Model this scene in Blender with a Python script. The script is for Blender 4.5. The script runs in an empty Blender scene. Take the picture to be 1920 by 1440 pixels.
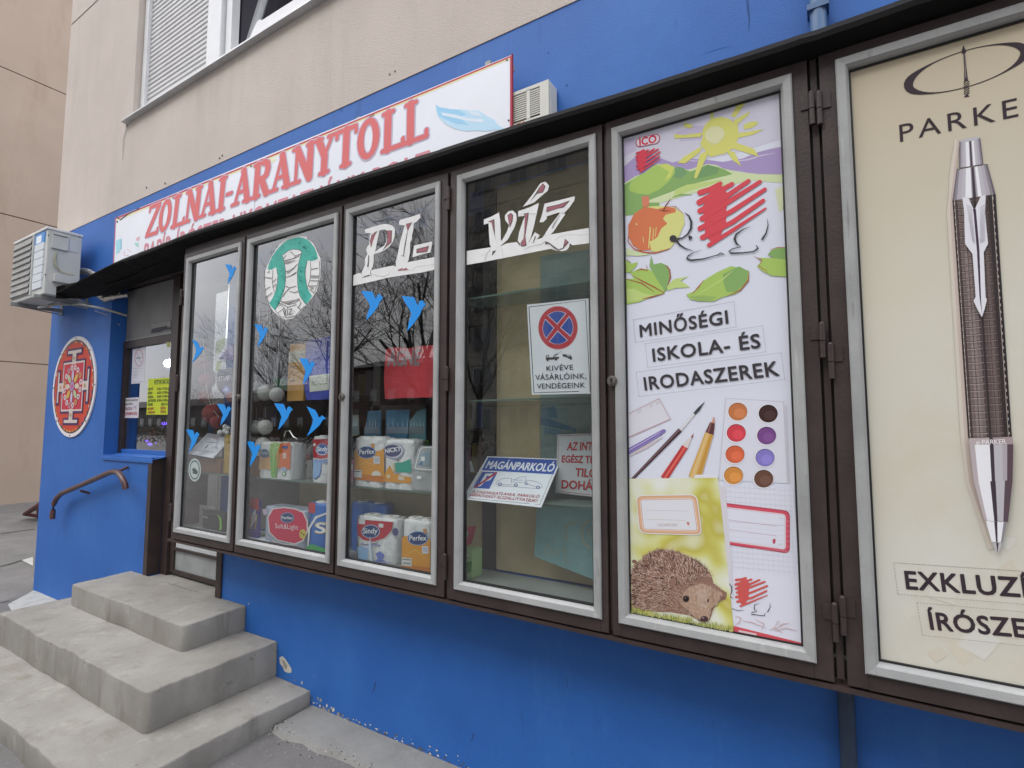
import bpy, math, random
from mathutils import Vector, Matrix
random.seed(7)
SC = bpy.context.scene
COL = SC.collection
# ------------------------------------------------------------------ camera
CZ = 1.6
YAW, PITCH, FPX = math.radians(31.2), math.radians(4.38), 980.0
cam = bpy.data.cameras.new('camera'); camo = bpy.data.objects.new('camera', cam); COL.objects.link(camo)
camo.location = (0, 0, CZ); camo.rotation_euler = (math.pi/2+PITCH, 0, YAW)
cam.sensor_fit = 'HORIZONTAL'; cam.sensor_width = 36; cam.lens = 36*FPX/1920
cam.clip_start = 0.02; cam.clip_end = 2000
SC.camera = camo
# ------------------------------------------------------------------ sky, sun, exposure
SUN_EL, SUN_AZ = math.radians(52), math.radians(205)      # azimuth measured clockwise from +Y
w = bpy.data.worlds.new('World'); SC.world = w; w.use_nodes = True
nt = w.node_tree; nt.nodes.clear()
out = nt.nodes.new('ShaderNodeOutputWorld'); bg = nt.nodes.new('ShaderNodeBackground')
sky = nt.nodes.new('ShaderNodeTexSky'); sky.sky_type = 'NISHITA'; sky.sun_disc = False
sky.sun_elevation = SUN_EL; sky.sun_rotation = SUN_AZ; sky.dust_density = 3.0; sky.air_density = 1.0
hsv = nt.nodes.new('ShaderNodeHueSaturation'); hsv.inputs['Saturation'].default_value = 0.35
tc = nt.nodes.new('ShaderNodeTexCoord'); mp = nt.nodes.new('ShaderNodeMapping'); mp.inputs['Scale'].default_value = (1, 1, 2.6)
nz = nt.nodes.new('ShaderNodeTexNoise'); nz.inputs['Scale'].default_value = 2.2; nz.inputs['Detail'].default_value = 6
cr = nt.nodes.new('ShaderNodeValToRGB'); cr.color_ramp.elements[0].position = .35; cr.color_ramp.elements[1].position = .7
cr.color_ramp.elements[0].color = (.74, .78, .88, 1); cr.color_ramp.elements[1].color = (1.15, 1.14, 1.15, 1)
mx = nt.nodes.new('ShaderNodeMix'); mx.data_type = 'RGBA'; mx.blend_type = 'MIX'; mx.inputs[0].default_value = .8
mul = nt.nodes.new('ShaderNodeMix'); mul.data_type = 'RGBA'; mul.blend_type = 'MULTIPLY'; mul.inputs[0].default_value = 1
sc_ = nt.nodes.new('ShaderNodeVectorMath'); sc_.operation = 'SCALE'; sc_.inputs['Scale'].default_value = 15.0
L = nt.links.new
L(tc.outputs['Generated'], mp.inputs['Vector']); L(mp.outputs[0], nz.inputs['Vector']); L(nz.outputs['Fac'], cr.inputs[0])
L(cr.outputs[0], sc_.inputs[0]); L(sky.outputs[0], hsv.inputs['Color'])
L(hsv.outputs[0], mx.inputs[6]); L(sc_.outputs[0], mx.inputs[7]); L(mx.outputs[2], bg.inputs['Color'])
bg.inputs['Strength'].default_value = 0.10
L(bg.outputs[0], out.inputs[0])
sep = nt.nodes.new('ShaderNodeSeparateXYZ'); L(tc.outputs['Generated'], sep.inputs[0])          # overcast sky: the zenith is brighter than the horizon
gr_ = nt.nodes.new('ShaderNodeMath'); gr_.operation = 'MULTIPLY_ADD'; gr_.use_clamp = False; gr_.inputs[1].default_value = 1.4; gr_.inputs[2].default_value = .68
mxx = nt.nodes.new('ShaderNodeMath'); mxx.operation = 'MAXIMUM'; mxx.inputs[1].default_value = 0
L(sep.outputs['Z'], mxx.inputs[0]); L(mxx.outputs[0], gr_.inputs[0])
sc2 = nt.nodes.new('ShaderNodeVectorMath'); sc2.operation = 'SCALE'; L(mx.outputs[2], sc2.inputs[0]); L(gr_.outputs[0], sc2.inputs['Scale']); L(sc2.outputs[0], bg.inputs['Color'])
sun = bpy.data.lights.new('sun', 'SUN'); sun.energy = 0.7; sun.angle = math.radians(25); sun.color = (1, .96, .9)
suno = bpy.data.objects.new('sun', sun); COL.objects.link(suno)
sd = Vector((math.sin(SUN_AZ)*math.cos(SUN_EL), math.cos(SUN_AZ)*math.cos(SUN_EL), math.sin(SUN_EL)))
suno.rotation_euler = sd.to_track_quat('Z', 'Y').to_euler(); suno.location = sd*30
SC.view_settings.view_transform = 'Standard'; SC.view_settings.look = 'None'; SC.view_settings.gamma = 1
SC.view_settings.use_curve_mapping = False; SC.view_settings.exposure = 0.35
SC.render.engine = 'CYCLES'
try:
    SC.cycles.max_bounces = 8; SC.cycles.transparent_max_bounces = 16; SC.cycles.glossy_bounces = 4
except Exception: pass
# ------------------------------------------------------------------ pixel -> place on a real plane
FW = Vector((-math.sin(YAW)*math.cos(PITCH), math.cos(YAW)*math.cos(PITCH), math.sin(PITCH)))
RT = Vector((math.cos(YAW), math.sin(YAW), 0)); UP = RT.cross(FW); CAM = Vector((0, 0, CZ))
def ray(px, py): return FW + RT*((px-960)/FPX) + UP*((720-py)/FPX)
def at(px, py, Y): d = ray(px, py); return CAM + d*(Y/d.y)
def atz(px, py, Z): d = ray(px, py); return CAM + d*((Z-CZ)/d.z)
def atx(px, py, X): d = ray(px, py); return CAM + d*(X/d.x)
class Plane:                       # a surface that carries print: pixel of crop -> point on it
    def __init__(s, Y=None, crop=(0, 0, 1), pts=None, fn=None):
        s.c = crop; s.fn = fn
        if fn: s.n = Vector((0, -1, 0)); return
        if pts: s.o = Vector(pts[0]); s.n = (Vector(pts[1])-s.o).cross(Vector(pts[2])-s.o).normalized()
        else: s.o = Vector((0, Y, 0)); s.n = Vector((0, -1, 0))
        if s.n.y > 0: s.n = -s.n
    def crop(s, x0, y0, k):
        p = Plane.__new__(Plane); p.__dict__.update(s.__dict__); p.c = (x0, y0, k); return p
    def __call__(s, x, y):
        if s.fn: return s.fn(x, y)
        d = ray(s.c[0]+x/s.c[2], s.c[1]+y/s.c[2])
        return CAM + d*((s.o-CAM).dot(s.n)/d.dot(s.n))
# ------------------------------------------------------------------ materials
MATS = {}
def mat(name, col, rough=.7, var=0.0, scale=6, bump=0.0, bscale=40, metal=0.0, col2=None, emit=None, es=1, streak=False, spec=.5, coat=0):
    if name in MATS: return MATS[name]
    m = bpy.data.materials.new(name); m.use_nodes = True; n = m.node_tree; b = n.nodes['Principled BSDF']
    b.inputs['Base Color'].default_value = (*col, 1); b.inputs['Roughness'].default_value = rough
    b.inputs['Metallic'].default_value = metal; b.inputs['Specular IOR Level'].default_value = spec
    if coat: b.inputs['Coat Weight'].default_value = coat
    t = n.nodes.new('ShaderNodeTexCoord'); src = t.outputs['Object']
    if var or col2:
        mpn = n.nodes.new('ShaderNodeMapping'); n.links.new(src, mpn.inputs[0])
        if streak: mpn.inputs['Scale'].default_value = (1, 1, .15)
        z = n.nodes.new('ShaderNodeTexNoise'); z.inputs['Scale'].default_value = scale; z.inputs['Detail'].default_value = 7; z.inputs['Roughness'].default_value = .62
        n.links.new(mpn.outputs[0], z.inputs['Vector'])
        r = n.nodes.new('ShaderNodeValToRGB'); r.color_ramp.elements[0].position = .36; r.color_ramp.elements[1].position = .66
        c2 = col2 or tuple(min(1, c*(1+var)) for c in col); c1 = col if col2 else tuple(c*(1-var) for c in col)
        r.color_ramp.elements[0].color = (*c1, 1); r.color_ramp.elements[1].color = (*c2, 1)
        n.links.new(z.outputs['Fac'], r.inputs[0]); n.links.new(r.outputs[0], b.inputs['Base Color'])
    if bump:
        z2 = n.nodes.new('ShaderNodeTexNoise'); z2.inputs['Scale'].default_value = bscale; z2.inputs['Detail'].default_value = 5
        bp = n.nodes.new('ShaderNodeBump'); bp.inputs['Strength'].default_value = bump; bp.inputs['Distance'].default_value = .01
        n.links.new(src, z2.inputs['Vector']); n.links.new(z2.outputs['Fac'], bp.inputs['Height']); n.links.new(bp.outputs[0], b.inputs['Normal'])
    if emit: b.inputs['Emission Color'].default_value = (*emit, 1); b.inputs['Emission Strength'].default_value = es
    MATS[name] = m; return m
def flat(col, rough=.55):          # plain print ink
    k = 'ink_%.3f_%.3f_%.3f_%.2f' % (*col, rough)
    return mat(k, col, rough, spec=.3)
def srgb(r, g, b):
    f = lambda c: (c/255/12.92 if c/255 <= .04045 else ((c/255+.055)/1.055)**2.4)
    return (f(r), f(g), f(b))
def multi(name, stops, scale, rough=.6, bump=0, detail=8, bscale=60, streak=1.0, second=None, spec=.4, dist=.01):
    """stops: list (pos,colour) along a noise"""
    m = bpy.data.materials.new(name); m.use_nodes = True; n = m.node_tree; b = n.nodes['Principled BSDF']
    t = n.nodes.new('ShaderNodeTexCoord'); mpn = n.nodes.new('ShaderNodeMapping'); mpn.inputs['Scale'].default_value = (1, 1, streak)
    n.links.new(t.outputs['Object'], mpn.inputs[0])
    z = n.nodes.new('ShaderNodeTexNoise'); z.inputs['Scale'].default_value = scale; z.inputs['Detail'].default_value = detail; z.inputs['Roughness'].default_value = .6
    n.links.new(mpn.outputs[0], z.inputs['Vector'])
    r = n.nodes.new('ShaderNodeValToRGB'); e = r.color_ramp.elements
    while len(e) < len(stops): e.new(.5)
    for i, (p, c) in enumerate(stops): e[i].position = p; e[i].color = (*c, 1)
    n.links.new(z.outputs['Fac'], r.inputs[0]); last = r.outputs[0]
    if second:                     # (scale, amount, threshold, colour) blotches with a shape of their own
        for (s2, lo, hi, c2, st2) in second:
            mp2 = n.nodes.new('ShaderNodeMapping'); mp2.inputs['Scale'].default_value = (1, 1, st2); mp2.inputs['Location'].default_value = (3.3*s2, 1.7, .4)
            n.links.new(t.outputs['Object'], mp2.inputs[0])
            z2 = n.nodes.new('ShaderNodeTexNoise'); z2.inputs['Scale'].default_value = s2; z2.inputs['Detail'].default_value = 9; z2.inputs['Roughness'].default_value = .7
            n.links.new(mp2.outputs[0], z2.inputs['Vector'])
            mr = n.nodes.new('ShaderNodeMapRange'); mr.inputs[1].default_value = lo; mr.inputs[2].default_value = hi
            n.links.new(z2.outputs['Fac'], mr.inputs[0])
            mi = n.nodes.new('ShaderNodeMix'); mi.data_type = 'RGBA'; mi.inputs[7].default_value = (*c2, 1)
            n.links.new(mr.outputs[0], mi.inputs[0]); n.links.new(last, mi.inputs[6]); last = mi.outputs[2]
    n.links.new(last, b.inputs['Base Color']); b.inputs['Roughness'].default_value = rough; b.inputs['Specular IOR Level'].default_value = spec
    if bump:
        z3 = n.nodes.new('ShaderNodeTexNoise'); z3.inputs['Scale'].default_value = bscale; z3.inputs['Detail'].default_value = 6
        bp = n.nodes.new('ShaderNodeBump'); bp.inputs['Strength'].default_value = bump; bp.inputs['Distance'].default_value = dist
        n.links.new(t.outputs['Object'], z3.inputs['Vector']); n.links.new(z3.outputs['Fac'], bp.inputs['Height']); n.links.new(bp.outputs[0], b.inputs['Normal'])
    MATS[name] = m; return m
BLUE = multi('blue_wall_paint', [(.3, (.016, .102, .38)), (.52, (.021, .122, .425)), (.75, (.032, .150, .47))], 1.6, .6, .2, bscale=300, spec=.42,
             second=[(5, .60, .80, (.045, .165, .45), .2), (9, .62, .76, (.012, .075, .27), .15), (26, .68, .74, (.03, .10, .30), .6), (70, .72, .78, (.12, .22, .45), 1)])
BEIGE = multi('beige_render', [(.3, (.54, .475, .425)), (.55, (.59, .522, .468)), (.8, (.64, .572, .518))], 1.3, .9, .5, bscale=240,
              second=[(3.4, .50, .78, (.49, .435, .39), .12), (60, .70, .78, (.44, .38, .33), 1)])
WING = multi('brown_beige_render', [(.3, (.43, .33, .26)), (.7, (.50, .39, .31))], .6, .9, .4, bscale=160,
             second=[(1.6, .55, .8, (.39, .29, .22), .2)])
CONC = multi('step_concrete', [(.3, (.225, .21, .185)), (.5, (.275, .26, .232)), (.72, (.34, .325, .295))], 2.4, .92, .9, bscale=170, dist=.003, detail=10,
             second=[(5, .54, .74, (.36, .345, .31), 1), (9, .54, .76, (.185, .168, .14), .14), (2.6, .60, .74, (.215, .185, .15), .5), (60, .66, .72, (.45, .44, .41), 1), (130, .60, .68, (.17, .16, .14), 1), (14, .665, .675, (.17, .155, .13), 1)])
ASPH = multi('grey_asphalt', [(.3, (.125, .12, .115)), (.55, (.16, .152, .148)), (.8, (.21, .20, .195))], 2.2, .92, .8, bscale=240, dist=.004,
             second=[(60, .58, .68, (.30, .295, .29), 1), (150, .60, .68, (.08, .075, .075), 1), (4, .56, .70, (.12, .115, .11), 1), (11, .64, .66, (.10, .095, .09), 1)])
APRON = multi('pale_concrete_apron', [(.3, (.22, .215, .20)), (.6, (.27, .265, .25)), (.8, (.33, .325, .305))], 5, .92, .8, bscale=200, dist=.005,
              second=[(110, .60, .68, (.16, .155, .145), 1), (60, .64, .70, (.42, .41, .39), 1), (6, .58, .7, (.20, .19, .17), 1)])
BROWN = multi('brown_steel_paint', [(.3, (.034, .023, .022)), (.6, (.048, .033, .030)), (.85, (.065, .046, .042))], 9, .5, .12, bscale=90, spec=.4,
              second=[(22, .66, .74, (.11, .085, .075), .5), (120, .72, .76, (.25, .2, .18), 1)])
SILV = multi('worn_silver_moulding', [(.3, (.28, .285, .28)), (.55, (.34, .345, .34)), (.8, (.41, .41, .40))], 6, .42, .1, bscale=150, spec=.5,
             second=[(40, .62, .70, (.22, .215, .21), .10), (18, .60, .72, (.46, .46, .45), .08), (90, .70, .74, (.16, .15, .15), .4)])
BITU = multi('black_roofing_felt', [(.3, (.006, .006, .006)), (.7, (.012, .0115, .011))], 5, .8, .3, bscale=50, spec=.15, second=[(15, .70, .77, (.05, .048, .04), 1)])
GASK = mat('black_gasket', (.012, .012, .013), .5)
WHITE = mat('white_plastic', (.72, .73, .74), .45, var=.05, scale=4)
PAPER = flat((.66, .68, .74))
SIGNW = mat('white_sign_sheet', (.78, .80, .86), .4, var=.03, scale=2, spec=.4)
ACW = multi('aged_white_casing', [(.3, (.44, .45, .43)), (.7, (.54, .55, .53))], 3, .5, .05, spec=.4, second=[(12, .66, .74, (.34, .33, .29), .4)])
GREY = mat('grey_panel', (.20, .20, .20), .6, var=.12, scale=3, bump=.05)
ALU = mat('dull_aluminium', (.30, .31, .31), .5, var=.12, scale=8)
CREAM = mat('cream_board', (.56, .47, .29), .8, var=.12, scale=3, bump=.1)
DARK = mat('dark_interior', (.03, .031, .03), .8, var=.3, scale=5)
RED = (.66, .05, .07)
# glass: a real pane, clear behind, mirror-like at a slant
def glass_mat():
    m = bpy.data.materials.new('window_glass'); m.use_nodes = True; n = m.node_tree; n.nodes.clear()
    o = n.nodes.new('ShaderNodeOutputMaterial'); t = n.nodes.new('ShaderNodeBsdfTransparent'); t.inputs[0].default_value = (.90, .94, .92, 1)
    g = n.nodes.new('ShaderNodeBsdfGlossy'); g.inputs['Roughness'].default_value = 0.0; g.inputs[0].default_value = (1, 1, 1, 1)
    f = n.nodes.new('ShaderNodeLayerWeight'); f.inputs['Blend'].default_value = .5
    pw = n.nodes.new('ShaderNodeMath'); pw.operation = 'POWER'; pw.inputs[1].default_value = 4.2
    mu = n.nodes.new('ShaderNodeMath'); mu.operation = 'MULTIPLY_ADD'; mu.inputs[1].default_value = 2.3; mu.inputs[2].default_value = .095; mu.use_clamp = True
    mi = n.nodes.new('ShaderNodeMixShader')
    n.links.new(f.outputs['Facing'], pw.inputs[0]); n.links.new(pw.outputs[0], mu.inputs[0]); n.links.new(mu.outputs[0], mi.inputs[0]); n.links.new(t.outputs[0], mi.inputs[1]); n.links.new(g.outputs[0], mi.inputs[2]); n.links.new(mi.outputs[0], o.inputs[0])
    bz = n.nodes.new('ShaderNodeTexNoise'); bz.inputs['Scale'].default_value = 1.3; bu = n.nodes.new('ShaderNodeBump'); bu.inputs['Strength'].default_value = .004; bu.inputs['Distance'].default_value = .05
    tcn = n.nodes.new('ShaderNodeTexCoord'); n.links.new(tcn.outputs['Object'], bz.inputs['Vector'])
    n.links.new(bz.outputs['Fac'], bu.inputs['Height']); n.links.new(bu.outputs[0], g.inputs['Normal'])
    MATS['window_glass'] = m; return m
GLASS = glass_mat()
def clearmat(name, col, alpha):
    m = bpy.data.materials.new(name); m.use_nodes = True; n = m.node_tree; b = n.nodes['Principled BSDF']
    b.inputs['Base Color'].default_value = (*col, 1); b.inputs['Alpha'].default_value = alpha; b.inputs['Roughness'].default_value = .15
    MATS[name] = m; return m
CLEAR = clearmat('clear_plastic', (.7, .72, .75), .45)
SHELFG = clearmat('shelf_glass', (.25, .33, .29), .55)
# ------------------------------------------------------------------ mesh builder
class MB:
    def __init__(s): s.v = []; s.f = []; s.mi = []; s.ms = []; s.sm = []
    def m(s, mt):
        if mt not in s.ms: s.ms.append(mt)
        return s.ms.index(mt)
    def add(s, vs, fs, mt, smooth=False):
        b = len(s.v); s.v += [tuple(v) for v in vs]; k = s.m(mt)
        for f in fs: s.f.append([b+i for i in f]); s.mi.append(k); s.sm.append(smooth)
    def box(s, x0, x1, y0, y1, z0, z1, mt, bev=0):
        if bev: return s.bbox(x0, x1, y0, y1, z0, z1, mt, bev)
        vs = [(x, y, z) for x in (x0, x1) for y in (y0, y1) for z in (z0, z1)]
        s.add(vs, [(0, 1, 3, 2), (4, 6, 7, 5), (0, 4, 5, 1), (2, 3, 7, 6), (0, 2, 6, 4), (1, 5, 7, 3)], mt)
    def bbox(s, x0, x1, y0, y1, z0, z1, mt, b):   # box with chamfered edges
        import bmesh
        bm = bmesh.new(); bmesh.ops.create_cube(bm, size=1)
        for v in bm.verts: v.co = Vector(((x0+x1)/2+v.co.x*(x1-x0), (y0+y1)/2+v.co.y*(y1-y0), (z0+z1)/2+v.co.z*(z1-z0)))
        bmesh.ops.bevel(bm, geom=bm.edges[:], offset=b, segments=2, affect='EDGES', profile=.6)
        bm.verts.index_update(); s.add([v.co[:] for v in bm.verts], [[v.index for v in f.verts] for f in bm.faces], mt); bm.free()
    def tube(s, pts, r, mt, n=8, cap=True, smooth=True):
        pts = [Vector(p) for p in pts]; rs = r if isinstance(r, (list, tuple)) else [r]*len(pts); rings = []
        up = Vector((0, 0, 1))
        for i, p in enumerate(pts):
            d = (pts[min(i+1, len(pts)-1)]-pts[max(i-1, 0)]).normalized()
            a = d.cross(up if abs(d.z) < .95 else Vector((1, 0, 0))).normalized(); b = d.cross(a)
            rings.append([p+(a*math.cos(2*math.pi*k/n)+b*math.sin(2*math.pi*k/n))*rs[i] for k in range(n)])
        vs = [q for R in rings for q in R]; fs = []
        for i in range(len(pts)-1):
            for k in range(n): fs.append((i*n+k, i*n+(k+1) % n, (i+1)*n+(k+1) % n, (i+1)*n+k))
        s.add(vs, fs, mt, smooth)
        if cap: s.add(rings[0], [list(range(n))], mt); s.add(rings[-1], [list(range(n))[::-1]], mt)
    def sphere(s, c, r, mt, n=14, sz=(1, 1, 1)):
        c = Vector(c); vs = [c+Vector((0, 0, r*sz[2]))]; m_ = n//2
        for i in range(1, m_):
            for k in range(n):
                t = math.pi*i/m_; p = 2*math.pi*k/n
                vs.append(c+Vector((r*sz[0]*math.sin(t)*math.cos(p), r*sz[1]*math.sin(t)*math.sin(p), r*sz[2]*math.cos(t))))
        vs.append(c-Vector((0, 0, r*sz[2]))); fs = []
        for k in range(n): fs.append((0, 1+k, 1+(k+1) % n)); fs.append((len(vs)-1, 1+(m_-2)*n+(k+1) % n, 1+(m_-2)*n+k))
        for i in range(m_-2):
            for k in range(n): fs.append((1+i*n+k, 1+(i+1)*n+k, 1+(i+1)*n+(k+1) % n, 1+i*n+(k+1) % n))
        s.add(vs, fs, mt, True)
    def build(s, name, parent=None, **kw):
        me = bpy.data.meshes.new(name); me.from_pydata(s.v, [], s.f)
        for mt in s.ms: me.materials.append(mt)
        me.polygons.foreach_set('material_index', s.mi); me.polygons.foreach_set('use_smooth', s.sm); me.update()
        o = bpy.data.objects.new(name, me); COL.objects.link(o)
        if parent:
            o.parent = parent; o.matrix_parent_inverse = wmat(parent).inverted()
        tag(o, **kw); return o
def wmat(o):
    m = Matrix.Translation(o.location) @ o.rotation_euler.to_matrix().to_4x4()
    return (wmat(o.parent) @ o.matrix_parent_inverse @ m) if o.parent else m
def tag(o, label=None, cat=None, group=None, kind=None):
    if label: o['label'] = label
    if cat: o['category'] = cat
    if group: o['group'] = group
    if kind: o['kind'] = kind
    return o
def thing(name, loc, label, cat, group=None):
    o = bpy.data.objects.new(name, None); COL.objects.link(o); o.location = Vector(loc); o.empty_display_size = .05
    return tag(o, label, cat, group)
# ------------------------------------------------------------------ flat print on a surface, in layers a fraction of a millimetre apart
class Art:
    def __init__(s, plane, start=.0006, step=.00012): s.p = plane; s.h = start; s.st = step; s.mb = MB(); s.marks = []
    def w(s, pts):
        s.marks.append(len(s.mb.f)); s.h += s.st; return [Vector(s.p(x, y))+s.p.n*s.h for x, y in pts]
    def poly(s, pts, mt):
        if not hasattr(mt, 'node_tree'): mt = flat(mt)
        q = s.w(pts); q = fixw(q, s.p.n); s.mb.add(q, [list(range(len(q)))], mt); return s
    def ell(s, cx, cy, rx, ry, mt, rot=0, n=28, a0=0, a1=2*math.pi):
        c, d = math.cos(rot), math.sin(rot); pts = []
        for k in range(n if a1-a0 > 6.2 else n+1):
            a = a0+(a1-a0)*k/n; x, y = rx*math.cos(a), ry*math.sin(a); pts.append((cx+x*c-y*d, cy+x*d+y*c))
        return s.poly(pts, mt)
    def line(s, pts, wd, mt, closed=False, round_=False):
        """ribbon; wd in crop pixels, number or list"""
        n = len(pts); wl = list(wd) if isinstance(wd, (list, tuple)) else [wd]*n; Lp = []; Rp = []
        if len(wl) != n: wl = [wl[min(len(wl)-1, int(round(i*(len(wl)-1)/max(1, n-1))))] for i in range(n)]
        for i, (x, y) in enumerate(pts):
            a = pts[(i-1) % n] if closed or i else pts[0]; b = pts[(i+1) % n] if closed or i < n-1 else pts[-1]
            dx, dy = b[0]-a[0], b[1]-a[1]; l = math.hypot(dx, dy) or 1; nx, ny = -dy/l*wl[i]/2, dx/l*wl[i]/2
            Lp.append((x+nx, y+ny)); Rp.append((x-nx, y-ny))
        if not hasattr(mt, 'node_tree'): mt = flat(mt)
        q = s.w(Lp+Rp); fs = []; rng = n if closed else n-1
        for i in range(rng): j = (i+1) % n; fs.append((i, j, n+j, n+i))
        # winding towards the viewer
        a, b, c = q[fs[0][0]], q[fs[0][1]], q[fs[0][2]]
        if (b-a).cross(c-a).dot(s.p.n) < 0: fs = [f[::-1] for f in fs]
        s.mb.add(q, fs, mt)
        if round_:
            s.ell(*pts[0], wl[0]/2, wl[0]/2, mt, n=12); s.ell(*pts[-1], wl[-1]/2, wl[-1]/2, mt, n=12)
        return s
    def dash(s, pts, wd, mt, on=9, off=6):
        for (a, b) in zip(pts, pts[1:]):
            l = math.hypot(b[0]-a[0], b[1]-a[1]); k = 0
            while k < l:
                e = min(l, k+on); s.line([(a[0]+(b[0]-a[0])*k/l, a[1]+(b[1]-a[1])*k/l), (a[0]+(b[0]-a[0])*e/l, a[1]+(b[1]-a[1])*e/l)], wd, mt); k += on+off
        return s
    def text(s, body, bl, br, tl, mt, bold=0, shear=0, space=1, fitw=True):
        """text whose baseline runs bl->br and whose capitals reach tl"""
        if not hasattr(mt, 'node_tree'): mt = flat(mt)
        c = bpy.data.curves.new('lettering', 'FONT'); c.body = body; c.shear = shear; c.space_character = space; c.resolution_u = 3
        o = bpy.data.objects.new('lettering', c); COL.objects.link(o); bpy.context.view_layer.update()
        me = bpy.data.meshes.new_from_object(o.evaluated_get(bpy.context.evaluated_depsgraph_get()))
        vs = [v.co.copy() for v in me.vertices]; fs = [list(p.vertices) for p in me.polygons]
        bpy.data.objects.remove(o); bpy.data.curves.remove(c); bpy.data.meshes.remove(me)
        x0 = min(v.x for v in vs); x1 = max(v.x for v in vs); cap = .682
        O = Vector(s.p(*bl)); U = (Vector(s.p(*br))-O)/(x1-x0); V = (Vector(s.p(*tl))-O)/cap; flip = False
        offs = [(0, 0)] if bold < .004 else [(bold*math.cos(k*math.pi/4), bold*math.sin(k*math.pi/4)) for k in (range(1, 8, 2) if bold < .02 else range(8))]
        for ox, oy in offs:              # heavier type: the same glyphs stacked with tiny shifts
            s.h += s.st if len(offs) == 1 else s.st*.35
            q = [O+U*(v.x-x0+ox)+V*(v.y+oy)+s.p.n*s.h for v in vs]
            if fs and (ox, oy) == offs[0]:
                a, b, d = [q[i] for i in fs[0][:3]]; flip = (b-a).cross(d-a).dot(s.p.n) < 0
            s.mb.add(q, [f[::-1] for f in fs] if flip else fs, mt)
        return s
    def build(s, name, parent, **kw): return s.mb.build(name, parent, **kw)
    def build_each(s, name, parent):      # every mark an object of its own
        i = 0
        for (a, b) in zip(s.marks, s.marks[1:]+[len(s.mb.f)]):
            F = s.mb.f[a:b]; ids = sorted({i for f in F for i in f}); mp = {v: j for j, v in enumerate(ids)}
            if ids: g = MB(); g.add([s.mb.v[i] for i in ids], [[mp[i] for i in f] for f in F], s.mb.ms[s.mb.mi[a]]); g.build(name, parent)
def fixw(q, n):
    c = Vector((0, 0, 0))
    for i in range(len(q)): c += q[i].cross(q[(i+1) % len(q)])
    return q if c.dot(n) > 0 else q[::-1]
def sheet(name, plane, pts, th, mt, parent=None, back=None, **kw):
    """a board of real thickness whose front face is the outline pts"""
    q = fixw([Vector(plane(x, y)) for x, y in pts], plane.n); n = len(q); b = [p-plane.n*th for p in q]
    mb = MB(); mb.add(q+b, [list(range(n)), list(range(2*n-1, n-1, -1))]+[(i, i+n, (i+1) % n+n, (i+1) % n) for i in range(n)], mt)
    return mb.build(name, parent, **kw)
def loops(mb, x0, x1, z0, z1, prof, mt):
    """mitred moulding: prof = list of (inset, Y)"""
    R = [[(x0+i, y, z0+i), (x1-i, y, z0+i), (x1-i, y, z1-i), (x0+i, y, z1-i)] for i, y in prof]
    for a, b in zip(R, R[1:]):
        for k in range(4): mb.add([a[k], a[(k+1) % 4], b[(k+1) % 4], b[k]], [(0, 1, 2, 3)], mt)
# =================================================================== GROUND
W = 2.035                                   # facade plane
def rough_top(name, outline_fn, z, mt, **kw): pass
mb = MB(); mb.add([(-400, -400, 0), (400, -400, 0), (400, 400, 0), (-400, 400, 0)], [(0, 1, 2, 3)], ASPH)
mb.build('ground', kind='structure')
# concrete apron along the wall, ragged edge, 2 cm proud
mb = MB(); xs = [-2.545+i*.11 for i in range(40)]
top = [(x, W, .03) for x in xs]; ed = [(x, 1.83+.012*math.sin(x*9)+random.uniform(-.012, .012)-(.03 if i < 2 else 0), .024) for i, x in enumerate(xs)]
low = [(x, e[1]-.02, -.01) for x, e in zip(xs, ed)]
for i in range(len(xs)-1):
    mb.add([ed[i], ed[i+1], top[i+1], top[i]], [(0, 1, 2, 3)], APRON); mb.add([low[i], low[i+1], ed[i+1], ed[i]], [(0, 1, 2, 3)], APRON)
mb.build('concrete_apron', kind='structure')
# pale slab beside the corner and slab joint marks on the pavement
WSLAB = mat('pale_slab_concrete', (.40, .40, .375), .9, var=.15, scale=9, bump=.4, bscale=90)
q = [atz(15, 1133, .008), atz(30, 1158, .008), atz(150, 1150, .008), atz(118, 1130, .008), atz(95, 1117, .008), atz(63, 1107, .008)]
mb = MB(); q = fixw(q, Vector((0, 0, 1))); n = len(q)
mb.add([tuple(p) for p in q]+[(p.x, p.y, -.01) for p in q], [list(range(n))]+[(i, i+n, (i+1) % n+n, (i+1) % n) for i in range(n)], WSLAB)
mb.build('paving_slab', kind='structure')
JT = mat('dark_joint', (.06, .055, .05), .95)
def ground_line(pts, wd, nm, mt=JT, z=.004):
    mb = MB(); P = [atz(x, y, z) for x, y in pts]
    for a, b in zip(P, P[1:]):
        d = (b-a).normalized(); s = Vector((-d.y, d.x, 0))*wd/2; mb.add([a-s, b-s, b+s, a+s], [(0, 1, 2, 3)], mt)
    mb.build(nm, kind='structure')
ground_line([(0, 1062), (20, 1057), (42, 1050), (62, 1044)], .05, 'pavement_joint')
ground_line([(0, 1001), (40, 995), (66, 992)], .05, 'pavement_joint')
ground_line([(0, 1130), (10, 1128), (17, 1126)], .02, 'pavement_joint')
q = [atz(40, 1050, .006), atz(62, 1044, .006), atz(62, 1061, .006)]
mb = MB(); mb.add(fixw(q, Vector((0, 0, 1))), [(0, 1, 2)], WSLAB); mb.build('pavement_patch', kind='structure')
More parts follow.
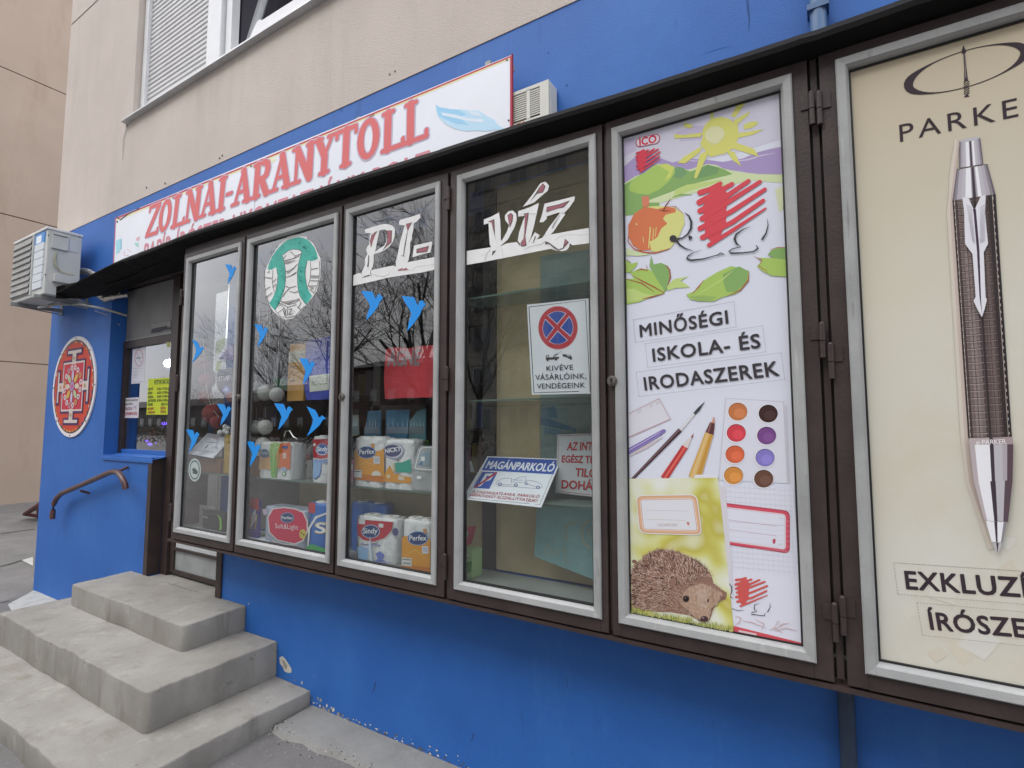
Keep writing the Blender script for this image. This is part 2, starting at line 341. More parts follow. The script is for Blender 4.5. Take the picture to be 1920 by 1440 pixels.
# small dark gravel where the apron meets the asphalt
mb = MB(); GR = [mat('gravel_dark', (.05, .045, .04), .9), mat('gravel_light', (.4, .39, .37), .9), mat('gravel_mid', (.2, .18, .16), .9)]
for i in range(230):
    x = random.uniform(-2.6, -1.2); y = 1.80+random.gauss(0, .035)+.012*math.sin(x*9) if i < 300 else random.uniform(1.2, 1.8)
    r = random.uniform(.0015, .005); c = Vector((x, y, r*.4 if y < 1.8 else .026))
    vs = [c+Vector((r*random.uniform(.7, 1.3)*math.cos(a), r*random.uniform(.7, 1.3)*math.sin(a), 0)) for a in (0, 1.3, 2.5, 3.8, 5.1)]+[c+Vector((0, 0, r))]
    mb.add(vs, [(k, (k+1) % 5, 5) for k in range(5)], random.choice(GR))
mb.build('gravel', kind='stuff', label='loose dark and pale grit along the foot of the blue wall')
# =================================================================== STEPS
def slab(name, outline, z0, z1, parent):
    """cast step: rounded corner, slightly wavy worn arris"""
    import bmesh
    pts = []
    n = len(outline)
    for i in range(n):
        a = Vector(outline[i-1]); b = Vector(outline[i]); c = Vector(outline[(i+1) % n]); r = .032 if i in (1, 2) else .004
        pa = b+(a-b).normalized()*r; pc = b+(c-b).normalized()*r
        for t in (0, .25, .5, .75, 1): pts.append(((1-t)**2*pa+2*t*(1-t)*b+t*t*pc))
    dense = []
    for i in range(len(pts)):
        a, b = pts[i], pts[(i+1) % len(pts)]; k = max(1, int((b-a).length/.025))
        for j in range(k): dense.append(a+(b-a)*j/k)
    rr = random.Random(int(z1*1000)); N = len(dense); ph = [rr.uniform(0, 6) for _ in range(4)]
    cen = sum(dense, Vector((0, 0)))/N; ss = [0]
    for i in range(1, N): ss.append(ss[-1]+(dense[i]-dense[i-1]).length)
    chip = [rr.choice([0, 0, 0, 0, 0, 0, .003, .008]) for _ in range(N)]
    rings = []
    for (ins, z) in ((.006, z0), (.0, z0+.02), (.0, z1-.009), (.002, z1-.003), (.007, z1)):
        R = []
        for i, p in enumerate(dense):
            nrm = (cen-p).normalized(); wv = .004*math.sin(ss[i]*7+ph[0])+.003*math.sin(ss[i]*19+ph[1])+rr.uniform(-.0015, .0015)+(chip[i] if z > z1-.02 else 0)
            R.append((p.x+nrm.x*(ins+wv), p.y+nrm.y*(ins+wv), z+(.003*math.sin(ss[i]*5+ph[2]) if z > z0+.03 else 0)))
        rings.append(R)
    mb = MB(); vs = [v for R in rings for v in R]; fs = []
    for k in range(4):
        for i in range(N): j = (i+1) % N; fs.append((k*N+i, k*N+j, (k+1)*N+j, (k+1)*N+i))
    mb.add(vs, fs, CONC, True); mb.add(rings[-1], [list(range(N))], CONC)
    o = mb.build(name, parent); return o
steps = thing('concrete_steps', (-3.6, 1.5, 0), 'worn grey concrete steps of three treads leading up to the shop door', 'steps')
slab('step', [(-5.35, W-.001), (-5.35, 1.03), (-2.56, 1.03), (-2.56, W-.001)], -.02, .107, steps)
slab('step', [(-4.93, W-.001), (-4.93, 1.335), (-2.87, 1.335), (-2.87, W-.001)], .10, .305, steps)
slab('step', [(-4.71, W-.001), (-4.71, 1.655), (-3.19, 1.655), (-3.19, W-.001)], .30, .455, steps)
mb = MB(); mb.box(-4.44, -3.5, W-.002, 2.26, .30, .453, CONC); mb.build('threshold', steps)
# =================================================================== SHOP BUILDING
bld = thing('shop_building', (-3, 2.3, 0), 'beige apartment block with a bright blue painted ground floor', 'building')
def wall_grid(X, Z, holes, y0, y1, mtf, name, extra=()):
    xs = sorted(set([X[0], X[1]]+[h[i] for h in holes for i in (0, 1) if X[0] < h[i] < X[1]])); zs = sorted(set([Z[0], Z[1]]+[h[i] for h in holes for i in (2, 3) if Z[0] < h[i] < Z[1]]+list(extra)))
    mb = MB(); inh = lambda x, z: any(h[0] < x < h[1] and h[2] < z < h[3] for h in holes)
    F = {}
    for i in range(len(xs)-1):
        for j in range(len(zs)-1): F[i, j] = not inh((xs[i]+xs[i+1])/2, (zs[j]+zs[j+1])/2)
    for (i, j), s in F.items():
        if not s: continue
        a, b, c, d = xs[i], xs[i+1], zs[j], zs[j+1]
        mb.add([(a, y0, c), (b, y0, c), (b, y0, d), (a, y0, d)], [(0, 1, 2, 3)], mtf); mb.add([(a, y1, c), (b, y1, c), (b, y1, d), (a, y1, d)], [(3, 2, 1, 0)], mtf)
        if not F.get((i-1, j), False): mb.add([(a, y0, c), (a, y0, d), (a, y1, d), (a, y1, c)], [(0, 1, 2, 3)], mtf)
        if not F.get((i+1, j), False): mb.add([(b, y0, c), (b, y1, c), (b, y1, d), (b, y0, d)], [(0, 1, 2, 3)], mtf)
        if not F.get((i, j-1), False): mb.add([(a, y0, c), (a, y1, c), (b, y1, c), (b, y0, c)], [(0, 1, 2, 3)], mtf)
        if not F.get((i, j+1), False): mb.add([(a, y0, d), (b, y0, d), (b, y1, d), (a, y1, d)], [(0, 1, 2, 3)], mtf)
    return mb.build(name, bld)
XL, XR = -6.63, 5.0
wall_grid((XL, XR), (-.05, 3.488), [(-5.312, -4.472, 1.34, 2.80), (-4.472, -3.53, .45, 2.80), (-3.42, .72, .93, 2.745)], W, 2.27, BLUE, 'blue_wall')
WX0, WX1, WZ0, WZ1 = -5.12, -2.3, 4.285, 5.75
wall_grid((XL, XR), (3.49, 5.755), [(WX0, WX1, WZ0, WZ1+.1)], W-.004, 2.27, BEIGE, 'beige_wall')
wall_grid((XL, XR), (5.775, 9.2), [], W-.004, 2.27, BEIGE, 'beige_wall')
mb = MB(); mb.box(XL+.01, XR, W+.008, 2.26, 5.7551, 5.7749, mat('grey_sealant', (.16, .16, .18), .8, var=.3, scale=20))
mb.build('panel_joint', bld)
mb = MB()
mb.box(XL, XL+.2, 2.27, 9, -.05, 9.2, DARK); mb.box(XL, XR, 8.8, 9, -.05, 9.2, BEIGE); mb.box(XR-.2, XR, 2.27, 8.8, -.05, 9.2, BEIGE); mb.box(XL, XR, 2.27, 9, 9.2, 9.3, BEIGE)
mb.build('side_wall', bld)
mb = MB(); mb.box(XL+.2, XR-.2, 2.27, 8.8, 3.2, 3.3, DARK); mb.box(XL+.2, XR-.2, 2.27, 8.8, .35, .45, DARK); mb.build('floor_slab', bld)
# recessed splash of the window sill
mb = MB(); a = .012
mb.add([(-5.318, W-.012, 1.325), (-4.44, W-.012, 1.325), (-4.44, 2.15, 1.352), (-5.312, 2.15, 1.352), (-5.318, W-.012, 1.30), (-4.44, W-.012, 1.30)], [(0, 1, 2, 3), (4, 5, 1, 0)], BLUE)
mb.build('window_sill', bld)
# peeled paint flakes low on the wall, hairline cracks
PL = flat((.55, .52, .46), .9); PLG = flat((.30, .28, .24), .9)
wp = Plane(W); ar = Art(wp.crop(0, 1080, 3), .0008, .0001)
ar.poly([(1572, 458), (1590, 450), (1608, 470), (1622, 492), (1640, 520), (1640, 542), (1622, 545), (1600, 535), (1592, 512), (1575, 492)], PL).poly([(1585, 465), (1602, 478), (1618, 505), (1612, 528), (1596, 510)], PLG)
rr = random.Random(3)
for (cx, cy, s) in [(1790, 690, 9), (1806, 700, 12), (1800, 730, 8), (1820, 745, 14), (1838, 730, 9), (1850, 758, 13), (1876, 752, 12), (1865, 740, 7), (1905, 775, 13), (1930, 785, 8), (1400, 155, 5), (1700, 600, 7), (1660, 585, 6), (1960, 800, 8), (1770, 560, 4)]:
    ar.poly([(cx+s*rr.uniform(.4, 1.1)*math.cos(t)*.7, cy+s*rr.uniform(.6, 1.5)*math.sin(t)) for t in [k*.785 for k in range(8)]], rr.choice([PL, PL, PLG]))
ar.build_each('peeled_patch', bld)
gm = MB(); DIRT = mat('foot_of_wall_dirt', (.10, .10, .11), .95, var=.3, scale=30)
for k in range(260):
    x = rr.uniform(-2.55, .6); z = .03+abs(rr.gauss(0, .018)); s_ = rr.uniform(.002, .009)
    gm.add([(x+s_*rr.uniform(.6, 1.6)*math.cos(t), W-.0011-k*.000002, z+s_*.6*math.sin(t)) for t in (0, 1, 2.1, 3.3, 4.5, 5.4)], [(5, 4, 3, 2, 1, 0)], rr.choice([DIRT, DIRT, PL]))
gm.build('splash_dirt', bld, kind='stuff')
ar = Art(wp, .0008, .0001)
DKB = flat((.03, .08, .25), .8)
ar.line([(1401, 0), (1403, 18), (1405, 40), (1404, 60)], [4, 4, 2, .6], DKB).line([(705, 1277), (702, 1290), (697, 1302)], [2, 3, 1], DKB).line([(1063, 1270), (1064, 1292)], [1.5, 1], DKB)
ar.line([(888, 1375), (884, 1392)], [3, 1], DKB).line([(1322, 100), (1345, 92), (1372, 86)], [.4, 1, .4], flat((.03, .12, .38), .8))
for (x, y) in [(1028, 99), (1063, 160), (560, 225), (640, 207), (742, 300)]: ar.ell(x, y, 1.6, 1.8, DKB, n=8)
ar.build_each('wall_crack', bld)
BK = flat((.12, .09, .07), .9); ar = Art(Plane(W-.004), .0008, .0001)
for (x, y) in [(412, 297), (417, 292), (731, 140), (741, 134), (275, 352), (310, 344), (238, 236)]: ar.ell(x, y, 1.7, 2.2, BK, n=8)
ar.line([(238, 238), (232, 262), (230, 300)], [4, 3, 1], flat((.42, .38, .34), .9))
ar.build_each('wall_stain', bld)
# ---- upper window (white frame, roller shutter left, tilted sash right)
win = MB(); yb = 2.15
win.box(WX0, WX0+.001, W, yb, WZ0, WZ1, BEIGE)
win.build('window_reveal', bld)
WF = MB()
fx0 = -5.045
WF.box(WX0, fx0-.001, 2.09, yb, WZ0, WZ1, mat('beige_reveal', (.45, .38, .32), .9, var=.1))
x_b = at(258+90, 40, 2.10).x
def px_x(px, py, Y): return at(px, py, Y).x
xs0 = fx0; xs1 = px_x(274, 100, 2.10); xs2 = px_x(392, 80, 2.10); xs3 = px_x(418, 60, 2.10)
WF.box(xs0, xs1, 2.08, 2.15, WZ0, WZ1, WHITE, .006); WF.box(xs2, xs3, 2.08, 2.15, WZ0, WZ1, WHITE, .006)
WF.box(px_x(426, 60, 2.12), px_x(436, 60, 2.12), 2.11, 2.17, WZ0, WZ1, WHITE); WF.box(xs1, xs2, 2.10, 2.15, WZ0, WZ0+.035, WHITE)
WF.box(-2.45, -2.3, 2.08, 2.15, WZ0, WZ1, WHITE, .006); WF.box(px_x(436, 60, 2.12), -2.45, 2.12, 2.17, WZ0, WZ0+.05, WHITE, .005)
wf = WF.build('upper_window', bld)
sl = MB(); z = WZ0+.036
SHT = mat('grey_white_shutter', (.60, .60, .60), .5, var=.05)
while z < WZ1:
    a, b = xs1+.004, xs2-.004
    sl.add([(a, 2.118, z), (b, 2.118, z), (b, 2.104, z+.012), (a, 2.104, z+.012), (b, 2.104, z+.033), (a, 2.104, z+.033), (b, 2.118, z+.042), (a, 2.118, z+.042)], [(0, 1, 2, 3), (3, 2, 4, 5), (5, 4, 6, 7)], SHT)
    z += .043
sl.box(xs1+.004, xs2-.004, 2.122, 2.14, WZ0+.04, WZ1, GREY)
sl.build('shutter_slats', wf, kind='stuff')
sl = MB(); sl.add([(WX0-.10, W-.05, 4.262), (-2.2, W-.05, 4.262), (-2.2, 2.12, WZ0), (WX0-.10, 2.12, WZ0), (WX0-.10, W-.052, 4.248), (-2.2, W-.052, 4.248), (-2.2, W, 4.243), (WX0-.1, W, 4.243)], [(0, 1, 2, 3), (4, 5, 1, 0), (7, 6, 5, 4)], mat('sheet_metal_sill', (.5, .51, .52), .4, metal=.3, var=.1))
sl.build('window_sill', wf)
# tilted sash: bottom rail in the frame, top leaning in; with an added white board before it
sa = MB(); s0 = px_x(440, 60, 2.16); s1 = -2.5
def tilt(x, z, o=0): return (x, 2.17+o+(z-WZ0)*.22, z)
def tbox(x0, x1, z0, z1, m):
    vs = [tilt(x, z, o) for x in (x0, x1) for o in (0, .05) for z in (z0, z1)]
    sa.add(vs, [(0, 1, 3, 2), (4, 6, 7, 5), (0, 4, 5, 1), (2, 3, 7, 6), (0, 2, 6, 4), (1, 5, 7, 3)], m)
tbox(s0, s0+.075, WZ0+.05, WZ1, WHITE); tbox(s1-.075, s1, WZ0+.05, WZ1, WHITE); tbox(s0+.075, s1-.075, WZ0+.05, WZ0+.12, WHITE)
sash = sa.build('tilted_sash', wf)
sa = MB(); vs = [tilt(x, z, .02) for x, z in ((s0+.075, WZ0+.12), (s1-.075, WZ0+.12), (s1-.075, WZ1), (s0+.075, WZ1))]; sa.add(vs, [(0, 1, 2, 3)], GLASS); sa.build('glass_pane', wf)
sheet('white_board', Plane(2.168), [(462, 84), (482, 40), (487, 36), (491, 38), (560, -6), (640, -60), (660, -60), (640, -20)], .004, mat('bright_white_board', (.80, .80, .82), .6), wf)  # white board added before the sash to make a bright patch
CUR = mat('sheer_white_curtain', (.78, .78, .80), .8, emit=(1, 1, 1), es=.0)
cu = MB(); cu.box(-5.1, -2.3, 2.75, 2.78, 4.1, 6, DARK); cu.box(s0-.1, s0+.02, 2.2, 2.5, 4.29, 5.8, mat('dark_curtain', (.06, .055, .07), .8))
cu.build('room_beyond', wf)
# ---- recess wall of the entrance: transom panel, display window, door
ent = MB(); RY = 2.15
ent.box(-5.312, -4.36, RY, RY+.05, 2.785, 2.83, BROWN); ent.box(-4.36, -3.50, RY, RY+.05, 2.74, 2.83, BROWN)
ent.box(-4.455, -4.36, RY-.03, RY+.05, .455, 2.785, BROWN); ent.box(-5.312, -4.455, RY-.012, RY+.05, 2.262, 2.325, BROWN)
ent.box(-5.312, -5.262, RY-.01, RY+.05, 1.353, 2.262, BROWN); ent.box(-4.50, -4.455, RY-.006, RY+.05, 1.353, 2.262, BROWN)
ent.box(-5.262, -4.50, RY-.005, RY+.05, 1.353, 1.385, BLUE)
ent.box(-4.485, -4.455, RY-.02, RY+.05, 2.325, 2.785, BROWN)
ent.box(-5.311, -3.531, W+.002, RY-.0125, 2.790, 2.7995, BROWN)
ent_o = ent.build('entrance_frame', bld)
g = MB(); g.add([(-5.262, RY+.01, 1.385), (-4.50, RY+.01, 1.385), (-4.50, RY+.01, 2.262), (-5.262, RY+.01, 2.262)], [(0, 1, 2, 3)], GLASS); g.build('window_glass', bld)
g = MB(); g.box(-5.30, -4.49, RY, RY+.02, 2.33, 2.78, GREY); g.box(-4.497, -4.49, RY-.004, RY, 2.33, 2.78, ALU); g.box(-5.30, -4.497, RY-.004, RY, 2.33, 2.338, ALU); tp = g.build('transom_panel', bld)
# brown clad jamb of the wall end
g = MB(); g.box(-4.515, -4.4715, W-.006, W+.004, .456, 1.325, BROWN); g.box(-4.4715, -4.460, W-.006, RY-.0305, .456, 1.325, BROWN); g.build('door_jamb', bld)
# little chrome-lettered sticker
pl = Plane(RY).crop(270, 590, 28.8); ar = Art(pl, .001)
ar.poly([(420, 780), (540, 760), (800, 690), (1420, 560), (1420, 830), (960, 930), (380, 1010)], (.015, .018, .03)).poly([(980, 850), (1400, 760), (1400, 830), (980, 930)], (.10, .10, .12))
ar.text('tosting', (400, 740), (1440, 560), (405, 470), (.33, .33, .32), bold=.02)
ar.line([(1475, 280), (1470, 520), (1455, 850)], 50, (.02, .02, .02))
ar.build('sticker', tp)
# door proper (mostly behind the display)
dr = MB(); DX0, DX1 = -4.355, -3.535
dr.box(DX0, DX0+.05, RY-.01, RY+.04, .47, 2.70, BROWN, .004); dr.box(DX1-.05, DX1, RY-.01, RY+.04, .47, 2.70, BROWN, .004)
dr.box(DX0+.05, DX1-.05, RY-.01, RY+.04, .47, .50, BROWN); dr.box(DX0+.05, DX1-.05, RY-.012, RY+.04, .645, .665, BROWN); dr.box(DX0+.05, DX1-.05, RY-.01, RY+.04, 2.64, 2.70, BROWN)
do = dr.build('entrance_door', bld)
g = MB(); g.box(DX0+.05, DX1-.05, RY+.005, RY+.02, .50, .645, ALU); g.build('kick_panel', do)
g = MB(); g.add([(DX0+.05, RY+.03, .665), (DX1-.05, RY+.03, .665), (DX1-.05, RY+.03, 2.64), (DX0+.05, RY+.03, 2.64)], [(0, 1, 2, 3)], GLASS); g.build('glass_pane', do)
g = MB(); g.box(DX0+.06, DX1-.06, RY+.0, RY+.025, .666, .725, mat('white_ledge', (.5, .52, .52), .5, var=.1)); g.build('ledge', do)
g = MB(); g.box(-3.528, -3.466, W-.012, 2.10, .456, .85, BROWN, .004); g.build('door_post', bld)
g = MB(); g.box(-3.7, -3.62, W+.01, 2.145, .93, 1.02, BROWN); 
# =================================================================== LEFT WING (far building)
wing = thing('apartment_wing', (-14.12, 4, 0), 'tan rendered side wall of the next building with horizontal panel joints', 'building')
zz = [(-.05, 2.845), (2.862, 5.83), (5.85, 8.84), (8.86, 12)]
for a, b in zz:
    g = MB(); g.box(-14.42, -14.12, -1.0, 16, a, b, WING); g.build('wall_panel', wing)
g = MB(); g.box(-14.4, -14.135, -.9, 15.9, 0, 11.9, mat('dark_seam', (.09, .06, .05), .9)); g.build('joint_backing', wing)
# bent red steel rack end
rk = MB(); RR = mat('dark_red_paint', (.12, .03, .035), .6, var=.2)
p0 = atz(55, 962, .12)
rk.tube([atz(46, 963, .10), atz(72, 946, .42), ], .025, RR); rk.tube([atz(46, 964, .08), atz(75, 968, .08)], .03, RR); rk.tube([atz(54, 961, .1), atz(72, 952, .3)], .02, RR); rk.tube([atz(72, 970, .0), atz(72, 946, .42)], .025, RR)
rk.build('bicycle_rack', label='dark red triangular steel rack end poking out behind the blue corner', cat='rack')
# =================================================================== CANOPY
cy = 1.74
cpx = [(105, 548), (160, 520), (212, 495), (337, 446), (480, 398), (660, 337), (810, 290), (960, 243), (1100, 200), (1320, 130), (1550, 58), (1700, 6)]
cp = [(at(x, y, cy).x, at(x, y, cy).z) for x, y in cpx]+[(.6, 2.765), (1.3, 2.765)]
def cz(x):
    for (a, za), (b, zb) in zip(cp, cp[1:]):
        if a <= x <= b: return za+(zb-za)*(x-a)/(b-a)
    return cp[0][1] if x < cp[0][0] else cp[-1][1]
g = MB(); N = 150; rings = []
rr = random.Random(5)
for i in range(N+1):
    x = cp[0][0]+(1.25-cp[0][0])*i/N; z = cz(x)+rr.uniform(-.0012, .0012)+.002*math.sin(x*5); e = rr.uniform(-.0015, .0015); lt = .008 if x < -4.4 else .016; sk = max(0, min(1, (-5.25-x)/.36))
    yb_ = W if x > -5.28 else W-.29*0
    xx = x+.33*sk*0
    rings.append([(x, W-.002, z+.17-.12*sk), (x, 1.80, z+.055-.05*sk), (x, 1.75+e, z+.006), (x, cy+e, z), (x, 1.743+e, z-lt), (x, 1.79, z-lt-.012), (x, 1.90, min(z-.05, 2.80)+.008*math.sin(x*4+1)), (x, W-.002, min(z-.03, 2.762))])
M_ = 8
for i in range(M_):
    pass
# left end skews back to the wall
for i in range(N+1):
    x = rings[i][0][0]
    if x < -5.27:
        t = (-5.27-x)/(-5.27-cp[0][0])
        lim = W-(W-cy)*t                       # how far back the flap reaches at this x
        rings[i] = [(p[0], min(p[1], max(cy, lim)+.0), p[2]) for p in rings[i]]
vs = [p for R in rings for p in R]; fs = []
for i in range(N):
    for k in range(M_): fs.append((i*M_+k, i*M_+(k+1) % M_, (i+1)*M_+(k+1) % M_, (i+1)*M_+k))
g.add(vs, fs, BITU); g.add(rings[-1], [list(range(M_))], BITU)
can = thing('canopy', (-2.2, W, 2.8), 'low black roofing felt canopy running above the display windows and entrance', 'canopy')
g.build('felt_sheet', can)
g = MB()
for pts in ([(200, 510), (240, 521), (290, 508), (340, 506)], [(200, 508), (250, 500), (310, 470), (345, 480)], [(265, 478), (300, 484), (345, 484)]):
    P = [at(x, y, 1.86+.04*(k % 2)) for k, (x, y) in enumerate(pts)]; g.tube([(p.x, p.y, cz(p.x)-.05) for p in P], .008, BITU, 6)
g.build('felt_fold', can)
# =================================================================== DISPLAY CABINET
cab = thing('display_cabinet', (-1.5, 1.9, .86), 'long brown steel display cabinet of six glazed leaves hung on the blue wall', 'display cabinet')
LV = [(-3.620, -3.001), (-2.935, -2.146), (-2.084, -1.468), (-1.371, -.716), (-.653, -.0585), (.0575, .69)]
ZB, ZT = .911, 2.700
FY = 1.80
g = MB(); g.box(-3.70, .745, FY+.022, W-.001, .850, .875, BROWN); g.box(-3.70, .745, FY-.004, FY+.022, .846, .858, BROWN); g.build('bottom_rail', cab)
g = MB(); g.box(-3.70, .745, FY+.022, W-.001, 2.735, 2.80, BROWN); g.build('top_rail', cab)
g = MB(); g.box(-3.70, -3.685, FY+.022, W-.001, .875, 2.735, BROWN); g.build('side_panel', cab)
g = MB(); g.box(.73, .745, FY+.022, W-.001, .875, 2.735, BROWN); g.build('side_panel', cab)
hingeY = FY
def hinge(x, z, parent, side):
    h = MB(); h.tube([(x, FY-.008, z-.05), (x, FY-.008, z-.001)], .0085, BROWN, 10); h.tube([(x, FY-.008, z+.001), (x, FY-.008, z+.05)], .009, BROWN, 10); h.sphere((x, FY-.008, z+.05), .0088, BROWN, 8)
    a, b = (x-.03, x) if side < 0 else (x, x+.03); h.box(a, b, FY-.004, FY-.0005, z+.006 if side < 0 else z, z+.05, BROWN)
    return h.build('hinge', parent)
def knob(x, z, parent):
    k = MB(); KM = mat('dull_knob_metal', (.16, .145, .13), .5, metal=.5, var=.2, scale=30)
    k.tube([(x, FY-.002, z), (x, FY-.016, z)], .019, KM, 16); k.tube([(x, FY-.016, z), (x, FY-.021, z)], [.015, .013], KM, 16); k.box(x-.003, x+.003, FY-.024, FY-.021, z-.009, z+.009, GASK)
    for s in (-1, 1): k.tube([(x+s*.0145, FY-.0155, z), (x+s*.0145, FY-.019, z)], .0016, GASK, 6)
    return k.build('lock_knob', parent)
leaves = []
for i, (a, b) in enumerate(LV):
    lg = (a-LV[i-1][1])/2 if i else .06; rg = (LV[i+1][0]-b)/2 if i < 5 else .06
    ml = min(.042, lg-.008); mr = min(.042, rg-.008)
    g = MB(); x0, x1 = a-ml, b+mr; z0, z1 = .866, 2.733
    for (c, d, e, f) in ((x0, a+.008, z0, z1), (b-.008, x1, z0, z1)): g.box(c, d, FY, FY+.03, e, f, BROWN, .002)
    g.box(a+.008, b-.008, FY, FY+.03, z0, ZB+.008, BROWN); g.box(a+.008, b-.008, FY, FY+.03, ZT-.008, z1, BROWN)
    lf = g.build('door_leaf', cab); leaves.append(lf)
    g = MB(); loops(g, a, b, ZB, ZT, [(0, FY-.0005), (0, FY-.008), (.004, FY-.012), (.025, FY-.0095), (.032, FY+.001), (.034, FY+.016)], SILV)
    g.build('moulding', lf)
    g = MB(); loops(g, a+.0335, b-.0335, ZB+.0335, ZT-.0335, [(0, FY+.012), (0.0052, FY+.0125), (.0055, FY+.03)], GASK); g.build('gasket', lf)
    if i < 4:
        g = MB(); c, d, e, f = a+.034, b-.034, ZB+.034, ZT-.034
        g.add([(c, FY+.018, e), (d, FY+.018, e), (d, FY+.018, f), (c, FY+.018, f)], [(0, 1, 2, 3)], GLASS); g.build('glass_pane', lf)
    if i: 
        g = MB(); xm = (a+LV[i-1][1])/2; hw = (a-LV[i-1][1])/2-min(ml, .042)
        g.box(xm-max(hw, .006)-.02, xm+max(hw, .006)+.02, FY+.031, FY+.07, .875, 2.735, BROWN); g.box(xm-hw*.55, xm+hw*.55, FY+.012, FY+.031, .875, 2.735, BROWN); g.build('mullion', cab)
xh = at(1521, 205, FY).x
for (px, py) in [(1521, 207), (1538, 640), (1556, 1165)]: p = at(px, py, FY); hinge(-.058+.050, p.z, leaves[4], -1)
for (px, py) in [(1552, 202), (1569, 678), (1586, 1155)]: p = at(px, py, FY); hinge(.0575-.046, p.z, leaves[5], 1)
for (px, py) in [(841, 375), (836, 712), (829, 1062)]: p = at(px, py, FY); hinge(-1.418, p.z, leaves[2], -1)
for (px, py) in [(337, 560), (327, 720), (317, 960)]: p = at(px, py, FY); hinge(-3.664, p.z, leaves[0], 1)
for (px, py, k) in [(446, 745, 0), (641, 744, 1), (1148, 714, 4)]: p = at(px, py, FY-.012); knob(p.x, p.z, leaves[k])
# cabinet floor, shelves, back boards
g = MB(); g.box(-3.68, .73, FY+.03, W-.002, .925, .936, mat('grey_shelf_board', (.25, .27, .26), .6, var=.1)); g.build('cabinet_floor', cab)
SZ = 1.29
for (a, b) in ((-3.68, -2.97), (-2.95, -2.12), (-2.10, -1.43), (-1.41, -.69)):
    g = MB(); g.box(a, b, 1.872, 2.12, SZ-.008, SZ, SHELFG); g.box(a, b, 1.870, 1.872, SZ-.008, SZ, mat('green_glass_edge', (.10, .16, .13), .3)); g.build('glass_shelf', cab)
for zz_ in (1.705, 2.16):
    g = MB(); g.box(-1.41, -.69, 1.865, 2.12, zz_-.007, zz_, SHELFG); g.box(-1.41, -.69, 1.863, 1.865, zz_-.007, zz_, mat('green_glass_edge', (.1, .16, .13), .3)); g.build('glass_shelf', cab)
xb = px_x(925, 700, W); xb0 = px_x(903, 700, W)
g = MB(); g.box(xb, .72, W+.03, W+.045, .936, 2.745, CREAM); g.build('back_board', cab)
g = MB(); g.box(-2.75, xb0-.15, W+.03, W+.045, .936, SZ-.01, mat('olive_cream_board', (.42, .36, .23), .8, var=.12)); g.build('back_board', cab)
g = MB(); g.box(-3.42, -2.75, W+.03, W+.045, .936, SZ-.01, mat('grey_back_board', (.17, .175, .17), .8, var=.1)); g.build('back_board', cab)
g = MB(); g.box(xb0, xb, W+.01, W+.05, .936, 2.745, mat('black_post', (.015, .015, .014), .6)); g.build('back_post', cab)
g = MB(); g.box(xb0-.15, xb0, W+.025, W+.04, .936, SZ-.01, mat('olive_cream_board', (.42, .36, .23), .8)); g.build('back_board', cab)
g = MB(); g.box(-3.419, -3.411, W+.001, 2.269, .938, 2.744, mat('black_post', (.015, .015, .014), .6)); g.build('jamb_blackout', cab)  # black board added to keep the lit edge of the opening dark
# =================================================================== INSIDE THE SHOP (seen dimly through the glass)
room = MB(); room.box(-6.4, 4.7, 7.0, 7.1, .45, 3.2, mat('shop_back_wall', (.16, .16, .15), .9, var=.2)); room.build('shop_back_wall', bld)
SHC = [(.35, .05, .05), (.3, .3, .32), (.1, .15, .35), (.35, .3, .1), (.08, .2, .12), (.22, .12, .08), (.45, .45, .42), (.25, .06, .12), (.05, .05, .06)]
def goods(name, x0, x1, y, z0, rows, lab):
    t = thing(name, ((x0+x1)/2, y, .45), lab, 'shop shelf'); g = MB()
    WD = mat('dark_wood', (.09, .06, .04), .7)
    for r in range(rows+1): g.box(x0, x1, y, y+.35, z0+r*.36-.02, z0+r*.36, WD)
    for x in (x0-.02, x1): g.box(x, x+.02, y, y+.35, .45, z0+rows*.36, WD)
    g.build('rack', t); g = MB(); rr = random.Random(hash(x0) & 255)
    for r in range(rows):
        x = x0+.02
        while x < x1-.1:
            w_ = rr.uniform(.03, .14); h = rr.uniform(.12, .3)
            g.box(x, x+w_*.93, y+.05, y+.28, z0+r*.36, z0+r*.36+h, flat(rr.choice(SHC), .6)); x += w_
    g.build('goods', t, kind='stuff')
goods('shop_shelving', -5.2, -3.2, 4.3, .85, 4, 'dim wooden shelving packed with coloured goods behind the third pane')
goods('shop_shelving', -7.9+1.6, -5.5, 3.9, .85, 4, 'dim shelving of small coloured goods seen behind the first pane')
goods('shop_shelving', -3.0, -1.2, 3.4, .85, 3, 'dim shelving of coloured goods seen behind the third and fourth panes')
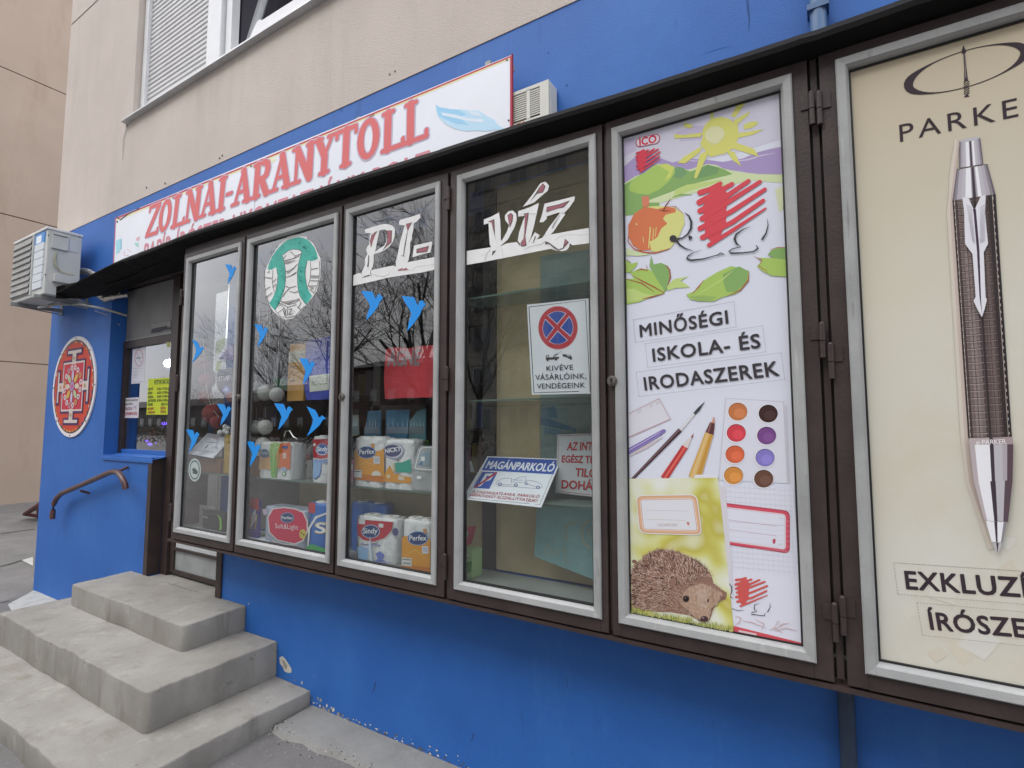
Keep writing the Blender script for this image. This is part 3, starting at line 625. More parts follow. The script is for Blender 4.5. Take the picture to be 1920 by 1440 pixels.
# =================================================================== LONG SHOP SIGN
SY = 1.94; sp = Plane(SY)
sg = thing('shop_sign', (-3, SY, 3.1), 'long white shop sign with slanted red serif lettering and a pale blue feather', 'shop sign')
mid = [(480, 309), (478, 400)]
A0 = at(217, 408, SY); A1 = at(959, 103, SY); ztop = lambda x: A0.z+(A1.z-A0.z)*(x-A0.x)/(A1.x-A0.x)
xm = at(479, 350, SY).x
for (a, b) in ((A0.x, xm-.003), (xm+.003, A1.x)):
    g = MB(); n_ = 24; P = []
    for i in range(n_+1):
        x = a+(b-a)*i/n_; dy = .006*math.sin(x*5); cur = .02*math.exp(-((x-A0.x)/.12)**2)
        P.append((x, SY+dy*0-cur*0, ztop(x)-(.018 if .02 < (x-A0.x) < .12 else 0)*0))
    for i in range(n_):
        (x0, y0, z0), (x1, y1, z1) = P[i], P[i+1]
        g.add([(x0, SY, 2.93), (x1, SY, 2.93), (x1, y1, z1), (x0, y0, z0), (x0, SY+.005, 2.93), (x1, SY+.005, 2.93), (x1, y1+.005, z1), (x0, y0+.005, z0)], [(0, 1, 2, 3), (7, 6, 5, 4), (3, 2, 6, 7)]+([(0, 3, 7, 4)] if i == 0 else [])+([(1, 5, 6, 2)] if i == n_-1 else []), SIGNW)
    g.build('sign_sheet', sg)
g = MB(); g.box(A1.x, A1.x+.005, SY-.002, SY+.008, 2.93, A1.z+.004, flat((.30, .02, .04))); g.box(A0.x, A1.x, SY+.006, SY+.03, A0.z-.12, A0.z-.09, ALU)
for x in (A0.x+.1, -4.2, -3, -2.2, A1.x-.15): g.box(x, x+.03, SY+.0052, W, 2.95, A0.z-.03, ALU)
g.build('sign_frame', sg)
ar = Art(sp, .0004, .0001)
SR = flat((.68, .14, .14), .5); SO = flat((.54, .46, .60), .6)
ar.line([(218, 409.5), (500, 296), (959, 105.5)], 3, flat((.5, .06, .10))); ar.line([(220, 412.5), (500, 299), (957, 109.5)], 2, flat((.85, .80, .35))); ar.line([(217, 408), (213, 494)], 2, flat((.45, .12, .2))); ar.line([(957.5, 106), (957.5, 242)], 2.5, flat((.5, .06, .10)))
ar.poly([(476, 318), (500, 298), (520, 298), (508, 306), (494, 312), (480, 326)], flat((.85, .82, .45)))
for (x, y) in [(220, 416), (325, 371), (471, 312), (487, 304), (694, 219), (951, 113), (954, 226)]: ar.ell(x, y, 1.7, 2, flat((.03, .03, .03)), n=8)
ar.line([(219, 407), (226, 412), (240, 402), (262, 390)], [2, 2.5, 2, 1], flat((.05, .05, .05))); ar.line([(693, 222), (697, 218), (702, 215)], 1.5, flat((.1, .08, .02)))
ar.build('border', sg)
# heavy slanted serif capitals drawn as strokes
GL = {'Z': ([[(.08, 1), (.80, 1)], [(.74, .93), (.12, .07)], [(.05, 0), (.84, 0)]], [(.08, .86), (.84, .14)], .8),
      'O': (['O'], [], .86), 'L': ([[(.22, .0), (.22, 1)], [(.05, 1), (.40, 1)], [(.05, 0), (.78, 0)]], [(.78, .16)], .76),
      'N': ([[(.16, 0), (.16, 1)], [(.16, 1), (.74, 0)], [(.74, 0), (.74, 1)], [(0, 1), (.18, 1)], [(.02, 0), (.32, 0)], [(.60, 1), (.88, 1)]], [], .88),
      'A': ([[(.12, 0), (.44, 1)], [(.44, 1), (.74, 0)], [(.25, .34), (.6, .34)], [(-.02, 0), (.28, 0)], [(.56, 0), (.90, 0)]], [], .88),
      'I': ([[(.2, 0), (.2, 1)], [(.04, 1), (.36, 1)], [(.04, 0), (.36, 0)]], [], .42), '-': ([[(.02, .42), (.26, .42)]], [], .34),
      'R': ([[(.2, 0), (.2, 1)], [(.05, 1), (.5, 1)], [(.5, 1), (.66, .93), (.7, .76), (.64, .58), (.48, .50), (.2, .50)], [(.42, .5), (.70, 0)], [(.04, 0), (.36, 0)], [(.68, 0), (.86, 0)]], [], .84),
      'Y': ([[(.12, 1), (.4, .48)], [(.68, 1), (.4, .48)], [(.4, 0), (.4, .5)], [(-.02, 1), (.26, 1)], [(.54, 1), (.82, 1)], [(.24, 0), (.56, 0)]], [], .80),
      'T': ([[(.4, 0), (.4, 1)], [(.04, 1), (.76, 1)], [(.24, 0), (.56, 0)]], [(.02, .84), (.78, .84)], .78)}
def cooper(art, word, BL, BR, TL, TR):
    tot = sum(GL[c][2] for c in word)
    O = Vector(BL); U = (Vector(BR)-O); V0 = (Vector(TL)-O); V1 = Vector(TR)-Vector(BR)
    for pas in (0, 1):
        x = 0
        for ch in word:
            st, bl, wd = GL[ch]; mt = SO if pas == 0 else SR; g_ = .035 if pas == 0 else 0
            def M(p):
                u = (x+.03+p[0]*.93)/tot; u = u*(.62+.38*u)/1.0; q = O+U*u+(V0*(1-u)+V1*u)*(.04+p[1]*.92); return (q.x, q.y)
            def seg(pts, hw):     # ribbon in letter space
                n = len(pts); Lp, Rp = [], []
                for i, p in enumerate(pts):
                    a = pts[max(i-1, 0)]; b = pts[min(i+1, n-1)]; dx, dy = b[0]-a[0], (b[1]-a[1])*1.25; l = math.hypot(dx, dy) or 1
                    nx, ny = -dy/l*hw, dx/l*hw/1.25
                    ex = -(dx/l)*g_*(1 if i == 0 else -1 if i == n-1 else 0); ey = -(dy/l)*g_*(1 if i == 0 else -1 if i == n-1 else 0)/1.25
                    Lp.append((p[0]+nx+ex, p[1]+ny+ey)); Rp.append((p[0]-nx+ex, p[1]-ny+ey))
                for i in range(n-1): art.poly([M(Lp[i]), M(Lp[i+1]), M(Rp[i+1]), M(Rp[i])], mt)
                for p in (pts[0], pts[-1]):
                    art.poly([M((p[0]+hw*math.cos(t)*1.0, p[1]+hw/1.25*math.sin(t))) for t in [k*math.pi/6 for k in range(12)]], mt)
            for s in st:
                if s == 'O':
                    for k in range(20):
                        a0, a1 = 2*math.pi*k/20, 2*math.pi*(k+1)/20; o, i_ = 1+g_*2.4, 1-g_*3
                        f = lambda a, r, rx, ry: (.42+rx*r*math.cos(a), .5+ry*r*math.sin(a))
                        art.poly([M(f(a0, o, .42, .57)), M(f(a1, o, .42, .57)), M(f(a1, i_, .17, .40)), M(f(a0, i_, .17, .40))], mt)
                    continue
                horiz = len(s) == 2 and abs(s[0][1]-s[1][1]) < .01; thin = (ch in 'NA' and s in (st[0],)) or (ch == 'Y' and s is st[1])
                big = ch in 'ZLT' and horiz and abs(s[1][0]-s[0][0]) > .5
                seg(s, (.075 if horiz and not big else .085 if horiz else .065 if thin else .13)+g_)
            for p in bl: seg([(p[0], p[1]), (p[0], (p[1]+(1 if p[1] > .5 else 0))/2)], .07+g_)
            x += wd
ar = Art(sp, .0012, .0000016)
cooper(ar, 'ZOLNAI-ARANYTOLL', (272, 446), (800, 258), (280, 388), (801, 180))
ar.build('lettering', sg)
ar = Art(sp, .0012, .00005); LR = flat((.64, .25, .30), .5)
ar.text('PAPÍR-ÍRÓSZER-NYOMTATVÁNY BOLT', (268, 489), (804, 330), (270, 459), LR, bold=.03, shear=.15, space=1.08)
ar.build('lettering', sg)
FB = flat((.33, .62, .84), .5); FB2 = flat((.5, .72, .88), .5); ar = Art(sp.crop(640, 60, 4), .001)
ar.poly([(708, 545), (740, 565), (830, 580), (880, 580), (960, 590), (1030, 590), (1090, 630), (1150, 660), (1180, 700), (1240, 735), (1150, 735), (1100, 745), (1000, 740), (940, 745), (860, 730), (780, 690), (730, 640), (715, 600)], FB2)
ar.poly([(708, 545), (740, 565), (830, 580), (880, 585), (940, 620), (880, 640), (960, 700), (860, 690), (790, 660), (730, 630)], FB)
ar.poly([(748, 605), (850, 620), (960, 650), (1060, 655), (1070, 680), (960, 670), (850, 645), (760, 625)], flat((.72, .80, .88))).poly([(950, 590), (1030, 600), (1060, 640), (980, 625)], flat((.66, .78, .88)))
ar.build('feather_emblem', sg)
ar = Art(sp.crop(100, 380, 6), .001)
ar.poly([(705, 430), (770, 400), (770, 520), (740, 530), (745, 560), (710, 580)], flat((.35, .68, .78))).line([(765, 425), (762, 530)], 5, flat((.2, .3, .5)))
ar.line([(800, 540), (795, 585), (815, 598), (850, 590)], 7, flat((.75, .45, .55))).line([(830, 520), (880, 555)], 6, flat((.75, .45, .55))).poly([(930, 400), (975, 380), (965, 420), (940, 430)], flat((.75, .45, .5))).poly([(915, 450), (960, 455), (955, 500), (920, 475)], flat((.35, .68, .65)))
ar.build('corner_emblem', sg)
# =================================================================== AIR CONDITIONERS
AX0, AX1, AY0, AY1, AZ0, AZ1 = -6.52, -5.735, 1.685, 1.94, 2.72, 3.305
ac = thing('air_conditioner', ((AX0+AX1)/2, 1.8, AZ0), 'white outdoor air conditioner on wall brackets at the left building corner', 'air conditioner')
g = MB(); g.box(AX0, AX1, AY0+.012, AY1, AZ0, AZ1-.015, ACW, .008); g.build('casing', ac)
g = MB(); g.box(AX0-.008, AX1+.008, AY0, AY1+.006, AZ1-.016, AZ1+.006, mat('pale_lid', (.66, .67, .65), .5, var=.08), .006); g.build('lid', ac)
gs = AX0+(AX1-AX0)*.60
SLT = mat('grey_louvre', (.27, .27, .26), .6, var=.1)
g = MB(); g.box(AX0+.02, gs, AY0+.004, AY0+.012, AZ0+.035, AZ1-.03, SLT); gr = g.build('grille', ac)
for k in range(9):
    z = AZ0+.05+k*.056; g = MB(); g.add([(AX0+.02, AY0-.008, z), (gs, AY0-.008, z), (gs, AY0+.004, z+.050), (AX0+.02, AY0+.004, z+.050), (AX0+.02, AY0+.006, z-.006), (gs, AY0+.006, z-.006)], [(0, 1, 2, 3), (4, 5, 1, 0)], SLT); g.build('louvre', gr)
g = MB(); g.box(gs+.02, gs+.04, AY0-.004, AY0+.012, AZ0+.02, AZ1-.02, ACW); g.build('front_rib', ac)
for k in range(6):
    z = AZ0+.06+k*.068; g = MB(); g.box(gs+.06, AX1-.05, AY0+.002, AY0+.012, z, z+.062, mat('pale_front', (.58, .62, .66), .5)); g.build('front_slat', ac)
g = MB(); g.box(gs+.06, AX1-.05, AY0+.003, AY0+.0118, AZ1-.125, AZ1-.03, flat((.08, .28, .62))); g.box(gs+.09, AX1-.11, AY0+.002, AY0+.003, AZ1-.115, AZ1-.05, flat((.75, .8, .85))); g.build('badge', ac)
# side of the unit: service cover, handle recess, cable, valve cover
def sidebox(px0, py0, px1, py1, th, m, nm, bev=.004):
    a = atx(px0, py0, AX1); b = atx(px1, py1, AX1); g = MB(); y0, y1 = sorted((a.y, b.y)); z0, z1 = sorted((a.z, b.z)); g.box(AX1+.001, AX1+th, y0, y1, z0, z1, m, bev); return g.build(nm, ac)
sidebox(97, 436, 127, 472, .018, ACW, 'service_cover'); sidebox(130, 448, 144, 474, .004, mat('pale_label', (.52, .54, .55), .5), 'rating_label', 0)
sidebox(99, 439, 125, 447, .021, mat('dark_recess', (.12, .12, .12), .7), 'handle_recess', 0); sidebox(98, 513, 144, 537, .05, ACW, 'valve_cover')
for (x, y) in [(98, 430), (149, 444), (85, 515), (91, 441)]:
    p = atx(x, y, AX1+.002); g = MB(); g.tube([(AX1+.0, p.y, p.z), (AX1+.006, p.y, p.z)], .005, GASK, 8); g.build('screw', ac)
CB = mat('cream_cable', (.40, .39, .30), .6)
g = MB(); pts = [atx(x, y, AX1+.03) for x, y in [(104, 472), (101, 485), (103, 497), (112, 508), (125, 513), (137, 514)]]; g.tube(pts, .007, CB, 6); g.tube([p+Vector((.004, .008, -.006)) for p in pts], .006, CB, 6); g.build('cable', ac)
BRK = mat('galvanised_bracket', (.30, .31, .30), .5, metal=.4, var=.2, scale=10)
for x in (AX0+.12, AX1-.10):
    g = MB(); g.box(x, x+.03, AY0-.03, W-.004, AZ0-.032, AZ0-.002, BRK); g.box(x, x+.03, AY0-.03, W-.004, AZ0-.034, AZ0-.032, BRK); g.box(x-.008, x+.04, W-.006, W-.001, AZ0-.06, AZ0+.20, BRK)
    g.tube([(x+.015, AY0+.02, AZ0-.03), (x+.015, W-.01, AZ0-.055)], .006, BRK, 6); g.build('wall_bracket', ac)
FOIL = mat('crumpled_foil', (.55, .53, .50), .25, metal=.85, bump=.9, bscale=45)
g = MB(); rr = random.Random(2)
pts = [at(x, y, yy) for x, y, yy in [(138, 516, 1.95), (152, 508, 1.98), (168, 510, 2.0), (185, 518, 2.01)]]; g.tube(pts, [.02, .03, .028, .02], FOIL, 9)
pts = [at(x, y, yy) for x, y, yy in [(178, 540, 2.0), (186, 552, 1.99), (199, 560, 2.0), (215, 556, 2.03), (240, 553, 2.10)]]; g.tube(pts, [.022, .032, .034, .028, .022], FOIL, 9)
g.build('foil_pipe', ac)
g = MB(); HS = mat('grey_hose', (.36, .36, .34), .5)
g.tube([at(x, y, yy) for x, y, yy in [(72, 577, 1.75), (110, 571, 1.85), (150, 571, 1.97), (190, 578, 2.0), (215, 585, 2.05), (238, 592, 2.14)]], .011, HS, 6)
g.tube([at(x, y, yy) for x, y, yy in [(88, 572, 1.78), (118, 563, 1.9), (140, 560, 1.97), (146, 553, 2.0)]], .006, HS, 6)
g.tube([at(x, y, yy) for x, y, yy in [(178, 583, 2.02), (200, 590, 2.03), (225, 610, 2.1)]], .004, HS, 5); g.build('drain_hose', ac)
g = MB(); g.tube([at(105, 548, 1.745), at(150, 563, 1.9), at(172, 572, 2.02)], .008, BRK, 6); g.build('canopy_stay', can)
# the window unit beside the sign
BX1, BY0 = -.992, 1.957
a2 = thing('window_air_conditioner', (-1.2, 2.0, 2.8), 'small cream window air conditioner right of the white sign', 'air conditioner')
AC2 = mat('cream_casing', (.60, .59, .53), .5, var=.06, scale=5)
g = MB(); g.box(-1.45, BX1, BY0+.006, W-.003, 2.78, 3.108, AC2, .006); g.build('casing', a2)
g = MB(); g.box(-1.45, BX1-.045, BY0, BY0+.006, 2.965, 3.09, mat('dark_gap', (.08, .08, .07), .7)); g.build('grille_backing', a2)
for k in range(12):
    z = 2.968+k*.0102; g = MB(); g.box(-1.45, -1.105, BY0-.006, BY0-.001, z, z+.0052, AC2); g.box(-1.088, BX1-.045, BY0-.006, BY0-.001, z, z+.0052, AC2); g.build('louvre', a2)
g = MB(); g.box(-1.105, -1.088, BY0-.007, BY0-.0005, 2.96, 3.095, AC2); g.box(-1.45, BX1-.002, BY0-.007, BY0+.006, 3.092, 3.108, AC2); g.box(BX1-.045, BX1-.002, BY0-.007, BY0+.006, 2.79, 3.092, AC2); g.box(-1.45, BX1-.045, BY0-.007, BY0-.0005, 2.80, 2.958, AC2); g.build('front_frame', a2)
pl = Plane(BY0-.0075).crop(640, 60, 4); ar = Art(pl, .0006)
ar.poly([(1310, 690), (1370, 665), (1380, 720), (1310, 740)], (.35, .10, .05)).line([(1325, 715), (1340, 690), (1362, 672), (1358, 700), (1335, 715)], 7, (.7, .55, .5))
ar.build('badge', a2)
# =================================================================== HANDRAIL
RAILM = multi('worn_brown_rail_paint', [(.3, (.055, .022, .020)), (.6, (.09, .038, .034)), (.8, (.16, .12, .11))], 14, .35, .1, spec=.6)
hr = thing('handrail', (-5.4, W, 1.0), 'bent brown steel handrail beside the steps on the blue wall', 'handrail')
g = MB(); RYh = 1.955
g.tube([at(x, y, RYh) for x, y in [(98, 973), (99, 958), (101, 945), (106, 934), (116, 925), (135, 917), (160, 906), (185, 895), (205, 886)]]+[at(215, 884, RYh-.02), at(223, 887, RYh-.035), at(229, 896, RYh-.04), at(234, 907, RYh-.04), at(236, 917, RYh-.035)], .021, RAILM, 12)
g.build('rail', hr)
for (x, y) in [(150, 920), (221, 884)]:
    p = at(x, y, RYh+.01); g = MB(); g.tube([(p.x, p.y, p.z), (p.x, W, p.z-.03 if x < 200 else p.z+.03)], .011, RAILM, 8); g.build('rail_bracket', hr)
# =================================================================== ROUND MANDALA PLAQUE
mc = Vector(((-5.964-5.986)/2, W-.012, 1.947)); MR = .468
def mfn(u, v): return (mc.x+u*MR, mc.y, mc.z+v*MR)
mp_ = Plane(fn=mfn)
md = sheet('round_plaque', mp_, [(math.cos(a), math.sin(a)) for a in [k*math.pi/24 for k in range(48)]], .011, flat((.72, .70, .72)), label='round red plaque with a white rim and a square mandala pattern', cat='plaque')
ar = Art(mp_, .0006, .00008); DK = (.06, .02, .10); CRM = (.60, .52, .48); OR = (.55, .05, .03)
ar.ell(0, 0, .93, .93, (.10, .06, .06), n=48); ar.ell(0, 0, .90, .90, (.55, .055, .03), n=48)
cols = [(.6, .55, .5), (.5, .35, .08), (.08, .12, .1), (.55, .3, .1), (.1, .1, .25)]; rr = random.Random(4)
for k in range(40):
    a = 2*math.pi*k/40; ar.ell(.885*math.cos(a), .885*math.sin(a), .04*rr.uniform(.6, 1.4), .02, rr.choice(cols), rot=a+1.57, n=8)
sq = lambda s: [(-s, -s), (s, -s), (s, s), (-s, s)]
def gates(s, w_, mt):
    for k in range(4):
        c, d = [(1, 0), (0, 1), (-1, 0), (0, -1)][k]
        R_ = lambda x, y: (x*c-y*d, x*d+y*c)
        ar.poly([R_(s, -w_), R_(.62, -w_), R_(.62, -w_*2.9), R_(.76, -w_*2.9), R_(.76, w_*2.9), R_(.62, w_*2.9), R_(.62, w_), R_(s, w_)], mt)
ar.poly(sq(.53), DK); gates(.48, .125, DK)
ar.poly(sq(.49), CRM); ar.poly(sq(.455), (.5, .03, .06))
def gates2(w_, mt):
    for k in range(4):
        c, d = [(1, 0), (0, 1), (-1, 0), (0, -1)][k]; R_ = lambda x, y: (x*c-y*d, x*d+y*c)
        ar.poly([R_(.44, -w_), R_(.66, -w_), R_(.66, -.31), R_(.72, -.31), R_(.72, .31), R_(.66, .31), R_(.66, w_), R_(.44, w_)], mt)
gates2(.085, CRM)
ar.ell(0, 0, .44, .44, (.5, .035, .06))
for k in range(16):
    a = 2*math.pi*(k+.5)/16; ar.ell(.38*math.cos(a), .38*math.sin(a), .062, .055, [(.62, .58, .60), (.5, .3, .1), (.45, .25, .3)][k % 3 if k % 2 else 0], n=10).ell(.38*math.cos(a), .38*math.sin(a), .028, .028, (.3, .08, .12), n=8)
for k in range(8):
    a = 2*math.pi*k/8; ar.ell(.22*math.cos(a), .22*math.sin(a), .11, .055, [(.6, .5, .4), (.55, .4, .08), (.5, .45, .6), (.4, .5, .3)][k % 4], rot=a, n=12)
for k in range(4):
    a = math.pi/2*k; ar.ell(.56*math.cos(a), .56*math.sin(a), .04, .04, (.45, .3, .15), n=10)
ar.ell(0, 0, .10, .10, (.35, .25, .5), n=14).ell(0, 0, .05, .05, (.55, .1, .15), n=10)
ar.build('painted_pattern', md)
g = MB(); 
for k in range(8): a = k*math.pi/4; g.tube([(mc.x+.965*MR*math.cos(a), mc.y, mc.z+.965*MR*math.sin(a)), (mc.x+.965*MR*math.cos(a), mc.y-.004, mc.z+.965*MR*math.sin(a))], .006, GASK, 8)
g.build('screw_heads', md)
# =================================================================== DOWNPIPE
dp = thing('downpipe', (.02, W, 0), 'thin vertical downpipe on the blue wall between the last two display leaves', 'drainpipe')
PG = mat('grey_blue_pipe', (.09, .17, .32), .35, var=.35, scale=6, streak=True)
PB = mat('dark_blue_pipe', (.025, .045, .085), .6, var=.3, scale=8)  # lower length in a darker blue than the upper
g = MB(); g.tube([(.022, W-.03, 2.86), (.022, W-.03, 3.2), (.022, W-.03, 6)], .026, PG, 14); g.build('upper_pipe', dp)
g = MB(); g.tube([(.010, W-.024, -.02), (.010, W-.024, .845)], .024, PB, 14); g.build('lower_pipe', dp)
g = MB(); g.box(-.01, .055, W-.058, W-.001, 3.02, 3.04, PG); g.build('pipe_clip', dp)
# =================================================================== POSTER LEAF: PENCILS AND HEDGEHOG
PY = FY+.019
pp = Plane(PY); CA = pp.crop(1160, 160, 3.2735); CB2 = pp.crop(1130, 560, 4); CC = pp.crop(1130, 860, 3.428)
a_, b_ = LV[4]; PX0, PX1, PZ0, PZ1 = a_+.035, b_-.035, ZB+.035, ZT-.035
g = MB(); g.box(PX0, PX1, PY, PY+.004, PZ0, PZ1, flat((.66, .68, .76), .35)); po = g.build('school_supplies_poster', label='tall printed poster with a hedgehog, painted landscape and school supplies', cat='poster')
def clipx(ar, x0, x1):           # keep print inside the sheet
    for i, v in enumerate(ar.mb.v):
        ar.mb.v[i] = (min(max(v[0], x0), x1), v[1], min(max(v[2], PZ0+.002), PZ1-.002))
ST = .00003
def A(pl, lv): return Art(pl, .0003+lv*.0006, ST)
ar = A(CA, 0); LIL = (.36, .28, .50); LIL2 = (.50, .45, .60); G1 = (.22, .38, .12); G2 = (.36, .52, .12); G3 = (.48, .60, .20); GP = (.58, .66, .38)
ar.poly([(30, 300), (200, 230), (500, 130), (1000, 20), (1000, 330), (700, 420), (30, 560)], flat((.58, .57, .66), .35))
ar.poly([(350, 290), (450, 250), (560, 245), (700, 205), (745, 240), (700, 300), (560, 330), (380, 345)], LIL2).poly([(30, 340), (100, 320), (110, 400), (30, 440)], LIL2).poly([(820, 170), (990, 110), (995, 190), (900, 220)], flat((.60, .59, .68), .35))
ar.poly([(33, 500), (110, 430), (180, 420), (240, 440), (330, 475), (420, 450), (520, 455), (640, 470), (760, 450), (860, 408), (930, 392), (997, 378), (1003, 545), (860, 555), (760, 530), (560, 500), (400, 520), (240, 480), (150, 540), (36, 600)], LIL)
ar.line([(700, 470), (800, 455), (880, 430), (960, 415)], [3, 8, 6, 2], (.6, .55, .68)).line([(920, 392), (995, 376)], 5, (.65, .6, .7)).line([(370, 470), (450, 462), (520, 470)], [2, 7, 2], (.55, .48, .62))
ar.poly([(36, 600), (100, 560), (200, 520), (300, 490), (345, 508), (372, 505), (400, 512), (430, 520), (470, 505), (545, 483), (600, 490), (640, 510), (700, 525), (760, 535), (860, 545), (1003, 548), (1006, 600), (820, 585), (640, 620), (560, 625), (500, 655), (440, 665), (370, 690), (250, 725), (180, 745), (40, 765)], GP)
ar.poly([(36, 610), (140, 545), (240, 500), (330, 495), (350, 512), (400, 512), (440, 530), (545, 487), (640, 512), (700, 545), (560, 580), (440, 610), (360, 640), (200, 700), (80, 740), (40, 752)], G1)
ar.poly([(345, 505), (372, 500), (402, 510), (420, 540), (380, 575), (330, 560)], (.17, .32, .14)).poly([(545, 487), (620, 505), (600, 545), (500, 570), (450, 580), (490, 520)], (.16, .31, .12)).poly([(350, 640), (420, 610), (560, 590), (650, 575), (560, 612), (430, 650), (330, 690)], G3)
ar.poly([(62, 625), (80, 580), (150, 545), (220, 490), (290, 480), (345, 500), (345, 540), (310, 590), (250, 640), (180, 672), (110, 665), (70, 650)], G2).poly([(240, 490), (300, 482), (340, 505), (320, 560), (280, 590), (310, 530)], (.55, .62, .14))
ar.line([(330, 690), (380, 672), (450, 672)], [4, 14, 3], G1).poly([(40, 740), (130, 720), (250, 720), (250, 760), (140, 790), (42, 800)], G1)
ar.poly([(960, 640), (1008, 620), (1010, 760), (985, 780)], (.62, .66, .42))
ar.build('landscape_print', po)
ar = A(CA, 1); YL = (.62, .61, .16); YL2 = (.65, .65, .38)
ar.ell(625, 300, 112, 105, YL); ar.poly([(540, 260), (620, 230), (730, 225), (735, 300), (720, 380), (650, 420), (560, 440), (500, 360)], YL)
for R_ in ([(563, 155), (583, 152), (578, 235), (565, 235)], [(735, 105), (775, 95), (775, 115), (715, 198), (690, 190)], [(705, 215), (810, 158), (790, 190), (720, 245)], [(765, 245), (800, 228), (845, 220), (858, 235), (820, 262), (770, 272)], [(725, 295), (895, 270), (820, 305), (728, 325)], [(700, 345), (830, 390), (862, 440), (770, 410), (690, 385)], [(660, 400), (710, 410), (755, 500), (700, 460)], [(500, 420), (560, 400), (480, 570), (462, 572)], [(400, 440), (515, 370), (500, 410), (410, 480), (360, 478)], [(340, 300), (400, 305), (520, 290), (500, 318), (345, 328)], [(395, 235), (425, 235), (460, 250), (440, 265), (405, 258)]):
    ar.poly(R_, YL)
ar.ell(590, 303, 62, 50, YL2, rot=-.3); ar.line([(545, 350), (575, 362), (610, 352), (635, 330)], [2, 7, 7, 2], YL2)
ar.build('sun_print', po)
ar = A(CA, 2); TR = (.60, .17, .07); BRN = (.20, .05, .02)
ar.poly([(143, 683), (186, 680), (188, 738), (148, 748)], (.62, .20, .12))
ar.poly([(180, 745), (260, 740), (340, 750), (400, 790), (405, 850), (370, 930), (320, 1000), (230, 1025), (150, 1000), (100, 960)], (.62, .62, .22))
ar.poly([(240, 760), (160, 745), (95, 790), (60, 860), (60, 930), (90, 985), (140, 1015), (200, 1010), (190, 960), (215, 950), (240, 930), (262, 880), (300, 850), (272, 820), (290, 795), (350, 780), (352, 758), (300, 745)], TR)
for (x0, y0, x1, y1, w_) in [(195, 870, 185, 1000, 7), (215, 880, 208, 980, 5), (232, 870, 225, 930, 4), (150, 930, 154, 965, 4), (105, 850, 115, 855, 9)]: ar.line([(x0, y0), (x1, y1)], w_, (.62, .60, .2))
ar.line([(250, 768), (280, 772), (318, 770)], [3, 8, 2], BRN).line([(275, 770), (292, 735), (322, 695)], [9, 7, 2], BRN)
ar.line([(62, 900), (58, 960), (95, 1005), (150, 1025), (220, 1030), (300, 1008), (318, 1000)], [1, 5, 7, 10, 8, 5, 1], (.45, .10, .04)).line([(300, 745), (350, 745), (398, 788)], [2, 5, 2], (.45, .12, .08))
ar.build('apple_print', po)
ar = A(CA, 2)
ar.poly([(46, 1190), (110, 1185), (170, 1220), (230, 1250), (285, 1275), (200, 1300), (130, 1330), (50, 1345)], G2).poly([(48, 1250), (100, 1250), (160, 1280), (240, 1290), (150, 1320), (50, 1330)], G3)
ar.poly([(70, 1150), (130, 1125), (190, 1130), (250, 1180), (285, 1270), (220, 1255), (150, 1215), (95, 1185)], G2).poly([(190, 1110), (200, 1045), (215, 1100), (260, 1090), (305, 1110), (318, 1170), (300, 1250), (285, 1265), (240, 1200)], G1)
ar.poly([(44, 1075), (80, 1095), (118, 1085), (110, 1110), (70, 1150), (46, 1150)], G2).poly([(300, 1230), (340, 1190), (430, 1172), (380, 1200), (440, 1240), (350, 1245), (300, 1262)], G3).poly([(50, 1000), (110, 1020), (200, 1040), (120, 1048), (48, 1045)], GP)
for L_ in ([(90, 1170), (150, 1205), (220, 1240), (280, 1275)], [(48, 1190), (140, 1215), (220, 1270)], [(285, 1105), (312, 1130), (318, 1180), (300, 1230)], [(145, 1312), (200, 1300), (280, 1278)], [(110, 1140), (140, 1128), (180, 1140)], [(48, 1070), (75, 1090)], [(172, 1105), (178, 1140)]): ar.line(L_, [3]+[9]*(len(L_)-2)+[3], (.33, .10, .05))
ar.poly([(415, 1285), (470, 1262), (520, 1200), (600, 1150), (690, 1110), (760, 1125), (800, 1140), (790, 1215), (720, 1280), (640, 1300), (580, 1328), (500, 1325), (440, 1315)], G2)
ar.poly([(640, 1160), (700, 1130), (740, 1112), (795, 1140), (785, 1210), (720, 1270), (665, 1270), (645, 1220)], G1).poly([(430, 1295), (520, 1290), (600, 1300), (570, 1325), (480, 1325)], (.28, .42, .12)).line([(450, 1285), (490, 1240), (525, 1195)], [2, 9, 2], (.36, .12, .05)).line([(800, 1140), (795, 1200), (745, 1260), (672, 1290)], [2, 10, 8, 2], (.36, .12, .05)).line([(460, 1300), (560, 1240), (640, 1190), (700, 1140)], [2, 6, 8, 2], G3)
ar.poly([(860, 1060), (930, 1060), (1028, 1060), (1030, 1175), (940, 1170), (880, 1140), (850, 1110), (880, 1080)], G2).poly([(915, 1040), (940, 1010), (985, 998), (1026, 995), (1027, 1070), (960, 1065)], G1).line([(850, 1060), (880, 1078), (860, 1110), (900, 1135), (918, 1155)], [2, 7, 5, 5, 2], (.36, .12, .05)).line([(830, 1050), (880, 1070)], [2, 4], (.4, .2, .15)).line([(930, 1010), (975, 997), (1025, 995)], [2, 6, 3], (.4, .15, .08))
ar.build('leaf_print', po)
ar = A(CA, 3); BKI = (.035, .035, .04)
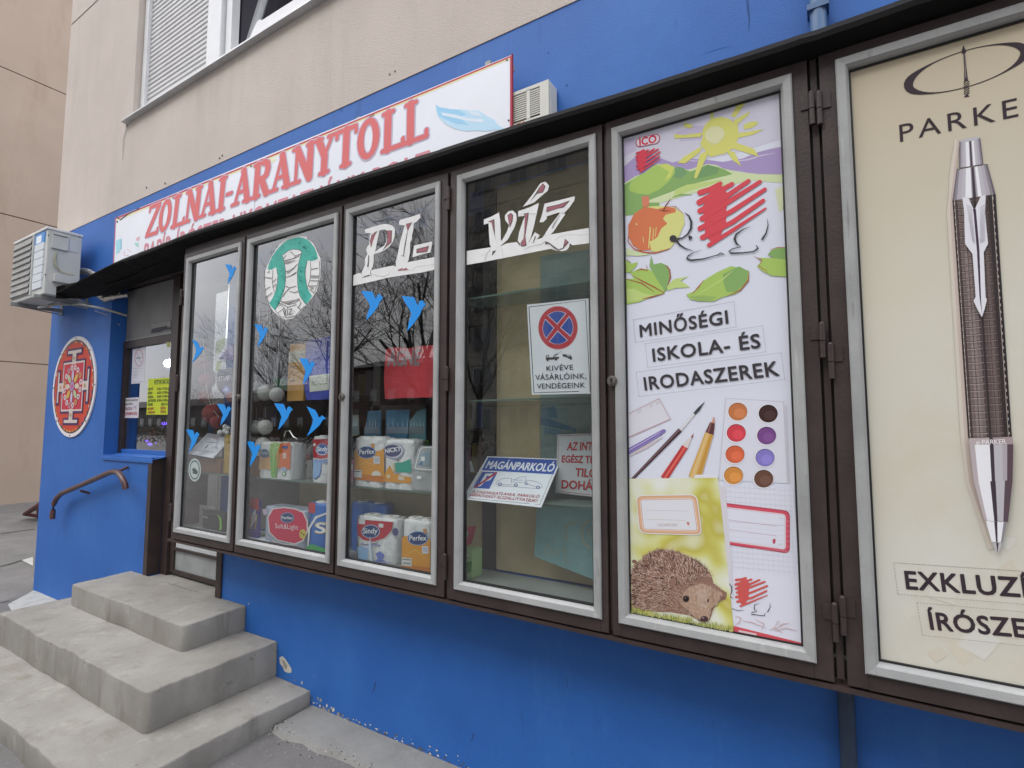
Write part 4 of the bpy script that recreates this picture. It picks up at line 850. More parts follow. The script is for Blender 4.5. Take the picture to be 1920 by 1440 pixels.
def scribble(ar, f, mt):
    S = [((500, 660), (560, 640), (625, 603), 34), ((495, 720), (600, 660), (697, 607), 36), ((500, 772), (650, 690), (798, 588), 34), ((512, 820), (700, 700), (868, 593), 32), ((500, 880), (700, 770), (898, 640), 32), ((515, 935), (700, 840), (888, 708), 32), ((555, 982), (700, 890), (902, 757), 26)]
    ar.poly([f(p) for p in [(620, 600), (560, 660), (520, 740), (520, 800), (530, 860), (530, 920), (570, 960), (620, 930), (660, 850), (660, 760), (680, 680)]], mt)
    for a, b, c, w_ in S: ar.line([f(a), f(b), f(c)], [w_*f.k, w_*.9*f.k, w_*.42*f.k if c[1] > 740 else w_*.72*f.k], mt, round_=True)
class F:
    def __init__(s, ox, oy, k, rx=0, ry=0, skew=0): s.o = (ox, oy); s.k = k; s.r = (rx, ry); s.sk = skew
    def __call__(s, p): return (s.o[0]+(p[0]-s.r[0])*s.k, s.o[1]+(p[1]-s.r[1])*s.k+s.sk*(p[0]-s.r[0]))
scribble(ar, F(0, 0, 1), (.62, .06, .08)); scribble(ar, F(105, 388, .36, 482, 578), (.62, .04, .07))
ar.ell(336, 942, 22, 21, BKI); ar.line([(408, 783), (432, 803), (447, 840), (445, 880), (425, 915), (395, 938), (360, 946)], [3, 10, 14, 13, 10, 8, 12], BKI)
ar.line([(352, 950), (375, 980), (410, 1003), (458, 1017)], [14, 11, 8, 2], BKI).ell(443, 938, 9, 12, BKI, rot=.5).poly([(428, 930), (440, 922), (444, 945), (436, 955)], BKI)
ar.line([(510, 1012), (460, 1028), (428, 1048), (420, 1065), (445, 1075), (520, 1068), (600, 1045), (655, 1038)], [1, 4, 9, 12, 11, 8, 5, 2], BKI).line([(600, 1045), (628, 1030), (652, 1040)], [2, 7, 2], BKI)
ar.line([(812, 868), (765, 885), (722, 915), (712, 945), (725, 975), (752, 992), (700, 1005), (678, 1020), (690, 1032), (760, 1030), (830, 1022), (856, 1002), (845, 985)], [1, 6, 11, 14, 12, 5, 6, 9, 10, 8, 8, 11, 7], BKI)
ar.line([(912, 820), (918, 860), (905, 910), (880, 950)], [2, 6, 9, 12], BKI)
ar.build('cartoon_emblem', po)
ar = A(CA, 3)
P_ = []
for k in range(28):
    t = 2*math.pi*k/28; x = 48*(1 if math.cos(t) > 0 else -1)+28*math.cos(t); y = 30*math.sin(t); P_.append((180+x*.98, 340+y-x*.20))
ar.poly(P_, (.45, .05, .10)); ar.poly([(180+(x-180)*.93, 340+(y-340)*.88) for x, y in P_], flat((.66, .62, .68), .35)); ar.text('ICO', (130, 372), (232, 350), (128, 328), (.58, .03, .07), bold=.035)
ar.build('brand_badge', po)
ar = A(CB2, 3); TX = flat((.05, .045, .05), .35)
for t, bl, br, tl in (('MINŐSÉGI', (285, 288), (942, 185), (278, 200)), ('ISKOLA- ÉS', (382, 470), (1185, 366), (373, 378)), ('IRODASZEREK', (320, 685), (1325, 575), (308, 592))): ar.text(t, bl, br, tl, TX, bold=.022, space=1.08)
ar.build('lettering', po)
ar = A(CB2, 2)
for q in ([(232, 158), (985, 22), (1003, 213), (248, 330)], [(323, 340), (1203, 205), (1225, 400), (343, 518)], [(260, 553), (1342, 408), (1367, 608), (280, 735)]): ar.dash(q+[q[0]], 3, flat((.18, .18, .2)), 11, 8)
ar.build('dashed_frames', po)
ar = A(CB2, 1)
ar.poly([(190, 860), (425, 743), (515, 905), (190, 1050)], (.52, .44, .48)).poly([(190, 872), (422, 756), (502, 902), (190, 1036)], (.64, .63, .68)).line([(190, 1042), (508, 905)], 4, (.45, .25, .28))
for t, x, y in (('28', 262, 862), ('29', 350, 822), ('30', 398, 800)): ar.text(t, (x, y), (x+30, y-13), (x-2, y-20), (.45, .42, .45))
for k in range(14): x = 200+k*17; y = 868-(x-200)*.51; ar.line([(x, y), (x+4, y+10)], 1.6, (.4, .36, .4))
ar.line([(190, 1190), (330, 1110), (450, 1040)], [4, 26, 4], (.55, .47, .50)).line([(190, 1148), (440, 1005)], [40, 34], (.19, .14, .40)).ell(452, 996, 24, 15, (.22, .16, .42), rot=-.5).line([(192, 1140), (430, 1003)], [7, 6], (.5, .45, .66)).line([(192, 1160), (435, 1020)], [4, 4], (.36, .3, .55))
ar.line([(222, 1355), (582, 985)], [20, 34], (.055, .025, .03)).line([(228, 1345), (575, 985)], [3, 5], (.3, .2, .22)).line([(582, 985), (690, 862)], [26, 18], (.58, .57, .60)).line([(586, 975), (690, 858)], [6, 4], (.75, .75, .78)).line([(688, 865), (720, 830), (766, 772)], [20, 24, 1], (.05, .055, .06))
ar.line([(460, 1350), (620, 1108)], [56, 48], (.60, .07, .06)).line([(450, 1345), (606, 1100)], [10, 9], (.36, .03, .05)).line([(482, 1350), (636, 1118)], [9, 8], (.42, .03, .04)).line([(465, 1345), (622, 1110)], [14, 12], (.66, .14, .10))
ar.poly([(598, 1098), (638, 1122), (683, 1010)], (.64, .58, .55)).poly([(662, 1038), (676, 1044), (684, 1008)], (.3, .06, .06))
ar.line([(690, 1345), (800, 1012)], [95, 64], (.60, .36, .10)).line([(672, 1345), (788, 1010)], [28, 18], (.66, .46, .20)).line([(715, 1350), (816, 1018)], [24, 14], (.50, .26, .05)).poly([(772, 1000), (832, 1022), (842, 935), (808, 925)], (.10, .035, .04)).poly([(786, 1005), (796, 1008), (818, 932), (812, 930)], (.3, .14, .12)).poly([(818, 930), (840, 935), (840, 890), (832, 886)], (.58, .28, .18))
ar.poly([(690, 1322), (780, 1318), (866, 1324), (866, 1346), (690, 1346)], flat((.70, .70, .76)))
ar.build('pens_print', po)
ar = A(CB2, 1)
ar.poly([(920, 743), (1360, 770), (1392, 1385), (868, 1360), (880, 1210)], (.55, .54, .60)).poly([(928, 750), (1352, 777), (1384, 1385), (876, 1360)], (.65, .66, .73)).line([(1375, 800), (1400, 1385)], 10, (.58, .56, .62))
for x, y, c in [(1014, 847, (.50, .17, .06)), (1242, 862, (.045, .018, .016)), (1003, 1007, (.58, .05, .07)), (1230, 1027, (.17, .06, .22)), (993, 1167, (.60, .12, .05)), (1218, 1192, (.22, .18, .50)), (982, 1325, (.58, .24, .05)), (1208, 1350, (.13, .06, .04))]:
    ar.ell(x-6, y+3, 80, 75, (.62, .61, .64)); ar.ell(x-2, y+1, 76, 71, flat((.78, .78, .82))); ar.ell(x, y, 72, 67, tuple(v*.55 for v in c)); ar.ell(x+1, y+3, 69, 62, c, n=30); ar.ell(x+12, y+12, 42, 36, tuple(min(1, v*1.18+.012) for v in c), n=20)
ar.build('paint_pans_print', po)
# lower cards
ar = A(CC, 2)
ar.poly([(735, 150), (1228, 182), (1290, 1200), (835, 1112)], flat((.68, .69, .77), .35))
GRD = (.54, .55, .63)
for k in range(15): x = 752+k*32; ar.line([(x, 152+k*2), (x+22+k*.8, 700+k*5)], 1.3, GRD)
for k in range(17): y = 175+k*32; ar.line([(745+k*2, y), (1232+k*1.6, y+32+k*.8)], 1.3, GRD)
ar.poly([(742, 170), (790, 185), (830, 700), (842, 900), (800, 900)], (.62, .60, .64))
ar.build('right_card_print', po)
ar = A(CC, 3)
def ring(pts, o, c_out, c_in):
    ar.poly(pts, c_out); cx = sum(p[0] for p in pts)/len(pts); cy_ = sum(p[1] for p in pts)/len(pts)
    hx = max(abs(p[0]-cx) for p in pts); hy = max(abs(p[1]-cy_) for p in pts)
    ar.poly([(cx+(x-cx)*(1-o/hx), cy_+(y-cy_)*(1-o/hy)) for x, y in pts], c_in)
def rr4(q, r):
    P = []
    for i in range(4):
        a, b, c = q[i-1], q[i], q[(i+1) % 4]; la = math.hypot(a[0]-b[0], a[1]-b[1]); lc = math.hypot(c[0]-b[0], c[1]-b[1])
        pa = (b[0]+(a[0]-b[0])*r/la, b[1]+(a[1]-b[1])*r/la); pc = (b[0]+(c[0]-b[0])*r/lc, b[1]+(c[1]-b[1])*r/lc)
        for t in (0, .25, .5, .75, 1): P.append(((1-t)**2*pa[0]+2*t*(1-t)*b[0]+t*t*pc[0], (1-t)**2*pa[1]+2*t*(1-t)*b[1]+t*t*pc[1]))
    return P
def rr3(q, r): return [q[0]]+rr4(q, r)[5:15]+[q[3]]
ar.poly([(758, 280)]+rr4([(758, 280), (1204, 335), (1204, 610), (780, 550)], 40)[5:15]+[(785, 550)], (.40, .05, .08)); ar.poly([(758, 286)]+rr4([(758, 286), (1198, 340), (1198, 602), (784, 544)], 38)[5:15]+[(785, 544)], (.60, .08, .12))
ar.poly([(760, 305)]+rr4([(760, 305), (1178, 356), (1178, 586), (785, 530)], 24)[5:15]+[(788, 530)], (.66, .55, .60)); ar.poly([(762, 316)]+rr4([(762, 316), (1168, 364), (1168, 576), (786, 520)], 14)[5:15]+[(788, 520)], flat((.68, .69, .77), .35))
ar.line([(795, 390), (1118, 434)], 2.2, (.5, .25, .3)).line([(798, 452), (1118, 496)], 2.2, (.5, .25, .3)); ar.poly([(1092, 525), (1100, 512), (1112, 516), (1110, 545), (1094, 545)], (.5, .07, .12))
ar.line([(1140, 372), (1140, 382), (1160, 385)], 2, (.45, .3, .35)).line([(1135, 560), (1137, 548), (1160, 548)], 2, (.45, .3, .35))
f = F(850, 735, .50, 482, 578, skew=.12); scribble(ar, f, (.60, .10, .09))
for q, wds in (([(812, 800), (830, 820), (832, 850), (820, 880)], [2, 7, 7, 2]), ([(822, 885), (830, 893)], [8, 8]), ([(832, 960), (870, 975), (910, 972)], [3, 4, 2]), ([(1010, 925), (975, 940), (975, 965), (995, 980), (960, 985), (955, 998), (1010, 1005), (1040, 1008), (1045, 990)], [1, 5, 6, 3, 5, 5, 4, 5, 3]), ([(1075, 925), (1078, 950), (1060, 985)], [2, 4, 6])): ar.line(q, wds, BKI)
for q in ([(850, 1010), (890, 1020), (880, 1050), (850, 1070)], [(900, 1040), (960, 1050), (1055, 1088)], [(980, 1030), (1040, 1060), (1020, 1100)], [(1100, 1090), (1130, 1040), (1150, 1080)], [(1100, 1100), (1160, 1060), (1200, 1055)], [(1110, 1105), (1180, 1085), (1250, 1105)], [(1070, 1100), (1105, 1085), (1160, 1120)]): ar.line(q, [2, 7, 2], (.60, .42, .42))
ar.poly([(840, 1072), (1275, 1180), (1290, 1200), (842, 1112)], (.58, .08, .10)); ar.line([(875, 1105), (990, 1128)], [12, 12], (.66, .5, .52))
ar.build('red_label_print', po)
BOK = multi('bokeh_card_print', [(.30, (.72, .73, .68)), (.42, (.66, .67, .42)), (.52, (.58, .56, .16)), (.60, (.50, .44, .08)), (.72, (.64, .64, .40))], 8, .35, detail=1)
ar = A(CC, 4); lc = [(160, 128), (742, 122), (790, 560), (845, 1112), (168, 993)]
ar.poly(lc, BOK)
ar.build('left_card_print', po)
ar = A(CC, 6)
q4 = [(214, 234), (608, 228), (642, 492), (238, 480)]
c0 = flat((.72, .72, .72)); OC = (.52, .24, .08)
def sc4(q, o): 
    cx = sum(p[0] for p in q)/4; cy_ = sum(p[1] for p in q)/4
    return [(cx+(x-cx)*(1-o/195), cy_+(y-cy_)*(1-o/125)) for x, y in q]
ar.poly(rr4(q4, 44), c0); ar.poly(rr4(sc4(q4, 6), 40), OC); ar.poly(rr4(sc4(q4, 9), 38), (.66, .40, .25)); ar.poly(rr4(sc4(q4, 24), 26), flat((.74, .68, .66))); ar.poly(rr4(sc4(q4, 28), 20), OC); ar.poly(rr4(sc4(q4, 31), 16), flat((.68, .68, .72), .35))
ar.line([(285, 330), (555, 336)], 2, (.4, .38, .38)).line([(285, 388), (535, 396)], 2, (.5, .38, .3)).text('LECKEFÜZET', (358, 432), (486, 434), (357, 416), (.42, .28, .22)); ar.poly([(540, 410), (550, 404), (562, 412), (552, 432)], (.55, .2, .12))
ar.build('orange_label_print', po)
# the printed animal
ar = Art(CC, .0003+5*.0006, .0000008); rr = random.Random(9)
body = [(178, 760), (190, 715), (230, 670), (290, 610), (345, 585), (410, 582), (470, 595), (540, 620), (610, 655), (665, 700), (700, 750), (715, 800), (760, 835), (800, 860), (795, 900), (750, 920), (715, 960), (690, 1035), (655, 1050), (620, 1040), (560, 1005), (440, 985), (300, 980), (205, 955), (185, 880), (195, 820)]
ar.poly(body, (.27, .15, .11))
for k in range(60):
    x, y = rr.uniform(200, 640), rr.uniform(640, 960); ar.ell(x, y, rr.uniform(12, 30), rr.uniform(8, 18), rr.choice([(.28, .16, .11), (.14, .07, .05), (.22, .12, .09)]), rot=rr.uniform(0, 3), n=8)
def inside(x, y, P):
    c = False
    for i in range(len(P)):
        (x0, y0), (x1, y1) = P[i-1], P[i]
        if (y0 > y) != (y1 > y) and x < (x1-x0)*(y-y0)/(y1-y0)+x0: c = not c
    return c
SPC = [flat(c) for c in [(.62, .45, .36), (.52, .34, .26), (.70, .55, .45), (.14, .07, .06), (.08, .04, .04), (.42, .25, .19)]]
cnt = 0
while cnt < 2600:
    x, y = rr.uniform(175, 760), rr.uniform(570, 970)
    if not inside(x, y, body): continue
    if x > 430 and y > 760 and (x-430)*.25+(y-760) > 60 and x > 420+(960-y)*.2: continue
    d = math.atan2(y-900, x-560)+rr.gauss(0, .35); l = rr.uniform(10, 28)
    ar.line([(x, y), (x+l*math.cos(d), y+l*math.sin(d))], [rr.uniform(2.2, 4.2), .8], rr.choice(SPC)); cnt += 1
FC = [flat(c) for c in [(.56, .42, .33), (.44, .29, .21), (.64, .50, .40), (.34, .20, .15)]]
ar.poly([(560, 820), (640, 800), (720, 830), (770, 860), (740, 930), (700, 960), (688, 1030), (650, 1046), (610, 1030), (560, 980), (500, 930), (520, 860)], (.44, .30, .21)).poly([(600, 850), (660, 830), (690, 900), (670, 960), (630, 940)], (.50, .37, .29))
for k in range(1500):
    x, y = rr.uniform(300, 760), rr.uniform(800, 1000)
    if not inside(x, y, body) or x < 440 and y < 880: continue
    d = math.atan2(y-1000, x-640)+rr.gauss(0, .3)+math.pi*0; l = rr.uniform(8, 22); ar.line([(x, y), (x+l*math.cos(d), y+l*math.sin(d))], [2.4, .6], rr.choice(FC if 560 < x < 700 else FC[:2]+FC[3:]))
ar.line([(425, 800), (430, 760), (450, 745), (475, 760)], [3, 8, 8, 3], (.50, .36, .28)).ell(455, 790, 20, 30, (.27, .15, .12), rot=.3); ar.ell(756, 876, 17, 22, (.46, .31, .22), rot=.2); ar.ell(760, 884, 7, 11, (.26, .15, .11))
ar.ell(538, 897, 22, 22, (.10, .055, .045)); ar.ell(540, 899, 15, 16, (.012, .01, .012)); ar.ell(535, 892, 3, 3, (.35, .33, .35), n=8); ar.ell(680, 908, 5, 12, (.08, .045, .04), rot=.2)
ar.ell(655, 1026, 25, 19, (.06, .03, .035)); ar.ell(648, 1019, 8, 5, (.3, .22, .22), n=8); ar.line([(600, 1000), (625, 1035), (655, 1048), (685, 1036)], [1, 5, 6, 2], (.12, .06, .05))
GG = [flat(c) for c in [(.36, .40, .08), (.46, .46, .12), (.24, .28, .06), (.55, .52, .22), (.18, .2, .05)]]
for k in range(520):
    x = rr.uniform(172, 838); y0 = 985+(x-170)*.185; y = y0-rr.uniform(0, 38)-(10 if 540 < x < 600 else 0)+10
    if 590 < x < 700 and y < 1055: y = rr.uniform(1058, y0+16)
    ar.line([(x, min(y+12, y0+4)), (x+rr.uniform(-14, 14), y-rr.uniform(8, 24))], [4, 1], rr.choice(GG))
ar.build('hedgehog_print', po)
# =================================================================== POSTER LEAF: PEN
a_, b_ = LV[5]; QX0, QX1 = a_+.035, b_-.035
CREAMP = multi('cream_poster_print', [(.3, (.60, .565, .455)), (.5, (.61, .585, .50)), (.7, (.63, .63, .575))], 1.4, .35, second=[(3.2, .52, .70, (.585, .545, .44), 1)])
_n = CREAMP.node_tree; _b = _n.nodes['Principled BSDF']; _src = _b.inputs['Base Color'].links[0].from_socket      # the print itself fades from tan at the top to pale cream
_t = _n.nodes.new('ShaderNodeTexCoord'); _s = _n.nodes.new('ShaderNodeSeparateXYZ'); _m = _n.nodes.new('ShaderNodeMapRange'); _m.inputs[1].default_value = 1.9; _m.inputs[2].default_value = 2.75
_x = _n.nodes.new('ShaderNodeMix'); _x.data_type = 'RGBA'; _x.inputs[7].default_value = (.50, .42, .29, 1)
_n.links.new(_t.outputs['Object'], _s.inputs[0]); _n.links.new(_s.outputs['Z'], _m.inputs[0]); _n.links.new(_m.outputs[0], _x.inputs[0]); _n.links.new(_src, _x.inputs[6]); _n.links.new(_x.outputs[2], _b.inputs['Base Color'])
g = MB(); g.box(QX0, QX1, PY, PY+.004, PZ0, PZ1, CREAMP); pq = g.build('pen_poster', label='tall cream poster of a silver and brown ballpoint pen at the right edge', cat='poster')
C4 = pp.crop(1480, 0, 3.2727); C5 = pp.crop(1480, 400, 2.88); C6 = pp.crop(1480, 880, 2.5705)
ar = A(pp, 0); rr = random.Random(12)
for k in range(15):
    x = rr.uniform(1650, 1990); y = rr.uniform(1000, 1330); s = rr.uniform(15, 45); t = rr.uniform(0, 1.5)
    P_ = [(x+s*math.cos(t+q)*rr.uniform(.7, 1.2), y+s*math.sin(t+q)*rr.uniform(.6, 1)) for q in (0, 1.6, 3.1, 4.7)]
    if min(at(px, py, PY).x for px, py in P_) < QX0+.01 or min(at(px, py, PY).z for px, py in P_) < PZ0+.01: continue
    ar.poly(P_, CR1 if False else flat([(.61, .565, .46), (.63, .61, .53), (.60, .555, .455), (.63, .62, .56)][k % 4], .35))
ar.build_each('paper_patch_print', pq)
ar = A(C4, 1); INK = flat((.04, .028, .035), .35)
N_ = 48; cx, cy0, rx, ry, th = 1087, 422, 372, 108, -.30; pts = []; wd = []
for k in range(N_):
    t = 2*math.pi*k/N_; x, y = rx*math.cos(t), ry*math.sin(t); pts.append((cx+x*math.cos(th)-y*math.sin(th), cy0+x*math.sin(th)+y*math.cos(th)))
    wd.append(5+52*max(0, math.cos(t-math.pi*1.02))**5+52*max(0, math.cos(t))**5)
ar.line(pts, wd, INK, closed=True)
ar.line([(1072, 318), (1080, 420), (1085, 500)], [11, 14, 24], INK).line([(1076, 325), (1083, 480)], [2, 3], (.4, .35, .32)).poly([(1068, 278), (1086, 318), (1076, 330), (1062, 332), (1055, 318)], INK)
for k in range(6): y = 500+k*14; ar.line([(1070, y), (1086, y+16), (1104, y-2)], 6, INK)
ar.poly([(1070, 598), (1088, 578), (1106, 594)], INK)
ar.build('logo_print', pq)
ar = A(C4, 1); ar.text('PARKER', (680, 872), (1590, 674), (673, 768), INK, bold=-.006, space=1.25); ar.build('lettering', pq)
# pen
ar = A(pp, 2)
def c4(x, y): return (1480+x/3.2727, y/3.2727)
def c5(x, y): return (1480+x/2.88, 400+y/2.88)
def c6(x, y): return (1480+x/2.5705, 880+y/2.5705)
HALO = [(.60, .54, .46), (.52, .43, .38)]
ar.poly([c4(1015, 860), c4(1045, 855), c4(1005, 1230), c5(885, 0), c5(965, 1215), c6(890, 60), c6(985, 380), c6(960, 390), c6(850, 60), c5(925, 1215), c5(850, 0), c4(975, 1230), c4(985, 1050)], HALO[0]).poly([c4(1030, 860), c4(1045, 855), c4(1003, 1230), c5(885, 0), c5(965, 1215), c6(890, 60), c6(975, 380), c6(865, 60), c5(945, 1215), c5(868, 0), c4(988, 1230)], HALO[1])
MC = {'s': (.47, .455, .48), 'h': (.78, .775, .80), 'd': (.05, .035, .045), 'm': (.24, .225, .24)}
def strip(T, Bt, cols):            # T, Bt: (left,right) points; cols: list of (fraction start, fraction end, colour)
    for a, b, c in cols:
        m_ = lambda S, f: (S[0][0]+(S[1][0]-S[0][0])*f, S[0][1]+(S[1][1]-S[0][1])*f)
        ar.poly([m_(T, a), m_(T, b), m_(Bt, b), m_(Bt, a)], c)
met = [(0, .04, (.16, .13, .16)), (.04, .1, MC['m']), (.1, .2, (.42, .39, .44)), (.2, .3, MC['s']), (.3, .45, MC['h']), (.45, .48, (.3, .27, .31)), (.48, .55, MC['d']), (.55, .59, (.34, .3, .35)), (.59, .68, MC['h']), (.68, .78, MC['s']), (.78, .88, (.42, .38, .43)), (.88, .95, MC['m']), (.95, 1, (.14, .11, .14))]
strip((c4(1042, 870), c4(1170, 845)), (c4(1040, 1032), c4(1190, 1008)), met); ar.ell(*c4(1106, 858), 19.5, 3.2, MC['s'], rot=-.19)
strip((c4(1025, 1045), c4(1215, 1012)), (c4(1000, 1232), c4(1264, 1193)), met); ar.line([c4(1025, 1043), c4(1120, 1022), c4(1216, 1010)], 1.2, MC['d'])
BT = (c4(1000, 1232), c4(1264, 1193)); BB = (c5(965, 1212), c5(1200, 1205))
strip(BT, BB, [(0, .04, (.03, .022, .022)), (.04, .09, (.07, .05, .05)), (.09, .2, (.17, .13, .125)), (.2, .34, (.26, .205, .195)), (.34, .42, (.19, .15, .145)), (.42, .48, (.10, .075, .075)), (.48, .54, (.04, .03, .032)), (.54, .62, (.11, .08, .078)), (.62, .74, (.16, .12, .115)), (.74, .82, (.10, .075, .072)), (.82, .9, (.035, .025, .026)), (.9, 1, (.022, .018, .02))])

ln = lambda S, f: (S[0][0]+(S[1][0]-S[0][0])*f, S[0][1]+(S[1][1]-S[0][1])*f)
DKL = flat((.05, .03, .03)); LTL = flat((.50, .42, .38))
for f in (.045, .10, .27, .45, .52, .66, .80, .92):
    a, b = ln(BT, f), ln(BB, f); ar.line([a, b], .9 if f not in (.1, .8) else 1.4, DKL if f not in (.92, .045) else LTL)
for k in range(34):
    t = k/34+.01; S = (tuple(BT[0][i]+(BB[0][i]-BT[0][i])*t for i in (0, 1)), tuple(BT[1][i]+(BB[1][i]-BT[1][i])*t for i in (0, 1)))
    for f0, f1 in ((.1, .45), (.52, .80)): ar.line([ln(S, f0), ln(S, f1)], 1.1, DKL); ar.line([(ln(S, f0)[0], ln(S, f0)[1]+1.3), (ln(S, f1)[0], ln(S, f1)[1]+1.3)], .6, LTL if f0 < .3 else flat((.36, .26, .22)))
    for f0 in (.93, .035): ar.line([ln(S, f0), (ln(S, f0)[0]+.6, ln(S, f0)[1]+5)], 1.3, LTL)
# clip in the shape of a feathered arrow
SILP = (.70, .69, .73)
ar.poly([c4(1058, 1222), c4(1090, 1212), c4(1130, 1300), c4(1170, 1210), c4(1200, 1204), c5(1052, 0), c5(1068, 170), c5(1045, 215), c5(1055, 455), c5(1062, 470), c5(1050, 520), c5(1036, 564), c5(1010, 520), c5(990, 475), c5(1002, 455), c5(985, 225), c5(945, 170), c5(940, 0)], SILP)
ar.poly([c4(1120, 1290), c4(1140, 1290), c5(1022, 200), c5(1030, 450), c5(1036, 555), c5(1022, 450), c5(1008, 200), c5(990, 0)], (.05, .03, .06))
for k in range(20):
    y = -40+k*10; ar.line([c5(952+k*1.6, y), c5(982+k*.9, y+16)], 1.0, (.36, .33, .38)); ar.line([c5(1024, y+16), c5(1052, y)], 1.0, (.36, .33, .38))
strip((c5(965, 1214), c5(1200, 1207)), (c5(968, 1250), c5(1203, 1246)), [(0, .46, (.45, .38, .38)), (.46, .54, MC['d']), (.54, 1, (.36, .28, .29))]); 
ar.text('ø PARKER', c5(1005, 1248), c5(1165, 1243), c5(1003, 1224), (.75, .72, .72), bold=.01)
strip((c5(968, 1250), c5(1203, 1246)), (c6(885, 60), c6(1070, 50)), [(0, .12, (.44, .38, .39)), (.12, .46, MC['h']), (.46, .55, MC['d']), (.55, .75, MC['s']), (.75, .86, (.40, .36, .38)), (.86, 1, (.10, .06, .075))])
strip((c6(885, 60), c6(1070, 50)), (c6(935, 243), c6(1048, 250)), [(0, .12, (.46, .40, .40)), (.12, .42, MC['h']), (.42, .56, MC['d']), (.56, .8, MC['s']), (.8, 1, (.10, .065, .08))])
strip((c6(942, 246), c6(1042, 252)), (c6(970, 346), c6(1022, 348)), [(0, .4, MC['h']), (.4, .55, MC['d']), (.55, .85, MC['h']), (.85, 1, MC['m'])]); strip((c6(972, 350), c6(1020, 352)), (c6(994, 396), c6(1000, 396)), [(0, .4, MC['s']), (.4, .65, MC['d']), (.65, 1, MC['s'])])
ar.build('pen_print', pq)
ar = A(C6, 1)
ar.text('EXKLUZÍV', (566, 575), (1262, 624), (555, 491), INK, bold=.024, space=1.06); ar.text('ÍRÓSZEREK', (682, 770), (1440, 836), (668, 688), INK, bold=.024, space=1.06)
ar.build('lettering', pq)
ar = A(C6, 0)
for q in ([(502, 450), (1360, 505), (1368, 668), (522, 600), (502, 450)], [(613, 640), (1440, 712), (1450, 880), (640, 795), (613, 640)]): ar.dash(q, 2.2, flat((.2, .17, .15)), 9, 6)
ar.build('dashed_frames', pq)
# =================================================================== STICKERS ON THE PANES
GY = FY+.0165
gp = Plane(GY)
BA = [(0, 0), (.5, .03), (.62, .22), (.66, .28), (.72, .14), (.85, .12), (.92, .2), (1, .22), (.88, .32), (.8, .42), (.76, .52), (.5, .78), (.22, 1), (.3, .72), (.4, .52), (.3, .35), (.15, .2)]
BB_ = [(0, 0), (.43, .12), (.55, .24), (.62, .37), (.72, .35), (.80, .30), (.88, .34), (1, .41), (.86, .44), (.80, .49), (.68, .62), (.58, .68), (.3, .85), (0, 1), (.15, .82), (.28, .60), (.33, .44), (.19, .24)]
BM = mat('light_blue_film', (.0, .25, .72), .6, emit=None)
def bird(box, T, lab, cr=None):
    x0, y0, x1, y1 = box; pts = [(x0+u*(x1-x0), y0+v*(y1-y0)) for u, v in T]
    return sheet('bird_sticker', gp, pts, .0006, BM, label=lab, cat='sticker', group='blue hummingbird stickers on the display panes')
for b in [((422, 495, 443, 532), BA, 'pale blue hummingbird sticker, topmost in the first pane from the left'), ((360, 636, 383, 680), BB_, 'blue hummingbird sticker above the red balls in the first pane'),
          ((407, 757, 434, 798), BA, 'blue hummingbird sticker right of the lowest red ball in the first pane'), ((349, 805, 374, 848), BA, 'blue hummingbird sticker left of the white leaflet in the first pane'),
          ((477, 608, 503, 651), BA, 'blue hummingbird sticker left of and below the round green emblem'), ((561, 671, 591, 721), BA, 'blue hummingbird sticker overlapping the orange and dark blue bags'),
          ((514, 756, 549, 806), BA, 'blue hummingbird sticker right of the upper white balls in the second pane'), ((575, 762, 611, 818), BB_, 'blue hummingbird sticker above the red kitchen roll in the second pane'),
          ((462, 827, 489, 875), BA, 'blue hummingbird sticker at the lower left of the second pane beside a white ball'), ((677, 545, 719, 601), BA, 'left of the two blue hummingbird stickers under the PI lettering'), ((753, 555, 799, 621), BA, 'right of the two blue hummingbird stickers under the PI lettering')]:
    bird(*b)
# round emblem
WM = mat('white_sticker_film', (.74, .74, .73), .55, var=.04, scale=20); GM = mat('green_sticker_film', (.03, .38, .30), .5, var=.15, scale=25)
pe = gp.crop(490, 430, 8)
em = sheet('round_window_emblem', pe, [(400, 100), (530, 78), (690, 118), (690, 150), (780, 210), (850, 360), (885, 430), (890, 600), (885, 720), (830, 930), (760, 1030), (660, 1150), (560, 1270), (470, 1340), (360, 1355), (270, 1310), (180, 1230), (110, 1110), (60, 980), (42, 800), (50, 640), (100, 520), (180, 360), (280, 210)], .0006, WM, label='oval white window emblem with a green letter shaped like pi', cat='window sticker')
ar = Art(pe, .0003, .00008)
ar.poly([(95, 605), (115, 510), (170, 400), (230, 310), (300, 235), (380, 170), (450, 140), (560, 115), (640, 130), (700, 160), (750, 210), (790, 260), (830, 350), (850, 440), (800, 465), (740, 478), (700, 462), (685, 500), (665, 600), (660, 700), (675, 820), (700, 900), (730, 950), (762, 1000), (720, 1070), (670, 1130), (620, 1070), (575, 1000), (550, 900), (540, 800), (540, 650), (560, 500), (610, 335), (560, 305), (480, 300), (400, 325), (315, 390), (340, 480), (358, 600), (362, 720), (345, 880), (310, 1010), (270, 1110), (205, 1215), (160, 1170), (118, 1110), (170, 1030), (215, 930), (245, 800), (248, 680), (235, 600), (215, 565), (160, 605)], GM)
CK = flat((.10, .09, .08), .8); CKG = flat((.005, .11, .09), .8); rr = random.Random(8)
